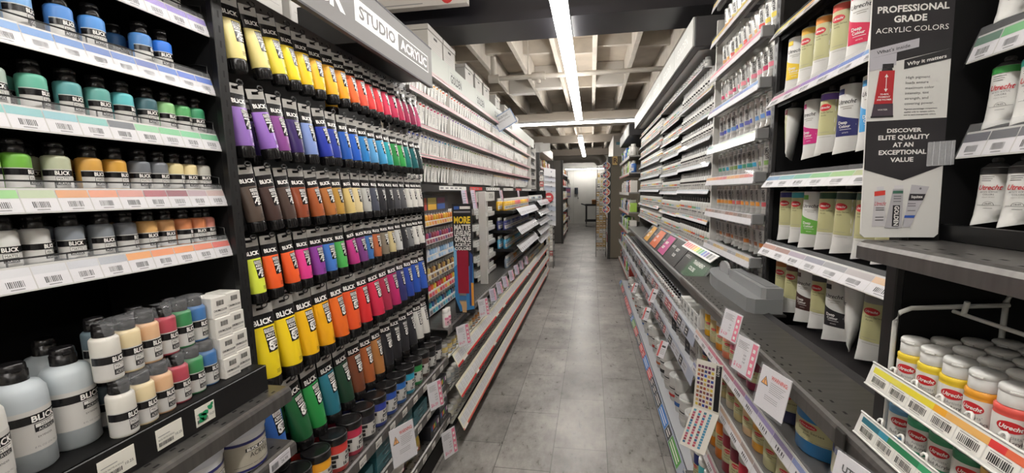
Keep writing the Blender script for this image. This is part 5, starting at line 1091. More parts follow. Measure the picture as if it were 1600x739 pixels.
UT = [(2.050, ['#d7cf4a', '#d9c04a', '#dba04a', '#cf7a5a', '#c9565a', '#b8506a', '#a85a86', '#b8a0b0'], [('C', '#ecc93a', 'yellow'), ('O', '#e2b03a', 'golden yellow'), ('O', '#dd8a32', 'orange'), ('O', '#c94a3a', 'red'), ('C', '#d42c52', 'crimson'), ('O', '#c23a4a', 'cherry')]),
      (1.803, ['#c98aa0', '#a86a9a', '#8a6ab0', '#6a6ab8', '#5a7ac0', '#6a9ad0', '#7ab0d8', '#9ac0e0'], [('O', '#8f2f42', 'wine'), ('C', '#c92a7c', 'magenta'), ('O', '#6a4aa0', 'violet'), ('C', '#262a66', 'indigo'), ('C', '#4d9fd8', 'light blue'), ('O', '#2f5fa8', 'blue')]),
      (1.500, ['#5a8ab0', '#5aa0a8', '#5aa88a', '#6ab06a', '#8ab86a', '#a8b07a', '#7a9a7a', '#5a8a7a'], [('O', '#2c2f72', 'navy'), ('O', '#3a9aa8', 'turquoise'), ('C', '#6db04a', 'green'), ('O', '#24452f', 'dark green'), ('O', '#26382f', 'blackish green'), ('O', '#3a5a4a', 'grey green'), ('O', '#55604a', 'olive')]),
      (1.235, ['#a8705a', '#8a5a4a', '#9a8a9a', '#7a7a8a', '#8a8a8e', '#b0a8a8', '#d8b088', '#c9a070'], [('O', '#a5642f', 'burnt orange'), ('O', '#5a3028', 'maroon brown'), ('C', '#3f2420', 'dark brown'), ('O', '#4f4d4c', 'charcoal'), ('C', '#232124', 'black'), ('C', '#e2e0da', 'white'), ('O', '#8d8c8c', 'grey'), ('O', '#7a5a2f', 'bronze')])]
for k, (z, tags, row) in enumerate(UT):
    mb = MB(); mb.box(0.706, 0.998, 0.9, 1.9, z + 0.004, z + 0.012, SHELF); mb.box(0.72, 0.735, 0.9, 1.9, z - 0.012, z + 0.004, SHELF); sh = mb.build('shelf', U_)
    st = price_strip(None, -1, 0.700, 1.885, 0.95, z - 0.018, 0.044, tags, tilt=0.030); L = U_.location; st.data.transform(Matrix.Translation((-L.x, -L.y, -L.z))); st.parent = sh
    n = len(row)
    for i, (s_, c, nm) in enumerate(row):
        y = 1.80 - i * (0.098 if k == 0 else 0.108 if k == 1 else 0.098 if k == 2 else 0.094) - (0.045 if k == 1 and i > 0 else 0)
        tw = {(0, 0): 0.7, (1, 0): -0.8, (1, 1): 0.3, (3, 5): -0.7}.get((k, i), 0.55 + random.uniform(-0.1, 0.1))
        place(OL if s_ == 'O' else CO, (0.742, y, z - 0.0125), (radians(-2), random.uniform(-0.03, 0.03), RR + tw), '%s tube, %s, %s from far upright, hanging row %s' % (nm, 'olive label with red oval' if s_ == 'O' else 'white with colour curve', ORD[i], ('one', 'two', 'three', 'four')[k]), 'paint tube', None, col=c)
# lower shelves of the near bay: lips with colour chips
LOW = [(0.845, 0.475, ['#d8b0a0', '#c9a0a8', '#c96a80', '#c05a70', '#b0566a', '#a86a8a', '#8a7ab0', '#9a8ac0', '#7a6a98', '#7a8ac0', '#6a9ad0', '#5a8ac8', '#5a7ab0', '#6a6a9a']),
       (0.690, 0.470, ['#8a90b8', '#a0a8c8', '#b0a898', '#a8988a', '#b89a80', '#c0a090', '#9a8478', '#8a7a78', '#7a7078', '#8a8088', '#9a9098', '#7a7a80', '#8a8a90', '#9a9aa0']),
       (0.440, 0.460, ['#d8b060', '#c8a870', '#c0b0a0', '#b87a88', '#a85a70', '#986a7a', '#b08a90', '#a89098', '#9a8a90', '#8a8088', '#9a9098', '#8a8a90', '#7a8080', '#8a9098']),
       (0.150, 0.440, ['#6a7a9a', '#8aa0b0', '#7a9a8a', '#5a8a6a', '#6a9a6a', '#4a6a5a', '#7a6a6a', '#8a7a7a', '#9a9098', '#8a8a90', '#7a8080', '#8a9098', '#9a9aa0', '#6a6a70'])]
for k, (z, x, tags) in enumerate(LOW):
    mb = MB(); mb.box(x + 0.012, 0.998, 0.45, 2.015, z - 0.008, z - 0.0006, M('#6f6d6b', 0.35, 0.5)); sh = mb.build('shelf', U_)
    st = price_strip(None, -1, x, 2.01, 0.5, z - 0.032, 0.040, tags, tilt=0.012, bars=True); L = U_.location; st.data.transform(Matrix.Translation((-L.x, -L.y, -L.z))); st.parent = sh
mb = MB(); mb.box(0.50, 0.998, 0.45, 2.015, 0.0, 0.1, SHELF); mb.build('kick_plate', U_)
def colour_jar(r, h, white_lid=True, olive=True, name='colour_jar', big=False):
    mb = MB(); mb.lathe([(r * 0.96, 0), (r, 0.003), (r, h - 0.004), (r * 0.94, h)], MATTE, 22); root = mb.build(name)
    S = S_cyl(r); mb = MB(); lab = M('#bdb98e', 0.45)
    mb.rect(S, -r * 1.5, r * 1.5, h * 0.28, h * 0.66, lab if olive else LBL, 12, 1, off=0.0007, smooth=True)
    mb.disc(S, 0, h * 0.58, r * 0.34, h * 0.055, M('#c42c33', 0.4), 16, off=0.0014); mb.text(S, 'Utrecht', 0, h * 0.562, h * 0.033, WHT, al='c', shear=0.25, w=r * 0.55, off=0.002)
    mb.text(S, 'Studio Series', r * 0.1, h * 0.45, h * 0.042, INK, al='c', w=r * 0.9, off=0.0012); mb.text(S, 'Acrylic', 0, h * 0.385, h * 0.038, INK, al='c', off=0.0012); mb.rect(S, -r * 0.8, r * 0.8, h * 0.3, h * 0.308, GINK, 5, 1, off=0.0012)
    o = mb.build('label'); o.parent = root
    mb = MB(); lm = M('#d7d6d2', 0.35); mb.lathe([(r * 1.02, h - 0.002), (r * 1.03, h), (r * 1.02, h + h * 0.12), (r * 0.96, h + h * 0.14), (0.001, h + h * 0.14)], lm, 22, c1=False); o = mb.build('lid'); o.parent = root
    return proto(root)
UJ = colour_jar(0.040, 0.098); UT_ = colour_jar(0.040, 0.150, name='tall_colour_jar'); UB = colour_jar(0.072, 0.125, name='colour_tub')
def rowR(P, x, ys, z, cols, where, cat='paint jar', grp=None, twist=0.5):
    for i, (y, (c, nm)) in enumerate(zip(ys, cols)):
        place(P, (x, y, z), (0, 0, RR + twist + random.uniform(-0.2, 0.2)), '%s jar with olive label, %s %s' % (nm, ORD[i], where), cat, grp, col=c)
rowR(UJ, 0.535, [1.95 - i * 0.088 for i in range(7)], 0.845, [('#e0ab2c', 'golden yellow'), ('#c8b98a', 'buff'), ('#e0902c', 'orange'), ('#dc8264', 'coral'), ('#b85a70', 'rose'), ('#a83a52', 'carmine'), ('#8a2f4a', 'wine')], 'from the desk end, top jar shelf')
rowR(UB, 0.575, [1.255, 1.09, 0.925], 0.8455, [('#23264a', 'navy'), ('#3a7fb8', 'sky blue banded'), ('#2f3f86', 'dark blue banded')], 'of the wide tubs under the steel deck', 'paint tub')
rowR(UJ, 0.53, [1.95 - i * 0.088 for i in range(14)], 0.690, [('#26305e', 'navy'), ('#2f3f7a', 'deep blue'), ('#8a9a80', 'sage'), ('#b0a070', 'sand'), ('#c9b9a0', 'stone'), ('#c2b27e', 'pale olive'), ('#d8b890', 'peach'), ('#d89a3a', 'ochre'), ('#b9b48a', 'olive'), ('#b8b08a', 'khaki'), ('#c9c2a0', 'ivory'), ('#8a7a6a', 'taupe'), ('#6a5a50', 'umber'), ('#4a4a50', 'charcoal')], 'from the desk end, second jar shelf')
rowR(UT_, 0.525, [1.95 - i * 0.088 for i in range(14)], 0.440, [('#e3b022', 'yellow'), ('#e0a224', 'golden'), ('#e08a24', 'orange'), ('#dc7a2a', 'deep orange'), ('#8a2a38', 'maroon'), ('#6a2430', 'dark maroon'), ('#b0283a', 'red'), ('#a82a42', 'crimson'), ('#7a4a9a', 'violet'), ('#4a80b8', 'blue'), ('#3a6a9a', 'steel blue'), ('#3a4a7a', 'indigo'), ('#2f3a5a', 'dark blue'), ('#3a3a40', 'black')], 'from the desk end, tall jar shelf')
rowR(UT_, 0.505, [1.93 - i * 0.088 for i in range(12)], 0.150, [('#28306a', 'indigo'), ('#4aa0a8', 'aqua'), ('#4a9a4a', 'green'), ('#2a6a3a', 'dark green'), ('#4a4a40', 'olive black'), ('#3a2f2c', 'brown black'), ('#5a5a5a', 'grey'), ('#d0cec8', 'white'), ('#2f2f33', 'black'), ('#8a8a88', 'mid grey'), ('#6a4a3a', 'brown'), ('#a06a3a', 'sienna')], 'from the desk end, bottom jar shelf')
for y, z0, w_, h, st, lab in ((1.425, 1.092, 0.095, 0.088, 'pink', 'pink and white price card on the steel deck edge, beside the grey sample desk'), (1.285, 1.05, 0.098, 0.10, 'pink', 'pink and white price card on the steel deck edge, between two other cards'),
                            (1.09, 1.035, 0.105, 0.102, 'warning', 'warning card in a clear sleeve on the steel deck edge'), (0.735, 1.02, 0.115, 0.115, 'text', 'text card in a clear sleeve under the white wire rack')):
    card('warning_card' if st == 'warning' else 'price_card', -1, 0.466, y, z0, w_, h, lab, style=st, yaw=0.25)
mb = MB(); mb.box(0.4645, 0.4715, 0.838, 0.868, 0.980, 1.024, M('#4a4846', 0.3, 0.8), 0.002); mb.build('edge_clip', U_)
# colour chart leaflet hanging from the second lip
LF = empty('colour_chart', (0.425, 1.50, 0.86), 'folded leaflet of colour swatches hanging off the jar shelf', 'leaflet')
def SLa(u, v, o): return (0.438 - 0.10 * (u / 0.15) * 0.55 - 0.006 * o, 1.545 - u * 0.72 - o, 0.665 + v - 0.05 * (u / 0.15) * 0)
def SLf(u, v, o):   # upper leaf
    d = Vector((0.62, -0.78, 0)); nrm = Vector((-0.78, -0.62, 0)); p = Vector((0.375, 1.565, 0.705)) + d * u + nrm * (o + 0.012 * (1 - v / 0.19)) + Vector((0, 0, v + 0.1 * u))
    return tuple(p)
def SLg(u, v, o):   # lower leaf, kicked out
    d = Vector((0.62, -0.78, 0)); nrm = Vector((-0.78, -0.62, 0)); p = Vector((0.375, 1.565, 0.705)) + d * (u - 0.12 * v) + nrm * (o + 0.012 + 0.30 * v) + Vector((0, 0, -0.95 * v + 0.1 * u)); return tuple(p)
mb = MB(); PW = 0.105; cardm = M('#dedad0', 0.55)
for S, hh, sg in ((SLf, 0.175, 1), (SLg, 0.15, -1)):
    m2 = MB(); q = [S(0, 0, 0), S(PW, 0, 0), S(PW, hh, 0), S(0, hh, 0), S(0, 0, -0.001), S(PW, 0, -0.001), S(PW, hh, -0.001), S(0, hh, -0.001)]
    fs = [(0, 1, 2, 3), (5, 4, 7, 6), (0, 4, 5, 1), (3, 2, 6, 7), (0, 3, 7, 4), (1, 5, 6, 2)]
    m2.add(q, fs if sg > 0 else [f[::-1] for f in fs], cardm)
    pal = '#d8c04a #5a2a5a #3a4a7a #8a5a3a #b88a4a #c9a86a #2f4a9a #3a5ab0 #d0a060 #6a3a5a #a04a3a #c06a4a'.split() if sg > 0 else '#5a9ab0 #4a8aa8 #b04a5a #c05a6a #3a6a90 #a85a70 #4a7a8a #8a3a4a'.split()
    cols, rows = (5, 10) if sg > 0 else (4, 13)
    for a in range(cols):
        for b in range(rows):
            uu = PW * (0.08 + a * (0.66 if sg > 0 else 0.8) / cols); v_ = hh * (0.05 + b * 0.88 / rows)
            m2.rect(S, uu, uu + PW * 0.1, v_, v_ + hh * 0.055, M(pal[(a * 3 + b * 5 + a * b) % len(pal)], 0.5), off=0.0006)
    if sg > 0: m2.rect(S, PW * 0.77, PW * 0.97, 0.008, hh - 0.006, INK, off=0.0006); m2.text(S, 'Utrecht', PW * 0.90, hh * 0.75, 0.012, WHT, rot=pi / 2, shear=0.3, w=0.04, off=0.001)
    m2.build('upper_leaf' if sg > 0 else 'lower_leaf', LF)
# ---- white wire rack of jars
W_ = empty('wire_rack', (0.62, 0.6, 1.02), 'white wire rack of jars standing on the steel deck', 'wire rack')
WW_ = M('#d9d8d3', 0.35); T1 = (1.118, 0.512); T2 = (1.006, 0.500)
mb = MB()
mb.tube([(0.535, 0.845, 1.026), (0.535, 0.845, 1.24), (0.54, 0.842, 1.258), (0.555, 0.84, 1.266), (0.70, 0.84, 1.275)], 0.0042, WW_, 8)
mb.tube([(0.70, 0.845, 1.03), (0.70, 0.845, 1.28), (0.70, 0.835, 1.298), (0.70, 0.82, 1.306), (0.70, 0.3, 1.306)], 0.0042, WW_, 8); mb.build('frame', W_)
mb = MB(); mb.tube([(0.535, 0.30, 1.27), (0.60, 0.30, 1.27), (0.70, 0.30, 1.27)], 0.004, WW_, 8); mb.tube([(0.62, 0.84, 1.262), (0.62, 0.30, 1.262)], 0.0035, WW_, 8); mb.tube([(0.62, 0.82, 1.262), (0.62, 0.815, 1.285)], 0.004, WW_, 8); mb.build('top_bar', W_)
mb = MB(); mb.tube([(0.535, 0.845, 1.029), (0.535, 0.836, 1.0256), (0.75, 0.836, 1.0256)], 0.0042, WW_, 8); mb.build('foot', W_)
T_TAGS = [['#d9cf4a', '#d8cc5a', '#d9c83a', '#e0a030', '#dba860', '#cf3a3a', '#d86a4a', '#c82a3a', '#d06a8a', '#c0283a', '#c86a80', '#a82a3a'], ['#2f6a7a', '#3a8aa0', '#2f7a52', '#3f9a6a', '#26443a', '#4a7a5a', '#24382f', '#5a8a6a', '#e09a3a', '#d8b070', '#c99a4a', '#a06a3a']]
for k, ((z, x), tags) in enumerate(((T1, T_TAGS[0]), (T2, T_TAGS[1]))):
    if k == 1: z = 1.028
    dz = 0.135 if k == 0 else 0.034
    zt = 1.150 if k == 0 else 1.0535
    mb = MB()
    for i in range(11): mb.tube([(x + 0.02, 0.835 - i * 0.052, zt - 0.022), (0.72, 0.835 - i * 0.052, zt - 0.022)], 0.0016, WW_, 5)
    mb.tube([(x + 0.03, 0.845, zt - 0.022), (x + 0.03, 0.3, zt - 0.022)], 0.002, WW_, 5); mb.tube([(0.72, 0.845, zt - 0.022), (0.72, 0.3, zt - 0.022)], 0.002, WW_, 5)
    for i in range(10):
        y = 0.818 - i * 0.052; q = [(x + 0.008 + 0.004 * sin(a), y + 0.007 * cos(a), zt + 0.004 + 0.010 * sin(a)) for a in [pi * j / 6 for j in range(7)]]
        mb.tube(q, 0.0024, WW_, 6)
    tr = mb.build('tray', W_)
    S = S_right(x, 0.850, zt - 0.030, 0.010, 0.034); m2 = MB(); Wd = 0.56
    m2.add([S(-0.006, 0, 0), S(Wd, 0, 0), S(Wd, 0.038, 0), S(-0.006, 0.038, 0), S(-0.006, 0, -0.003), S(Wd, 0, -0.003), S(Wd, 0.038, -0.003), S(-0.006, 0.038, -0.003)], [(0, 1, 2, 3), (5, 4, 7, 6), (0, 4, 5, 1), (3, 2, 6, 7), (0, 3, 7, 4), (1, 5, 6, 2)], WW_)
    st = Wd / 12
    for i in range(12):
        m2.rect(S, 0.004 + i * st, 0.002 + (i + 1) * st, 0.004, 0.034, M('#e4e2da', 0.5), off=0.0006)
        m2.rect(S, 0.004 + i * st, 0.004 + (i + 0.5) * st, 0.024, 0.034, M(tags[i], 0.45), off=0.001); m2.rect(S, 0.004 + (i + 0.5) * st, 0.004 + (i + 1) * st, 0.024, 0.034, M(tags[min(11, i + (i % 2))], 0.45), off=0.001)
        m2.bars(S, 0.009 + i * st, -0.003 + (i + 1) * st, 0.008, 0.0185, INK, 13, off=0.001, seed=i); m2.rect(S, 0.009 + i * st, -0.008 + (i + 1) * st, 0.0205, 0.0215, GINK, off=0.001); m2.rect(S, 0.013 + i * st, -0.012 + (i + 1) * st, 0.0055, 0.0065, GINK, off=0.001)
    m2.tube([S(-0.006, 0.039, 0), S(Wd, 0.039, 0)], 0.002, WW_, 6); m2.tube([S(-0.006, -0.001, 0), S(Wd, -0.001, 0)], 0.002, WW_, 6)
    L = W_.location; o = m2.build('price_strip', None); o.data.transform(Matrix.Translation((-L.x, -L.y, -L.z))); o.parent = tr
def rack_jar():
    r, h = 0.0215, 0.062
    mb = MB(); mb.lathe([(r * 0.95, 0), (r, 0.002), (r, h * 0.82), (r * 0.99, h * 0.86), (r * 1.02, h * 0.88), (r * 1.02, h * 0.96), (r * 0.93, h)], MATTE, 24); root = mb.build('craft_jar')
    S = S_cyl(r); mb = MB()
    mb.rect(S, -r * 1.7, r * 1.7, 0.001, h * 0.80, M('#dad8d2', 0.4), 14, 1, off=0.0005, smooth=True); mb.rect(S, -r * 1.2, r * 0.9, h * 0.10, h * 0.17, PAPER, 10, 1, off=0.0009, smooth=True)
    mb.disc(S, -r * 0.1, h * 0.60, r * 0.62, h * 0.125, M('#c0262c', 0.35), 20, off=0.001); mb.text(S, 'Utrecht', -r * 0.1, h * 0.555, h * 0.09, WHT, al='c', shear=0.25, bold=0.03, w=r * 1.0, off=0.0015)
    mb.text(S, "Artists'", r * 0.05, h * 0.36, h * 0.07, GINK, al='c', off=0.0009); mb.text(S, 'Fluid Acrylics', 0, h * 0.24, h * 0.085, INK, al='c', w=r * 1.5, off=0.0009)
    mb.bars(S, r * 1.1, r * 1.6, h * 0.1, h * 0.6, INK, 6, off=0.0009); o = mb.build('label'); o.parent = root
    mb = MB(); c0 = h + 0.0005; hc = 0.026; rc = r * 0.88; cm = M('#d3d2ce', 0.45)
    mb.lathe([(rc, c0), (rc * 1.02, c0 + 0.001), (rc * 1.0, c0 + hc * 0.66), (rc * 0.985, c0 + hc * 0.67), (rc * 1.04, c0 + hc * 0.7), (rc * 1.02, c0 + hc * 0.92), (rc * 0.94, c0 + hc), (0.0005, c0 + hc)], cm, 24, c1=False)
    mb.box(-rc * 0.35, rc * 0.35, -rc * 1.12, -rc * 0.9, c0 + hc * 0.72, c0 + hc * 0.84, cm, 0.0006); o = mb.build('cap'); o.parent = root
    return proto(root)
RJ = rack_jar()
up = [('#e3c63a', 'yellow'), ('#e8cd3a', 'lemon'), ('#e0c02f', 'deep yellow'), ('#e09a2f', 'orange'), ('#d8544a', 'coral'), ('#cf3f5c', 'pink red'), ('#cf4a66', 'rose'), ('#c03a5a', 'crimson'), ('#b03050', 'carmine')]
lo = [('#5f93b8', 'blue'), ('#3f9a72', 'green'), ('#3f8a62', 'leaf green'), ('#357a56', 'dark green'), ('#d8b05a', 'sand'), ('#dba878', 'peach'), ('#c99a78', 'tan'), ('#a06a4a', 'brown'), ('#6a4a3a', 'umber')]
for k, (zt, row) in enumerate(((1.1300, up), (1.0338, lo))):
    for d in range(4 if k == 0 else 2):
        for i in range(9):
            c, nm = row[i]; y = 0.818 - i * 0.0465
            if k == 1 and i > 7: continue
            
            place(RJ, (0.552 + d * 0.0455 + (0.0 if k == 0 else -0.005), y - 0.0, zt), (0, 0, RR + 0.6 + random.uniform(-0.25, 0.25)), '%s white-capped jar, %s along, %s row back, %s rack tray' % (nm, ORD[i], ORD[d], ('upper', 'lower')[k]), 'jar', None, col=c)
# ================================================================ RIGHT RUN: SILVER TUBES, BOTTLES, DESK, LOW SHELVES
V_ = empty('shelving_unit', (0.9, 2.4, 0), 'shelving bay of silver tubes under clear label rails', 'shelving unit')
mb = MB(); mb.box(1.0, 1.03, 1.955, 2.75, 0, 2.48, M('#7d7c7a', 0.5)); mb.build('back_panel', V_)
SZ = [(2.475, '#d8b84a #e0c86a #d8c04a #d8a83a #d89a3a #c98a3a'), (2.285, '#e0d070 #e0cc5a #d8c04a #d8b04a #d8a04a #d09050'), (2.095, '#e0a0a0 #e08a94 #d87a8a #d8708a #e090a0 #d88090'), (1.900, '#8a6a98 #6a6aa8 #5a6ab0 #5a7ac0 #6a90c8 #5a8ac0'), (1.700, '#3a7a8a #3a8a80 #4a8a6a #5a9a6a #7a9a5a #8a9a6a'), (1.525, '#d8a060 #d89a50 #d8904a #cf7a50 #d06a58 #c85a60'), (1.350, '#8a5a48 #a06a50 #8a6a5a #6a5a52 #8a7a70 #a0908a'), (1.165, '#b0a090 #8a8a8c #a0a0a2 #c0a060 #c8a868 #d0b078')]
for k, (z, tg) in enumerate(SZ):
    tg = tg.split()
    mb = MB(); mb.box(0.768, 0.998, 1.96, 2.72, z + 0.006, z + 0.012, CLR); mb.box(0.69, 0.705, 1.955, 2.72, z - 0.012, z + 0.014, M('#a9a9aa', 0.4)); sh = mb.build('shelf', V_)
    st = price_strip(None, -1, 0.672, 2.72, 1.955, z - 0.026, 0.046, [tg[i % 6] for i in range(12)], tilt=0.012, bars=False, base=M('#c4c4c6', 0.5)); L = V_.location; st.data.transform(Matrix.Translation((-L.x, -L.y, -L.z))); st.parent = sh
    mb = MB(); mb.box(0.664, 0.712, 1.943, 1.962, z - 0.022, z + 0.022, M('#7f7f80', 0.4), 0.003); mb.build('rail_clip', V_)
    for i in range(11):
        y = 1.99 + i * 0.066
        dark = (i * 5 + k * 3) % 11 == 3
        o = place(SI, (0.737, y, z - 0.0125), (radians(-2), random.uniform(-0.03, 0.03), RR + 0.3 + random.uniform(-0.35, 0.35)), 'silver paint tube, %s from the black upright under clear rail %s' % (ORD[i], ('one', 'two', 'three', 'four', 'five', 'six', 'seven', 'eight')[k]), 'paint tube', None, col=tg[(i * 7 + k) % 6] if (k + i) % 3 else ['#e0c030', '#d84030', '#c03a60', '#3a4ab0', '#3a9ac0', '#e09030', '#c87a3a', '#d89a3a'][k])
X_ = empty('shelving_unit', (0.9, 4.7, 0), 'long shelving run of white bottles with clear angled label rails', 'shelving unit')
mb = MB(); mb.box(1.0, 1.03, 2.755, 6.72, 0, 2.42, M('#c4c3c0', 0.5)); mb.build('back_panel', X_)
mb = MB(); mb.box(0.70, 0.998, 2.735, 2.75, 1.05, 2.42, WMET); mb.build('divider', X_)
mb = MB(); mb.box(0.72, 0.998, 6.72, 6.735, 0, 2.3, M('#55524d', 0.5)); mb.build('end_panel', X_)
FB = small_bottle('fluid_bottle', 0.0235, 0.078, 0.034, M('#858483', 0.35), capr=0.72, body=M('#bdbcb8', 0.4), band=FILM, labc=M('#bdbbb7', 0.5))
KB = small_bottle('capped_bottle', 0.024, 0.080, 0.026, CAPB, capr=0.66, body=M('#b3b2ad', 0.4), band=PAPER, labc=M('#bfbdb8', 0.5))
WJ = small_bottle('white_jar', 0.036, 0.085, 0.02, WPL, capr=0.92, body=M('#bdbbb6', 0.4), band=PAPER)
RZ = [(2.245, 0), (2.075, 0), (1.935, 0), (1.795, 0), (1.640, 1), (1.475, 1), (1.290, 1), (1.115, 1)]
CH = ['#c04a3a', '#d89a3a', '#d8c85a', '#b8b8b4', '#8aa8b8', '#6a9a6a', '#d06a4a', '#8a8a8c']
for k, (z, dk) in enumerate(RZ):
    segs = ((2.76, 3.75), (3.77, 4.72), (4.74, 6.70)) if k else ((3.0, 4.72), (4.74, 6.70))
    for s_i, (ya, yb) in enumerate(segs):
        xo = (0.0, 0.012, 0.004)[s_i % 3]; zo = (0, -0.012, 0.01)[s_i % 3] * (1 if k else 0)
        zz = z + zo
        mb = MB(); mb.box(0.700 + xo, 0.998, ya, yb, zz - 0.010, zz - 0.0006, M('#c7c7c6', 0.4) if s_i != 1 else SHELF); sh = mb.build('shelf', X_)
        n = 16 if s_i < 2 else 30
        st = price_strip(None, -1, 0.694 + xo, yb, ya, zz - 0.026, 0.028, [(CH[(i // 2 + k * 3) % 8] if k not in (3, 4, 5) else '#aab4ba') for i in range(n)], tilt=0.012, bars=(k in (3, 4)), base=M('#8f9498', 0.3)); L = X_.location; st.data.transform(Matrix.Translation((-L.x, -L.y, -L.z))); st.parent = sh
        pitch = 0.062
        m_ = int((yb - ya) / (pitch if s_i < 2 else 0.085))
        P = FB if (s_i == 0 and k < 6) else KB if s_i < 2 or k % 2 == 0 else WJ
        nm = 'fluid paint bottle with pale cap' if P is FB else 'white bottle with black cap' if P is KB else 'white jar with white lid'
        for i in range(m_):
            y = ya + 0.035 + i * ((yb - ya - 0.05) / m_)
            gap = (2.335 if k == 0 else RZ[k - 1][0]) - z; sz = max(0.55, (gap - 0.042) / 0.110)
            place(P, ((0.742 if P is WJ else 0.728) + xo, y, zz), (0, 0, RR + random.uniform(-0.3, 0.3)), '%s, %s along %s section, %s rail from top' % (nm, nth(i), ('near', 'middle', 'far')[s_i if k else s_i + 1], ORD[k]), 'bottle' if P is not WJ else 'jar', None, col=CH[(i // 2 + k * 3) % 8], scale=(1.08, 1.08, sz))
# pale fascia over the bottles
F2 = empty('fascia_sign', (0.7, 4.7, 2.35), 'long fascia box with pale front panels over the white bottles', 'sign')
mb = MB(); mb.box(0.622, 0.96, 2.93, 6.58, 2.345, 2.52, M('#39383a', 0.5), 0.003); mb.build('box', F2)
mb = MB()
for i in range(6):
    y0 = 2.94 + i * 0.607; mb.box(0.610, 0.6215, y0, y0 + 0.60, 2.35, 2.52, M('#cdcfcb', 0.5), 0.001)
    mb.text(S_right(0.610, y0 + 0.50, 2.41), 'GOLDEN', 0, 0, 0.05, M('#f6f6f2', 0.5), w=0.36, bold=0.02)
mb.build('front_panels', F2)
mb = MB(); mb.box(0.66, 0.95, 3.0, 6.5, 2.3405, 2.3448, M('#b9b7b4', 0.25)); mb.build('glossy_underside', F2)
# grey spiral duct piece above the silver tubes
D_ = empty('duct_pipe', (0.78, 2.4, 2.72), 'round grey metal drum hanging above the silver tubes', 'duct')
mb = MB(); mb.lathe([(0.16, 2.53), (0.185, 2.55), (0.19, 2.60), (0.19, 3.157)], M('#a7a6a4', 0.35, 0.5), 28, cx=0.83, cy=2.55); mb.build('drum', D_)
mb = MB(); mb.lathe([(0.194, 2.60), (0.194, 2.625)], M('#8c8b89', 0.35, 0.6), 28, cx=0.83, cy=2.55); mb.build('band', D_)
# slanted printed signs on the ledge
LG = [('#2f5a3a', 2.42, 3.05, ('TRANSPARENT', 'COLORS')), ('#26282a', 3.07, 3.55, ('BODY', 'FLUID')), ('#c2488a', 3.57, 4.0, ('HEAVY', 'BODY')), ('#dd6a3a', 4.02, 4.55, ('HIGH', 'FLOW')), ('#dca03a', 4.57, 5.0, ('OPEN', 'SLOW'))]
deck_shelf(X_, -1, 0.998, 0.545, 2.40, 6.7, 0.945, mat=M('#8a8988', 0.35, 0.5), lip=0.035, holes=False)
names_ = ['green and black', 'plain black', 'black and pink', 'orange', 'yellow']
for i, (c, ya, yb, tx) in enumerate(LG):
    S = S_right(0.660, yb, 0.9455, 0.0, 1)
    def SS(u, v, o, yb=yb): return (0.560 + v * 0.62 - o * 0.78, yb - u, 0.950 + v * 0.78 + o * 0.62)
    W = yb - ya; mb = MB()
    mb.add([SS(0, 0, 0), SS(W, 0, 0), SS(W, 0.19, 0), SS(0, 0.19, 0), SS(0, 0, -0.004), SS(W, 0, -0.004), SS(W, 0.19, -0.004), SS(0, 0.19, -0.004)], [(0, 1, 2, 3), (5, 4, 7, 6), (0, 4, 5, 1), (3, 2, 6, 7), (0, 3, 7, 4), (1, 5, 6, 2)], M('#2a2b2c', 0.25))
    mb.poly(SS, [(W * 0.3, 0.01), (W * 0.98, 0.01), (W * 0.9, 0.18), (W * 0.35, 0.18)], M(c, 0.25), 0.0006)
    for j, t in enumerate(tx): mb.text(SS, t, W * 0.42, 0.10 - 0.045 * j, 0.024, WHT, wmax=W * 0.45, bold=0.02, off=0.001)
    mb.text(SS, 'ACRYLICS', W * 0.04, 0.11, 0.02, WHT, wmax=W * 0.24, off=0.001)
    if i == 0: mb.poly(SS, [(W * 0.93, 0.005), (W * 0.99, 0.005), (W * 0.99, 0.06)], M('#8ad84a', 0.3), 0.001)
    tag(mb.build('ledge_sign'), 'slanted glossy %s sign on the ledge below the white bottles' % names_[i], 'sign')
mb = MB()
def SC2(u, v, o): return (0.615 + v * 0.8 - o * 0.6, 3.10 - u, 1.095 + v * 0.6 + o * 0.8)
mb.add([SC2(0, 0, 0), SC2(0.72, 0, 0), SC2(0.72, 0.06, 0), SC2(0, 0.06, 0), SC2(0, 0, -0.004), SC2(0.72, 0, -0.004), SC2(0.72, 0.06, -0.004), SC2(0, 0.06, -0.004)], [(0, 1, 2, 3), (5, 4, 7, 6), (0, 4, 5, 1), (3, 2, 6, 7), (0, 3, 7, 4), (1, 5, 6, 2)], M('#d7d6d2', 0.4))
for i, c in enumerate('#c23a3a #c83a4a #d0503a #d8703a #d8a03a #d8d03a #7ab03a #3a9a5a #3a6ab0 #5a4a9a #3a3a3c #8a8a8c'.split()): mb.rect(SC2, 0.02 + i * 0.057, 0.065 + i * 0.057, 0.012, 0.05, M(c, 0.4), off=0.0006)
tag(mb.build('colour_strip'), 'narrow strip of colour swatches above the green ledge sign', 'colour strip')
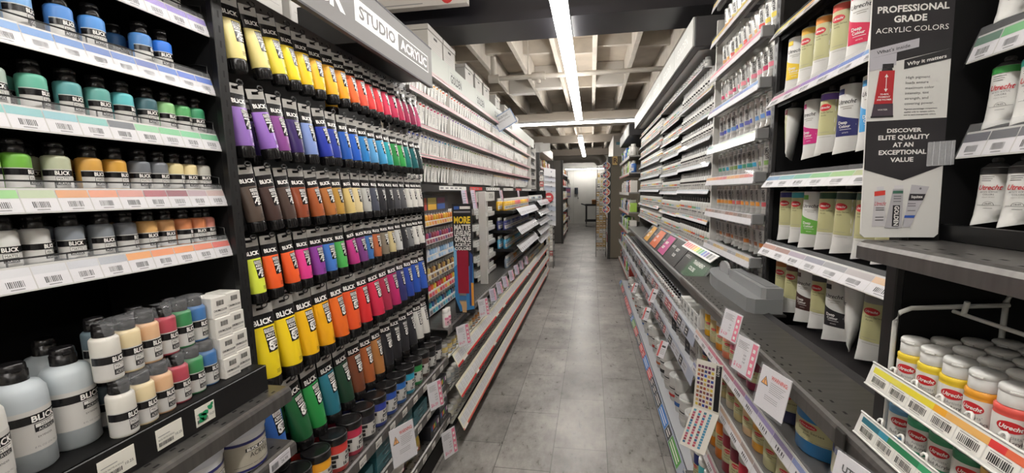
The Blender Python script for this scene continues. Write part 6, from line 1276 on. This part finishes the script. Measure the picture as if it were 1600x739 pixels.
# grey moulded sample desk
K_ = empty('sample_desk', (0.62, 1.95, 1.02), 'grey moulded sample desk with curved front on the steel deck', 'sample desk')
GD = M('#7f8182', 0.5)
def plan(pts, z0, z1, mb, mat):
    n = len(pts); mb.add([(x, y, z0) for x, y in pts] + [(x, y, z1) for x, y in pts], [tuple(range(n)), tuple(range(n, 2 * n))[::-1]] + [(i, n + i, n + (i + 1) % n, (i + 1) % n) for i in range(n)], mat)
arc = [(0.69 - 0.125 * sin(t * pi / 2 / 8) ** 0.7, 2.38 - 0.34 * (1 - cos(t * pi / 2 / 8))) for t in range(9)]
base = [(0.69, 2.385)] + arc[1:] + [(0.575, 1.70), (0.595, 1.668), (0.69, 1.668)]
mb = MB(); plan(base, 1.0205, 1.075, mb, GD); mb.build('base', K_)
mb = MB(); plan([(0.69, 2.10), (0.625, 2.08), (0.620, 1.69), (0.632, 1.672), (0.69, 1.672)], 1.0755, 1.115, mb, M('#8b8d8e', 0.45)); mb.box(0.64, 0.685, 1.70, 2.06, 1.1152, 1.117, M('#77797a', 0.5)); mb.build('raised_step', K_)
mb = MB(); n = 10
pts = [(0.0, 0.0)] + [(0.07 * cos(pi * i / n) , 0.045 + 0.05 * sin(pi * i / n)) for i in range(n + 1)]
fan = [(0.64, 2.22 - 0.07, 1.0755), (0.64, 2.22 + 0.07, 1.0755)] + [(0.64, 2.22 + 0.07 * cos(pi * i / n), 1.095 + 0.035 * sin(pi * i / n)) for i in range(n + 1)]
mb.add([p for p in fan] + [(p[0] + 0.012, p[1], p[2]) for p in fan], [tuple(range(len(fan)))[::-1], tuple(range(len(fan), 2 * len(fan)))] + [(i, (i + 1) % len(fan), len(fan) + (i + 1) % len(fan), len(fan) + i) for i in range(len(fan))], M('#9a9b9c', 0.5)); mb.build('round_tab', K_)
# ---- low shelves beyond the colour jars
Lw = empty('shelving_unit', (0.8, 4.5, 0), 'low white shelves of tubs and boxes beneath the slanted signs', 'shelving unit')
LZ = [(0.790, 0.478), (0.600, 0.475), (0.115, 0.455)]
for k, (z, x) in enumerate(LZ):
    mb = MB(); mb.box(x + 0.014, 0.998, 2.03, 6.7, z - 0.010, z - 0.0006, M('#a9abae', 0.4)); sh = mb.build('shelf', Lw)
    S = S_right(x, 6.7, z - 0.04, 0.012 if k < 2 else 0.03, 0.055); W = 4.66; mb = MB()
    mb.add([S(0, 0, 0), S(W, 0, 0), S(W, 0.055, 0), S(0, 0.055, 0), S(0, 0, -0.003), S(W, 0, -0.003), S(W, 0.055, -0.003), S(0, 0.055, -0.003)], [(0, 1, 2, 3), (5, 4, 7, 6), (0, 4, 5, 1), (3, 2, 6, 7), (0, 3, 7, 4), (1, 5, 6, 2)], M('#9fa5b4', 0.35))
    rr = random.Random(k + 5); u = 0.01
    while u < W - 0.12:
        d = rr.choice((0.12, 0.18, 0.25)) if k == 2 else rr.choice((0.08, 0.11))
        c = rr.choice(['#c8352f', '#3a7ac8', '#d8d8da', '#c8352f', '#3a3a3c', '#5a9a4a']) if k == 2 else rr.choice(['#2a2a2c', '#2a2a2c', '#3a3a3e', '#b8b8bc', '#a03a3a'])
        mb.rect(S, u, u + d - 0.008, 0.006, 0.048, M(c, 0.45), off=0.0006)
        for q in range(2): mb.rect(S, u + 0.015, u + d - 0.03, 0.016 + q * 0.014, 0.022 + q * 0.014, WHT if c not in ('#d8d8da', '#b8b8bc') else GINK, off=0.001)
        u += d
    L = Lw.location; o = mb.build('price_strip', None); o.data.transform(Matrix.Translation((-L.x, -L.y, -L.z))); o.parent = sh
mb = MB(); mb.box(0.47, 0.998, 2.03, 6.7, 0.0, 0.06, SHELF); mb.build('kick_plate', Lw)
mb = MB(); mb.box(0.49, 0.998, 2.018, 2.028, 0.06, 0.94, WMET); mb.build('side_panel', Lw)
def bucket(r, h):
    mb = MB(); wp = M('#d9d8d4', 0.35); mb.lathe([(r * 0.88, 0), (r * 0.9, 0.003), (r, h - 0.01), (r, h)], wp, 24); root = mb.build('paint_bucket')
    S = S_cyl(r * 0.95); mb = MB(); mb.rect(S, -r * 1.2, r * 1.2, h * 0.2, h * 0.7, LBL, 8, 1, off=0.004, smooth=True); mb.rect(S, -r * 1.2, r * 1.2, h * 0.2, h * 0.32, PAPER, 8, 1, off=0.0045, smooth=True); mb.rect(S, -r * 0.6, r * 0.5, h * 0.55, h * 0.6, INK, 5, 1, off=0.0045); mb.rect(S, -r * 0.6, r * 0.3, h * 0.47, h * 0.49, GINK, 5, 1, off=0.0045); o = mb.build('label'); o.parent = root
    mb = MB(); mb.lathe([(r * 1.03, h - 0.002), (r * 1.05, h), (r * 1.05, h + 0.016), (r * 1.0, h + 0.018), (r * 0.95, h + 0.012), (0.001, h + 0.012)], wp, 24, c1=False); o = mb.build('lid'); o.parent = root
    mb = MB(); mb.tube([(r * 1.02 * cos(t), -r * 1.02 * abs(sin(t)) * 0.9 - 0.004, h * 0.86 - h * 0.38 * abs(sin(t))) for t in [pi * i / 10 for i in range(11)]], 0.0022, M('#bdbcb8', 0.4), 5); o = mb.build('handle'); o.parent = root
    return proto(root)
BU = bucket(0.075, 0.165)
BC = ['#d8d6d2', '#3a6ab0', '#d8d6d2', '#3a6ab0', '#c23a34', '#d8d6d2', '#2a2a2c', '#c26a3a', '#d8d6d2', '#c23a34']
y = 2.13; i = 0
while y < 6.6 and i < 24:
    s_ = (1.0, 0.85, 0.8, 0.75)[min(3, i)] if i < 4 else random.choice((0.74, 0.82, 0.9)); place(BU, (0.572, y, 0.1155), (0, 0, RR + 0.5 + random.uniform(-0.3, 0.3)), 'white lidded tub with label and bail handle, %s along the bottom white shelf' % nth(i), 'tub', None, col=BC[i % 10], scale=(s_, s_, 0.9 + 0.4 * s_ * (i % 3 == 0)))
    y += 0.175 * s_ + 0.025; i += 1
KX = carton(0.10, 0.12, 0.15, 'boxed_set', ('ACRYLIC',), front=M('#d3d2ce', 0.5)); KD = carton(0.09, 0.12, 0.13, 'boxed_set', ('INK',), front=M('#2c2c30', 0.45), txt=WHT)
KB2 = small_bottle('capped_bottle', 0.030, 0.13, 0.04, CAPB, capr=0.55, body=M('#d6d5d1', 0.4), band=FILM)
y = 2.10; i = 0
while y < 6.6:
    P = (KX, KX, KD, KX, KB2, KB2, KD, KX)[i % 8]
    if P is KB2: place(P, (0.545, y, 0.6), (0, 0, RR + 0.4), 'white bottle with black cap, %s along the middle white shelf' % nth(i), 'bottle'); y += 0.075
    else: place(P, (0.575, y + 0.02, 0.6), (0, 0, RR + 0.1), '%s boxed set, %s along the middle white shelf' % ('white' if P is KX else 'dark', nth(i)), 'boxed set'); y += 0.125
    i += 1
KS = carton(0.075, 0.08, 0.085, 'small_box', ('MEDIUM',), front=M('#d3d2ce', 0.5))
y = 2.08; i = 0
while y < 6.6:
    if i < 6: place(KS, (0.55, y + 0.01, 0.79), (0, 0, RR), 'small white carton with dark label, %s along the upper white shelf' % nth(i), 'carton'); y += 0.085
    else: place(KB, (0.53, y, 0.79), (0, 0, RR), 'white bottle with black cap, %s along the upper white shelf' % nth(i), 'bottle', None, col=('#c23a34', '#2a2a2c', '#d8d6d2')[(i // 3) % 3]); y += 0.07
    i += 1
k = 0
for y in (2.55, 3.3, 4.2): card('price_card', -1, 0.452, y, 0.60, 0.06, 0.09, 'white and red price card tilted out from the middle white shelf, %s along' % ORD[k], style='red', yaw=0.6, tilt=0.04); k += 1
k = 0
for y in (3.0,): card('price_card', -1, 0.455, y, 0.81, 0.055, 0.085, 'white and red price card tilted out from the upper white shelf, %s along' % ORD[k], style='red', yaw=0.6, tilt=0.04); k += 1
# ================================================================ BEYOND THE MAIN RUNS
def goods_box(w_, d, h, c, name='boxed_goods'):
    mb = MB(); mb.box(-w_ / 2, w_ / 2, -d / 2, d / 2, 0, h, PAPER, 0.002); S = S_back(-w_ / 2, -d / 2, 0)
    mb.rect(S, w_ * 0.1, w_ * 0.9, h * 0.62, h * 0.85, WHT); mb.rect(S, w_ * 0.15, w_ * 0.7, h * 0.35, h * 0.42, INK); mb.rect(S, w_ * 0.15, w_ * 0.5, h * 0.2, h * 0.25, GINK)
    return proto(mb.build(name))
GB = goods_box(0.11, 0.10, 0.15, None)
GP = goods_box(0.11, 0.10, 0.15, None, 'goods_packet')
GJ = small_bottle('goods_bottle', 0.04, 0.12, 0.04, WPL, capr=0.6, band=PAPER)
PALL = '#d8d6d0 #c9c4ba #b8433a #3a5a8a #d8b84a #8a8a88 #4a4a4c #c98a5a #d8d0c0 #a03a44 #e0dcd4 #6a8aa0'.split()
def far_unit(sgn, xb, xf, ya, yb, top, zs, label, gname, seed, step=0.17, panel='#4d4a46', pal=PALL, mixed=True, ends=True):
    U = empty('shelving_unit', ((xb + xf) / 2, (ya + yb) / 2, 0), label, 'shelving unit'); rr = random.Random(seed)
    mb = MB(); mb.box(xb, xb - sgn * 0.03, ya, yb, 0, top, M(panel, 0.55)); mb.build('back_panel', U)
    mb = MB(); mb.box(xb, xf if ends else xb + sgn * 0.05, ya - 0.025, ya - 0.002, 0.02, top, M(panel, 0.55), 0.002)
    if ends: mb.box(xf - sgn * 0.05, xf + sgn * 0.012, ya - 0.03, ya + 0.01, 0.0, top, M('#2a2927', 0.4), 0.002)
    for i in range(int(top / 0.05) - 2 if ends else 0): mb.rect(S_back(xf - sgn * 0.022, ya - 0.03, 0.06 + i * 0.05), -0.004, 0.004, 0, 0.02, HOLE)
    mb.build('end_panel', U)
    k = 0
    for z in zs:
        mb = MB(); mb.box(xb, xf, ya, yb, z - 0.02, z - 0.0006, M('#8d8b88', 0.4)); mb.box(xf, xf + sgn * 0.006, ya, yb, z - 0.045, z + 0.002, M('#d8d6d2', 0.4)); mb.box(xf + sgn * 0.0062, xf + sgn * 0.007, ya, yb, z - 0.042, z - 0.03, M(rr.choice(['#c8463c', '#d8d6d2', '#c8463c', '#8aa0b8']), 0.5)); mb.build('shelf', U)
        y = ya + 0.07; n = 0
        while y < yb - 0.05:
            P = GB if (not mixed or rr.random() < 0.55) else GJ; s_ = rr.uniform(0.9, 1.3)
            place(P, (xf - sgn * 0.075, y, z), (0, 0, LR if sgn > 0 else RR), '%s %s, %s along, shelf %s of %s' % ('boxed item' if P is GB else 'bottle', 'with printed front' if P is GB else 'with white cap', nth(n), ORD[k], gname), 'box' if P is GB else 'bottle', None, col=rr.choice(pal), scale=(0.95, 1, s_))
            y += step * rr.uniform(0.85, 1.2); n += 1
        k += 1
    return U
# right: next bay with the dark header and green-labelled boxes
far_unit(-1, 1.0, 0.56, 6.80, 9.0, 2.30, (0.15, 0.5, 0.85, 1.15, 1.45, 1.75, 2.0), 'shelving bay of bottles and green-labelled boxes with a dark header, past the white bottles', 'dark-header bay', 2, step=0.12, ends=False, pal=['#8ac04a', '#d8d6d0', '#c9463c', '#d8d6d0', '#a8cf5a', '#3a6ab0', '#e0dcd4', '#3a3a3c'])
F3 = empty('fascia_sign', (0.7, 7.8, 2.4), 'dark fascia box with pale front over the green-labelled boxes', 'sign')
mb = MB(); mb.box(0.56, 0.98, 6.86, 8.85, 2.302, 2.47, M('#353436', 0.5), 0.003); mb.build('box', F3)
mb = MB(); mb.box(0.548, 0.5595, 6.87, 8.84, 2.304, 2.47, M('#bcbfbb', 0.5)); mb.build('front_panel', F3)
far_unit(-1, 0.98, 0.36, 9.6, 12.6, 2.2, (0.2, 0.55, 0.9, 1.2, 1.5, 1.8), 'dark-panelled shelving bay past the colour wheel card strip', 'brown-panelled bay', 3, panel='#6a6254')
far_unit(-1, 0.98, 0.42, 13.6, 17.0, 2.3, (0.2, 0.55, 0.9, 1.25, 1.6, 1.95), 'shelving bay of yellow-packed goods close to the back wall', 'yellow far bay', 4, step=0.2, pal=['#d8b04a', '#c99a3a', '#2a2a2c', '#d8d6d0', '#e0c060'])
# left side
far_unit(1, -1.4, -1.02, 8.65, 11.2, 2.25, (0.2, 0.5, 0.8, 1.1, 1.4, 1.7, 2.0), 'grey-panelled shelving bay past the end of the white tubes', 'grey-panelled bay', 5, panel='#5f5b57')
far_unit(1, -1.2, -0.80, 12.4, 15.2, 2.35, (0.25, 0.6, 0.95, 1.3, 1.65, 2.0), 'shelving bay of white storage trays deep in the aisle', 'tray bay', 6, step=0.2, pal=['#d8d6d0', '#e0dcd4', '#c9c4ba', '#d8b84a', '#b8433a'])
far_unit(1, -1.3, -0.88, 16.2, 18.6, 2.2, (0.3, 0.8, 1.3, 1.8), 'shelving bay beside the back wall, opposite the cart', 'back-wall bay', 7, step=0.24)
# wire spinner racks standing at the bay ends
def wire_rack(x, y, w_, h, label, col_item, seed, n=14):
    r = empty('spinner_rack', (x, y, 0), label, 'rack'); wm = M('#3b3a39', 0.4, 0.5); mb = MB()
    for sx in (-1, 1):
        for sy in (-1, 1): mb.tube([(x + sx * w_ / 2, y + sy * w_ / 2, 0.0), (x + sx * w_ / 2, y + sy * w_ / 2, h)], 0.006, wm, 5)
    mb.build('frame', r)
    for k in range(n):
        z = 0.12 + (h - 0.3) * k / n; mb = MB()
        for q in (0, 0.025, 0.05): mb.tube([(x - w_ / 2, y - w_ / 2, z + q), (x + w_ / 2, y - w_ / 2, z + q), (x + w_ / 2, y + w_ / 2, z + q), (x - w_ / 2, y + w_ / 2, z + q)], 0.0035, M('#c9c7c2', 0.4), 4, closed=True)
        for i in range(6): mb.tube([(x - w_ / 2 + w_ * i / 5, y - w_ / 2, z), (x - w_ / 2 + w_ * i / 5, y + w_ / 2, z)], 0.0025, M('#c9c7c2', 0.4), 4)
        mb.build('wire_basket', r)
    rr = random.Random(seed)
    for k in range(n):
        z = 0.12 + (h - 0.3) * k / n
        for j in range(3): place(GP, (x - w_ / 2 + w_ * (j + 0.5) / 3, y - 0.01, z + 0.003), (0, 0, 0), 'small packet, %s across, in basket %s up of the %s' % (ORD[j], nth(k), label.split(' with')[0][:40]), 'packet', None, col=rr.choice(col_item), scale=(0.6, 0.9, (h - 0.3) / n * 0.8 / 0.15))
wire_rack(-0.86, 8.45, 0.26, 2.1, 'tall wire spinner rack with red and white packets', ['#b8433a', '#d8d6d0', '#c9463c', '#e0dcd4', '#2a2a2c'], 8, 16)
wire_rack(0.215, 9.95, 0.22, 1.75, 'slim wire rack with yellow packets', ['#d8b04a', '#c99a3a', '#d8d6d0', '#e0dcd4'], 9, 14)
wire_rack(0.30, 13.1, 0.26, 2.2, 'far wire rack with black and yellow packets', ['#d8b04a', '#2a2a2c', '#2a2a2c', '#c9b86a'], 10, 12)
# clip strips
def clip_strip(x, y, zt, n, dz, r_, cols, label, shape='disc'):
    R_ = empty('clip_strip', (x, y, zt), label, 'clip strip'); mb = MB(); mb.box(x - 0.012, x + 0.012, y, y + 0.003, zt - n * dz - 0.02, zt + 0.03, M('#c9c7c4', 0.4)); mb.build('strip', R_)
    for i in range(n):
        mb = MB(); S = S_back(x, y - 0.002 - 0.002, zt - dz * (i + 0.5))
        if shape == 'disc':
            q = 14; mb.add([S(r_ * cos(2 * pi * j / q), r_ * sin(2 * pi * j / q), 0) for j in range(q)] + [S(r_ * cos(2 * pi * j / q), r_ * sin(2 * pi * j / q), -0.002) for j in range(q)], [tuple(range(q)), tuple(range(q, 2 * q))[::-1]] + [(j, q + j, q + (j + 1) % q, (j + 1) % q) for j in range(q)], M('#d8d6d2', 0.45))
            for j in range(8):
                a0, a1 = 2 * pi * j / 8, 2 * pi * (j + 0.9) / 8; mb.poly(S, [(0.2 * r_ * cos(a0), 0.2 * r_ * sin(a0)), (0.85 * r_ * cos(a0), 0.85 * r_ * sin(a0)), (0.85 * r_ * cos(a1), 0.85 * r_ * sin(a1))], M(cols[j % len(cols)], 0.45), 0.0006)
        else:
            mb.add([S(-r_, -r_ * 0.5, 0.02), S(r_, -r_ * 0.9, 0.03), S(r_, r_ * 0.5, 0.0), S(-r_, r_ * 0.9, 0.0), S(-r_, -r_ * 0.5, 0.016), S(r_, -r_ * 0.9, 0.026), S(r_, r_ * 0.5, -0.004), S(-r_, r_ * 0.9, -0.004)], [(0, 1, 2, 3), (5, 4, 7, 6), (0, 4, 5, 1), (3, 2, 6, 7), (0, 3, 7, 4), (1, 5, 6, 2)], M(cols[i % len(cols)], 0.4))
            mb.disc(S, 0.3 * r_, 0.1 * r_, r_ * 0.12, r_ * 0.12, M('#8a8f9a', 0.4), 8, 0.031)
        o = mb.build('hanging_pack' if shape != 'disc' else 'colour_disc'); tag(o, '%s on its hanging strip, %s from top' % ('white palette pack' if shape != 'disc' else 'round colour wheel card', ORD[i]), 'pack' if shape != 'disc' else 'colour wheel')
clip_strip(0.585, 6.70 - 0.02 + 2.0 * 0 + 0.0, 1.80, 6, 0.155, 0.06, ['#c8352f', '#d87a3a', '#3a4a9a', '#2a2a3c', '#c84a5a', '#5a3a7a'], 'white strip of round colour wheels on the dark upright') if False else None
clip_strip(0.315, 9.555, 2.10, 6, 0.185, 0.085, ['#c8352f', '#d87a3a', '#3a4a9a', '#2a2a3c', '#c84a5a', '#5a3a7a'], 'white strip of round colour wheels on the dark upright')
clip_strip(-0.725, 7.74, 1.86, 11, 0.085, 0.10, ['#d8d8da', '#c9ccd4', '#d8d8da', '#b8c0d0'], 'strip of white palette packs at the end of the white tube wall', 'pack')
mb = MB(); S = S_back(-0.74, 7.652, 1.38); q = 20
mb.add([S(0.085 * cos(2 * pi * j / q), 0.085 * sin(2 * pi * j / q), 0) for j in range(q)] + [S(0.085 * cos(2 * pi * j / q), 0.085 * sin(2 * pi * j / q), -0.003) for j in range(q)], [tuple(range(q)), tuple(range(q, 2 * q))[::-1]] + [(j, q + j, q + (j + 1) % q, (j + 1) % q) for j in range(q)], M('#d2434a', 0.45))
mb.rect(S, -0.04, 0.04, 0.0, 0.03, WHT, off=0.0008); mb.rect(S, -0.05, 0.05, -0.03, -0.022, WHT, off=0.0008); mb.rect(S, -0.01, 0.01, -0.085, -0.084, WHT)
mb.box(-0.745, -0.735, 7.656, 7.67, 1.36, 1.40, WPL)
tag(mb.build('round_sign'), 'round red sale sign at the end of the white tube wall', 'sign')
mb = MB(); mb.box(-1.0, -0.8, 8.62, 8.66, 2.27, 2.42, M('#cfcdc8', 0.5)); mb.box(-1.3, -0.95, 8.7, 11, 2.2505, 2.45, M('#cfcdc8', 0.5), 0.004); tag(mb.build('storage_box'), 'long white box lying on the grey-panelled bay', 'box')
mb = MB(); mb.box(0.46, 0.98, 9.7, 12.3, 2.2005, 2.66, M('#b9b6b0', 0.55), 0.006); mb.rect(S_back(0.5, 9.7, 2.45), 0.02, 0.28, 0.0, 0.06, M('#5a8a9a', 0.5)); tag(mb.build('storage_box'), 'tall grey carton on the dark-panelled bay, below the pale beam', 'box')
mb = MB(); mb.box(0.44, 0.54, 9.54, 9.56, 2.02, 2.20, M('#d8b878', 0.5)); mb.text(S_back(0.46, 9.54, 2.06), 'R', 0, 0, 0.1, M('#5a3a24', 0.5), bold=0.03); mb.box(0.47, 0.5, 9.56, 9.574, 2.05, 2.15, INK); tag(mb.build('letter_plaque'), 'tan plaque with a dark letter on the far upright', 'plaque')
# back wall: duct, cart, carton, intercom, panel seams
DU = empty('air_duct', (-0.2, 17.6, 2.75), 'silver round air duct with elbow before the back wall', 'duct')
mb = MB(); dm = M('#c9c7c2', 0.35, 0.3); mb.tube([(-4.5, 17.5, 2.82), (0.05, 17.5, 2.82)], 0.235, dm, 22); mb.build('straight_pipe', DU)
mb = MB(); mb.tube([(0.05 + 0.35 * sin(a), 17.5, 2.82 - 0.35 + 0.35 * cos(a)) for a in [pi / 2 * i / 6 for i in range(7)]], 0.235, dm, 22); mb.build('elbow', DU)
for x in (-1.0, -0.35):
    mb = MB(); mb.tube([(x - 0.03, 17.5, 2.82), (x + 0.03, 17.5, 2.82)], 0.243, dm, 22); mb.tube([(x, 17.5, 3.05), (x, 17.5, 3.16)], 0.008, dm, 5); mb.build('band', DU)
mb = MB()
for x in (-0.78, 0.36): mb.box(x - 0.006, x + 0.006, 19.393, 19.4, 0.0, 2.4, M('#b8b6b0', 0.6))
mb.box(-2, 2, 19.393, 19.4, 0.0, 0.08, M('#c4c2bc', 0.6)); struct(mb, 'trim_1')
KA = empty('utility_cart', (0.1, 18.7, 0), 'black utility cart parked against the white back wall', 'cart')
bk = M('#2c2b2b', 0.5)
for nm, z in (('top_tray', 0.86), ('bottom_tray', 0.20)):
    mb = MB(); mb.box(-0.26, 0.62, 18.45, 18.95, z, z + 0.03, bk, 0.004)
    for a in ((-0.26, -0.245, 18.45, 18.95), (0.605, 0.62, 18.45, 18.95), (-0.26, 0.62, 18.45, 18.465), (-0.26, 0.62, 18.935, 18.95)): mb.box(*a, z + 0.03, z + 0.075, bk)
    mb.build(nm, KA)
for sx in (-0.21, 0.57):
    for sy in (18.5, 18.9):
        mb = MB(); mb.box(sx - 0.035, sx + 0.035, sy - 0.025, sy + 0.025, 0.23, 0.86, bk, 0.004); mb.build('leg', KA)
        mb = MB(); mb.tube([(sx - 0.015, sy, 0.06), (sx + 0.015, sy, 0.06)], 0.06, M('#8a8a88', 0.5), 14); mb.box(sx - 0.02, sx + 0.02, sy - 0.02, sy + 0.02, 0.1, 0.2, bk); mb.build('caster', KA)
mb = MB(); mb.tube([(-0.26, 18.5, 0.9), (-0.42, 18.5, 0.95), (-0.42, 18.9, 0.95), (-0.26, 18.9, 0.9)], 0.018, bk, 7); mb.build('handle', KA)
mb = MB(); cb = M('#a9794a', 0.7)
for a in ((0.02, 0.03, 18.55, 18.8), (0.29, 0.30, 18.55, 18.8), (0.03, 0.29, 18.55, 18.56), (0.03, 0.29, 18.79, 18.8)): mb.box(*a, 0.892, 1.07, cb)
mb.box(0.03, 0.29, 18.56, 18.79, 0.892, 0.9, cb); mb.add([(0.02, 18.55, 1.07), (0.30, 18.55, 1.07), (0.31, 18.45, 1.10), (0.01, 18.45, 1.10)], [(0, 1, 2, 3), (3, 2, 1, 0)], cb); mb.add([(0.02, 18.8, 1.07), (0.30, 18.8, 1.07), (0.31, 18.9, 1.12), (0.01, 18.9, 1.12)], [(0, 1, 2, 3), (3, 2, 1, 0)], cb)
tag(mb.build('cardboard_box'), 'open brown cardboard box on the black cart', 'box')
PH = empty('wall_phone', (-0.66, 19.38, 1.5), 'dark wall phone on the white back wall', 'phone')
mb = MB(); mb.box(-0.73, -0.58, 19.35, 19.393, 1.36, 1.64, M('#3a4048', 0.4), 0.006); mb.build('base', PH)
mb = MB(); mb.box(-0.70, -0.655, 19.31, 19.349, 1.38, 1.62, M('#23262c', 0.4), 0.01); mb.build('handset', PH)
mb = MB(); mb.tube([(-0.6, 19.36, 1.36), (-0.58, 19.36, 1.15), (-0.55, 19.37, 1.2)], 0.008, bk, 5); mb.build('cord', PH)
mb = MB(); mb.box(-0.93, -0.75, 16.10, 16.13, 1.28, 1.62, M('#8a7aa8', 0.5), 0.004); mb.rect(S_back(-0.93, 16.10, 1.28), 0.02, 0.16, 0.04, 0.15, M('#d8c8b0', 0.5)); mb.rect(S_back(-0.93, 16.10, 1.28), 0.02, 0.16, 0.2, 0.3, M('#b86a8a', 0.5)); mb.tube([(-0.84, 16.12, 1.6), (-0.87, 16.165, 1.72), (-0.89, 16.168, 1.72)], 0.006, WMET, 5)
tag(mb.build('hanging_sign'), 'purple poster card hanging off the deep aisle bay', 'sign')
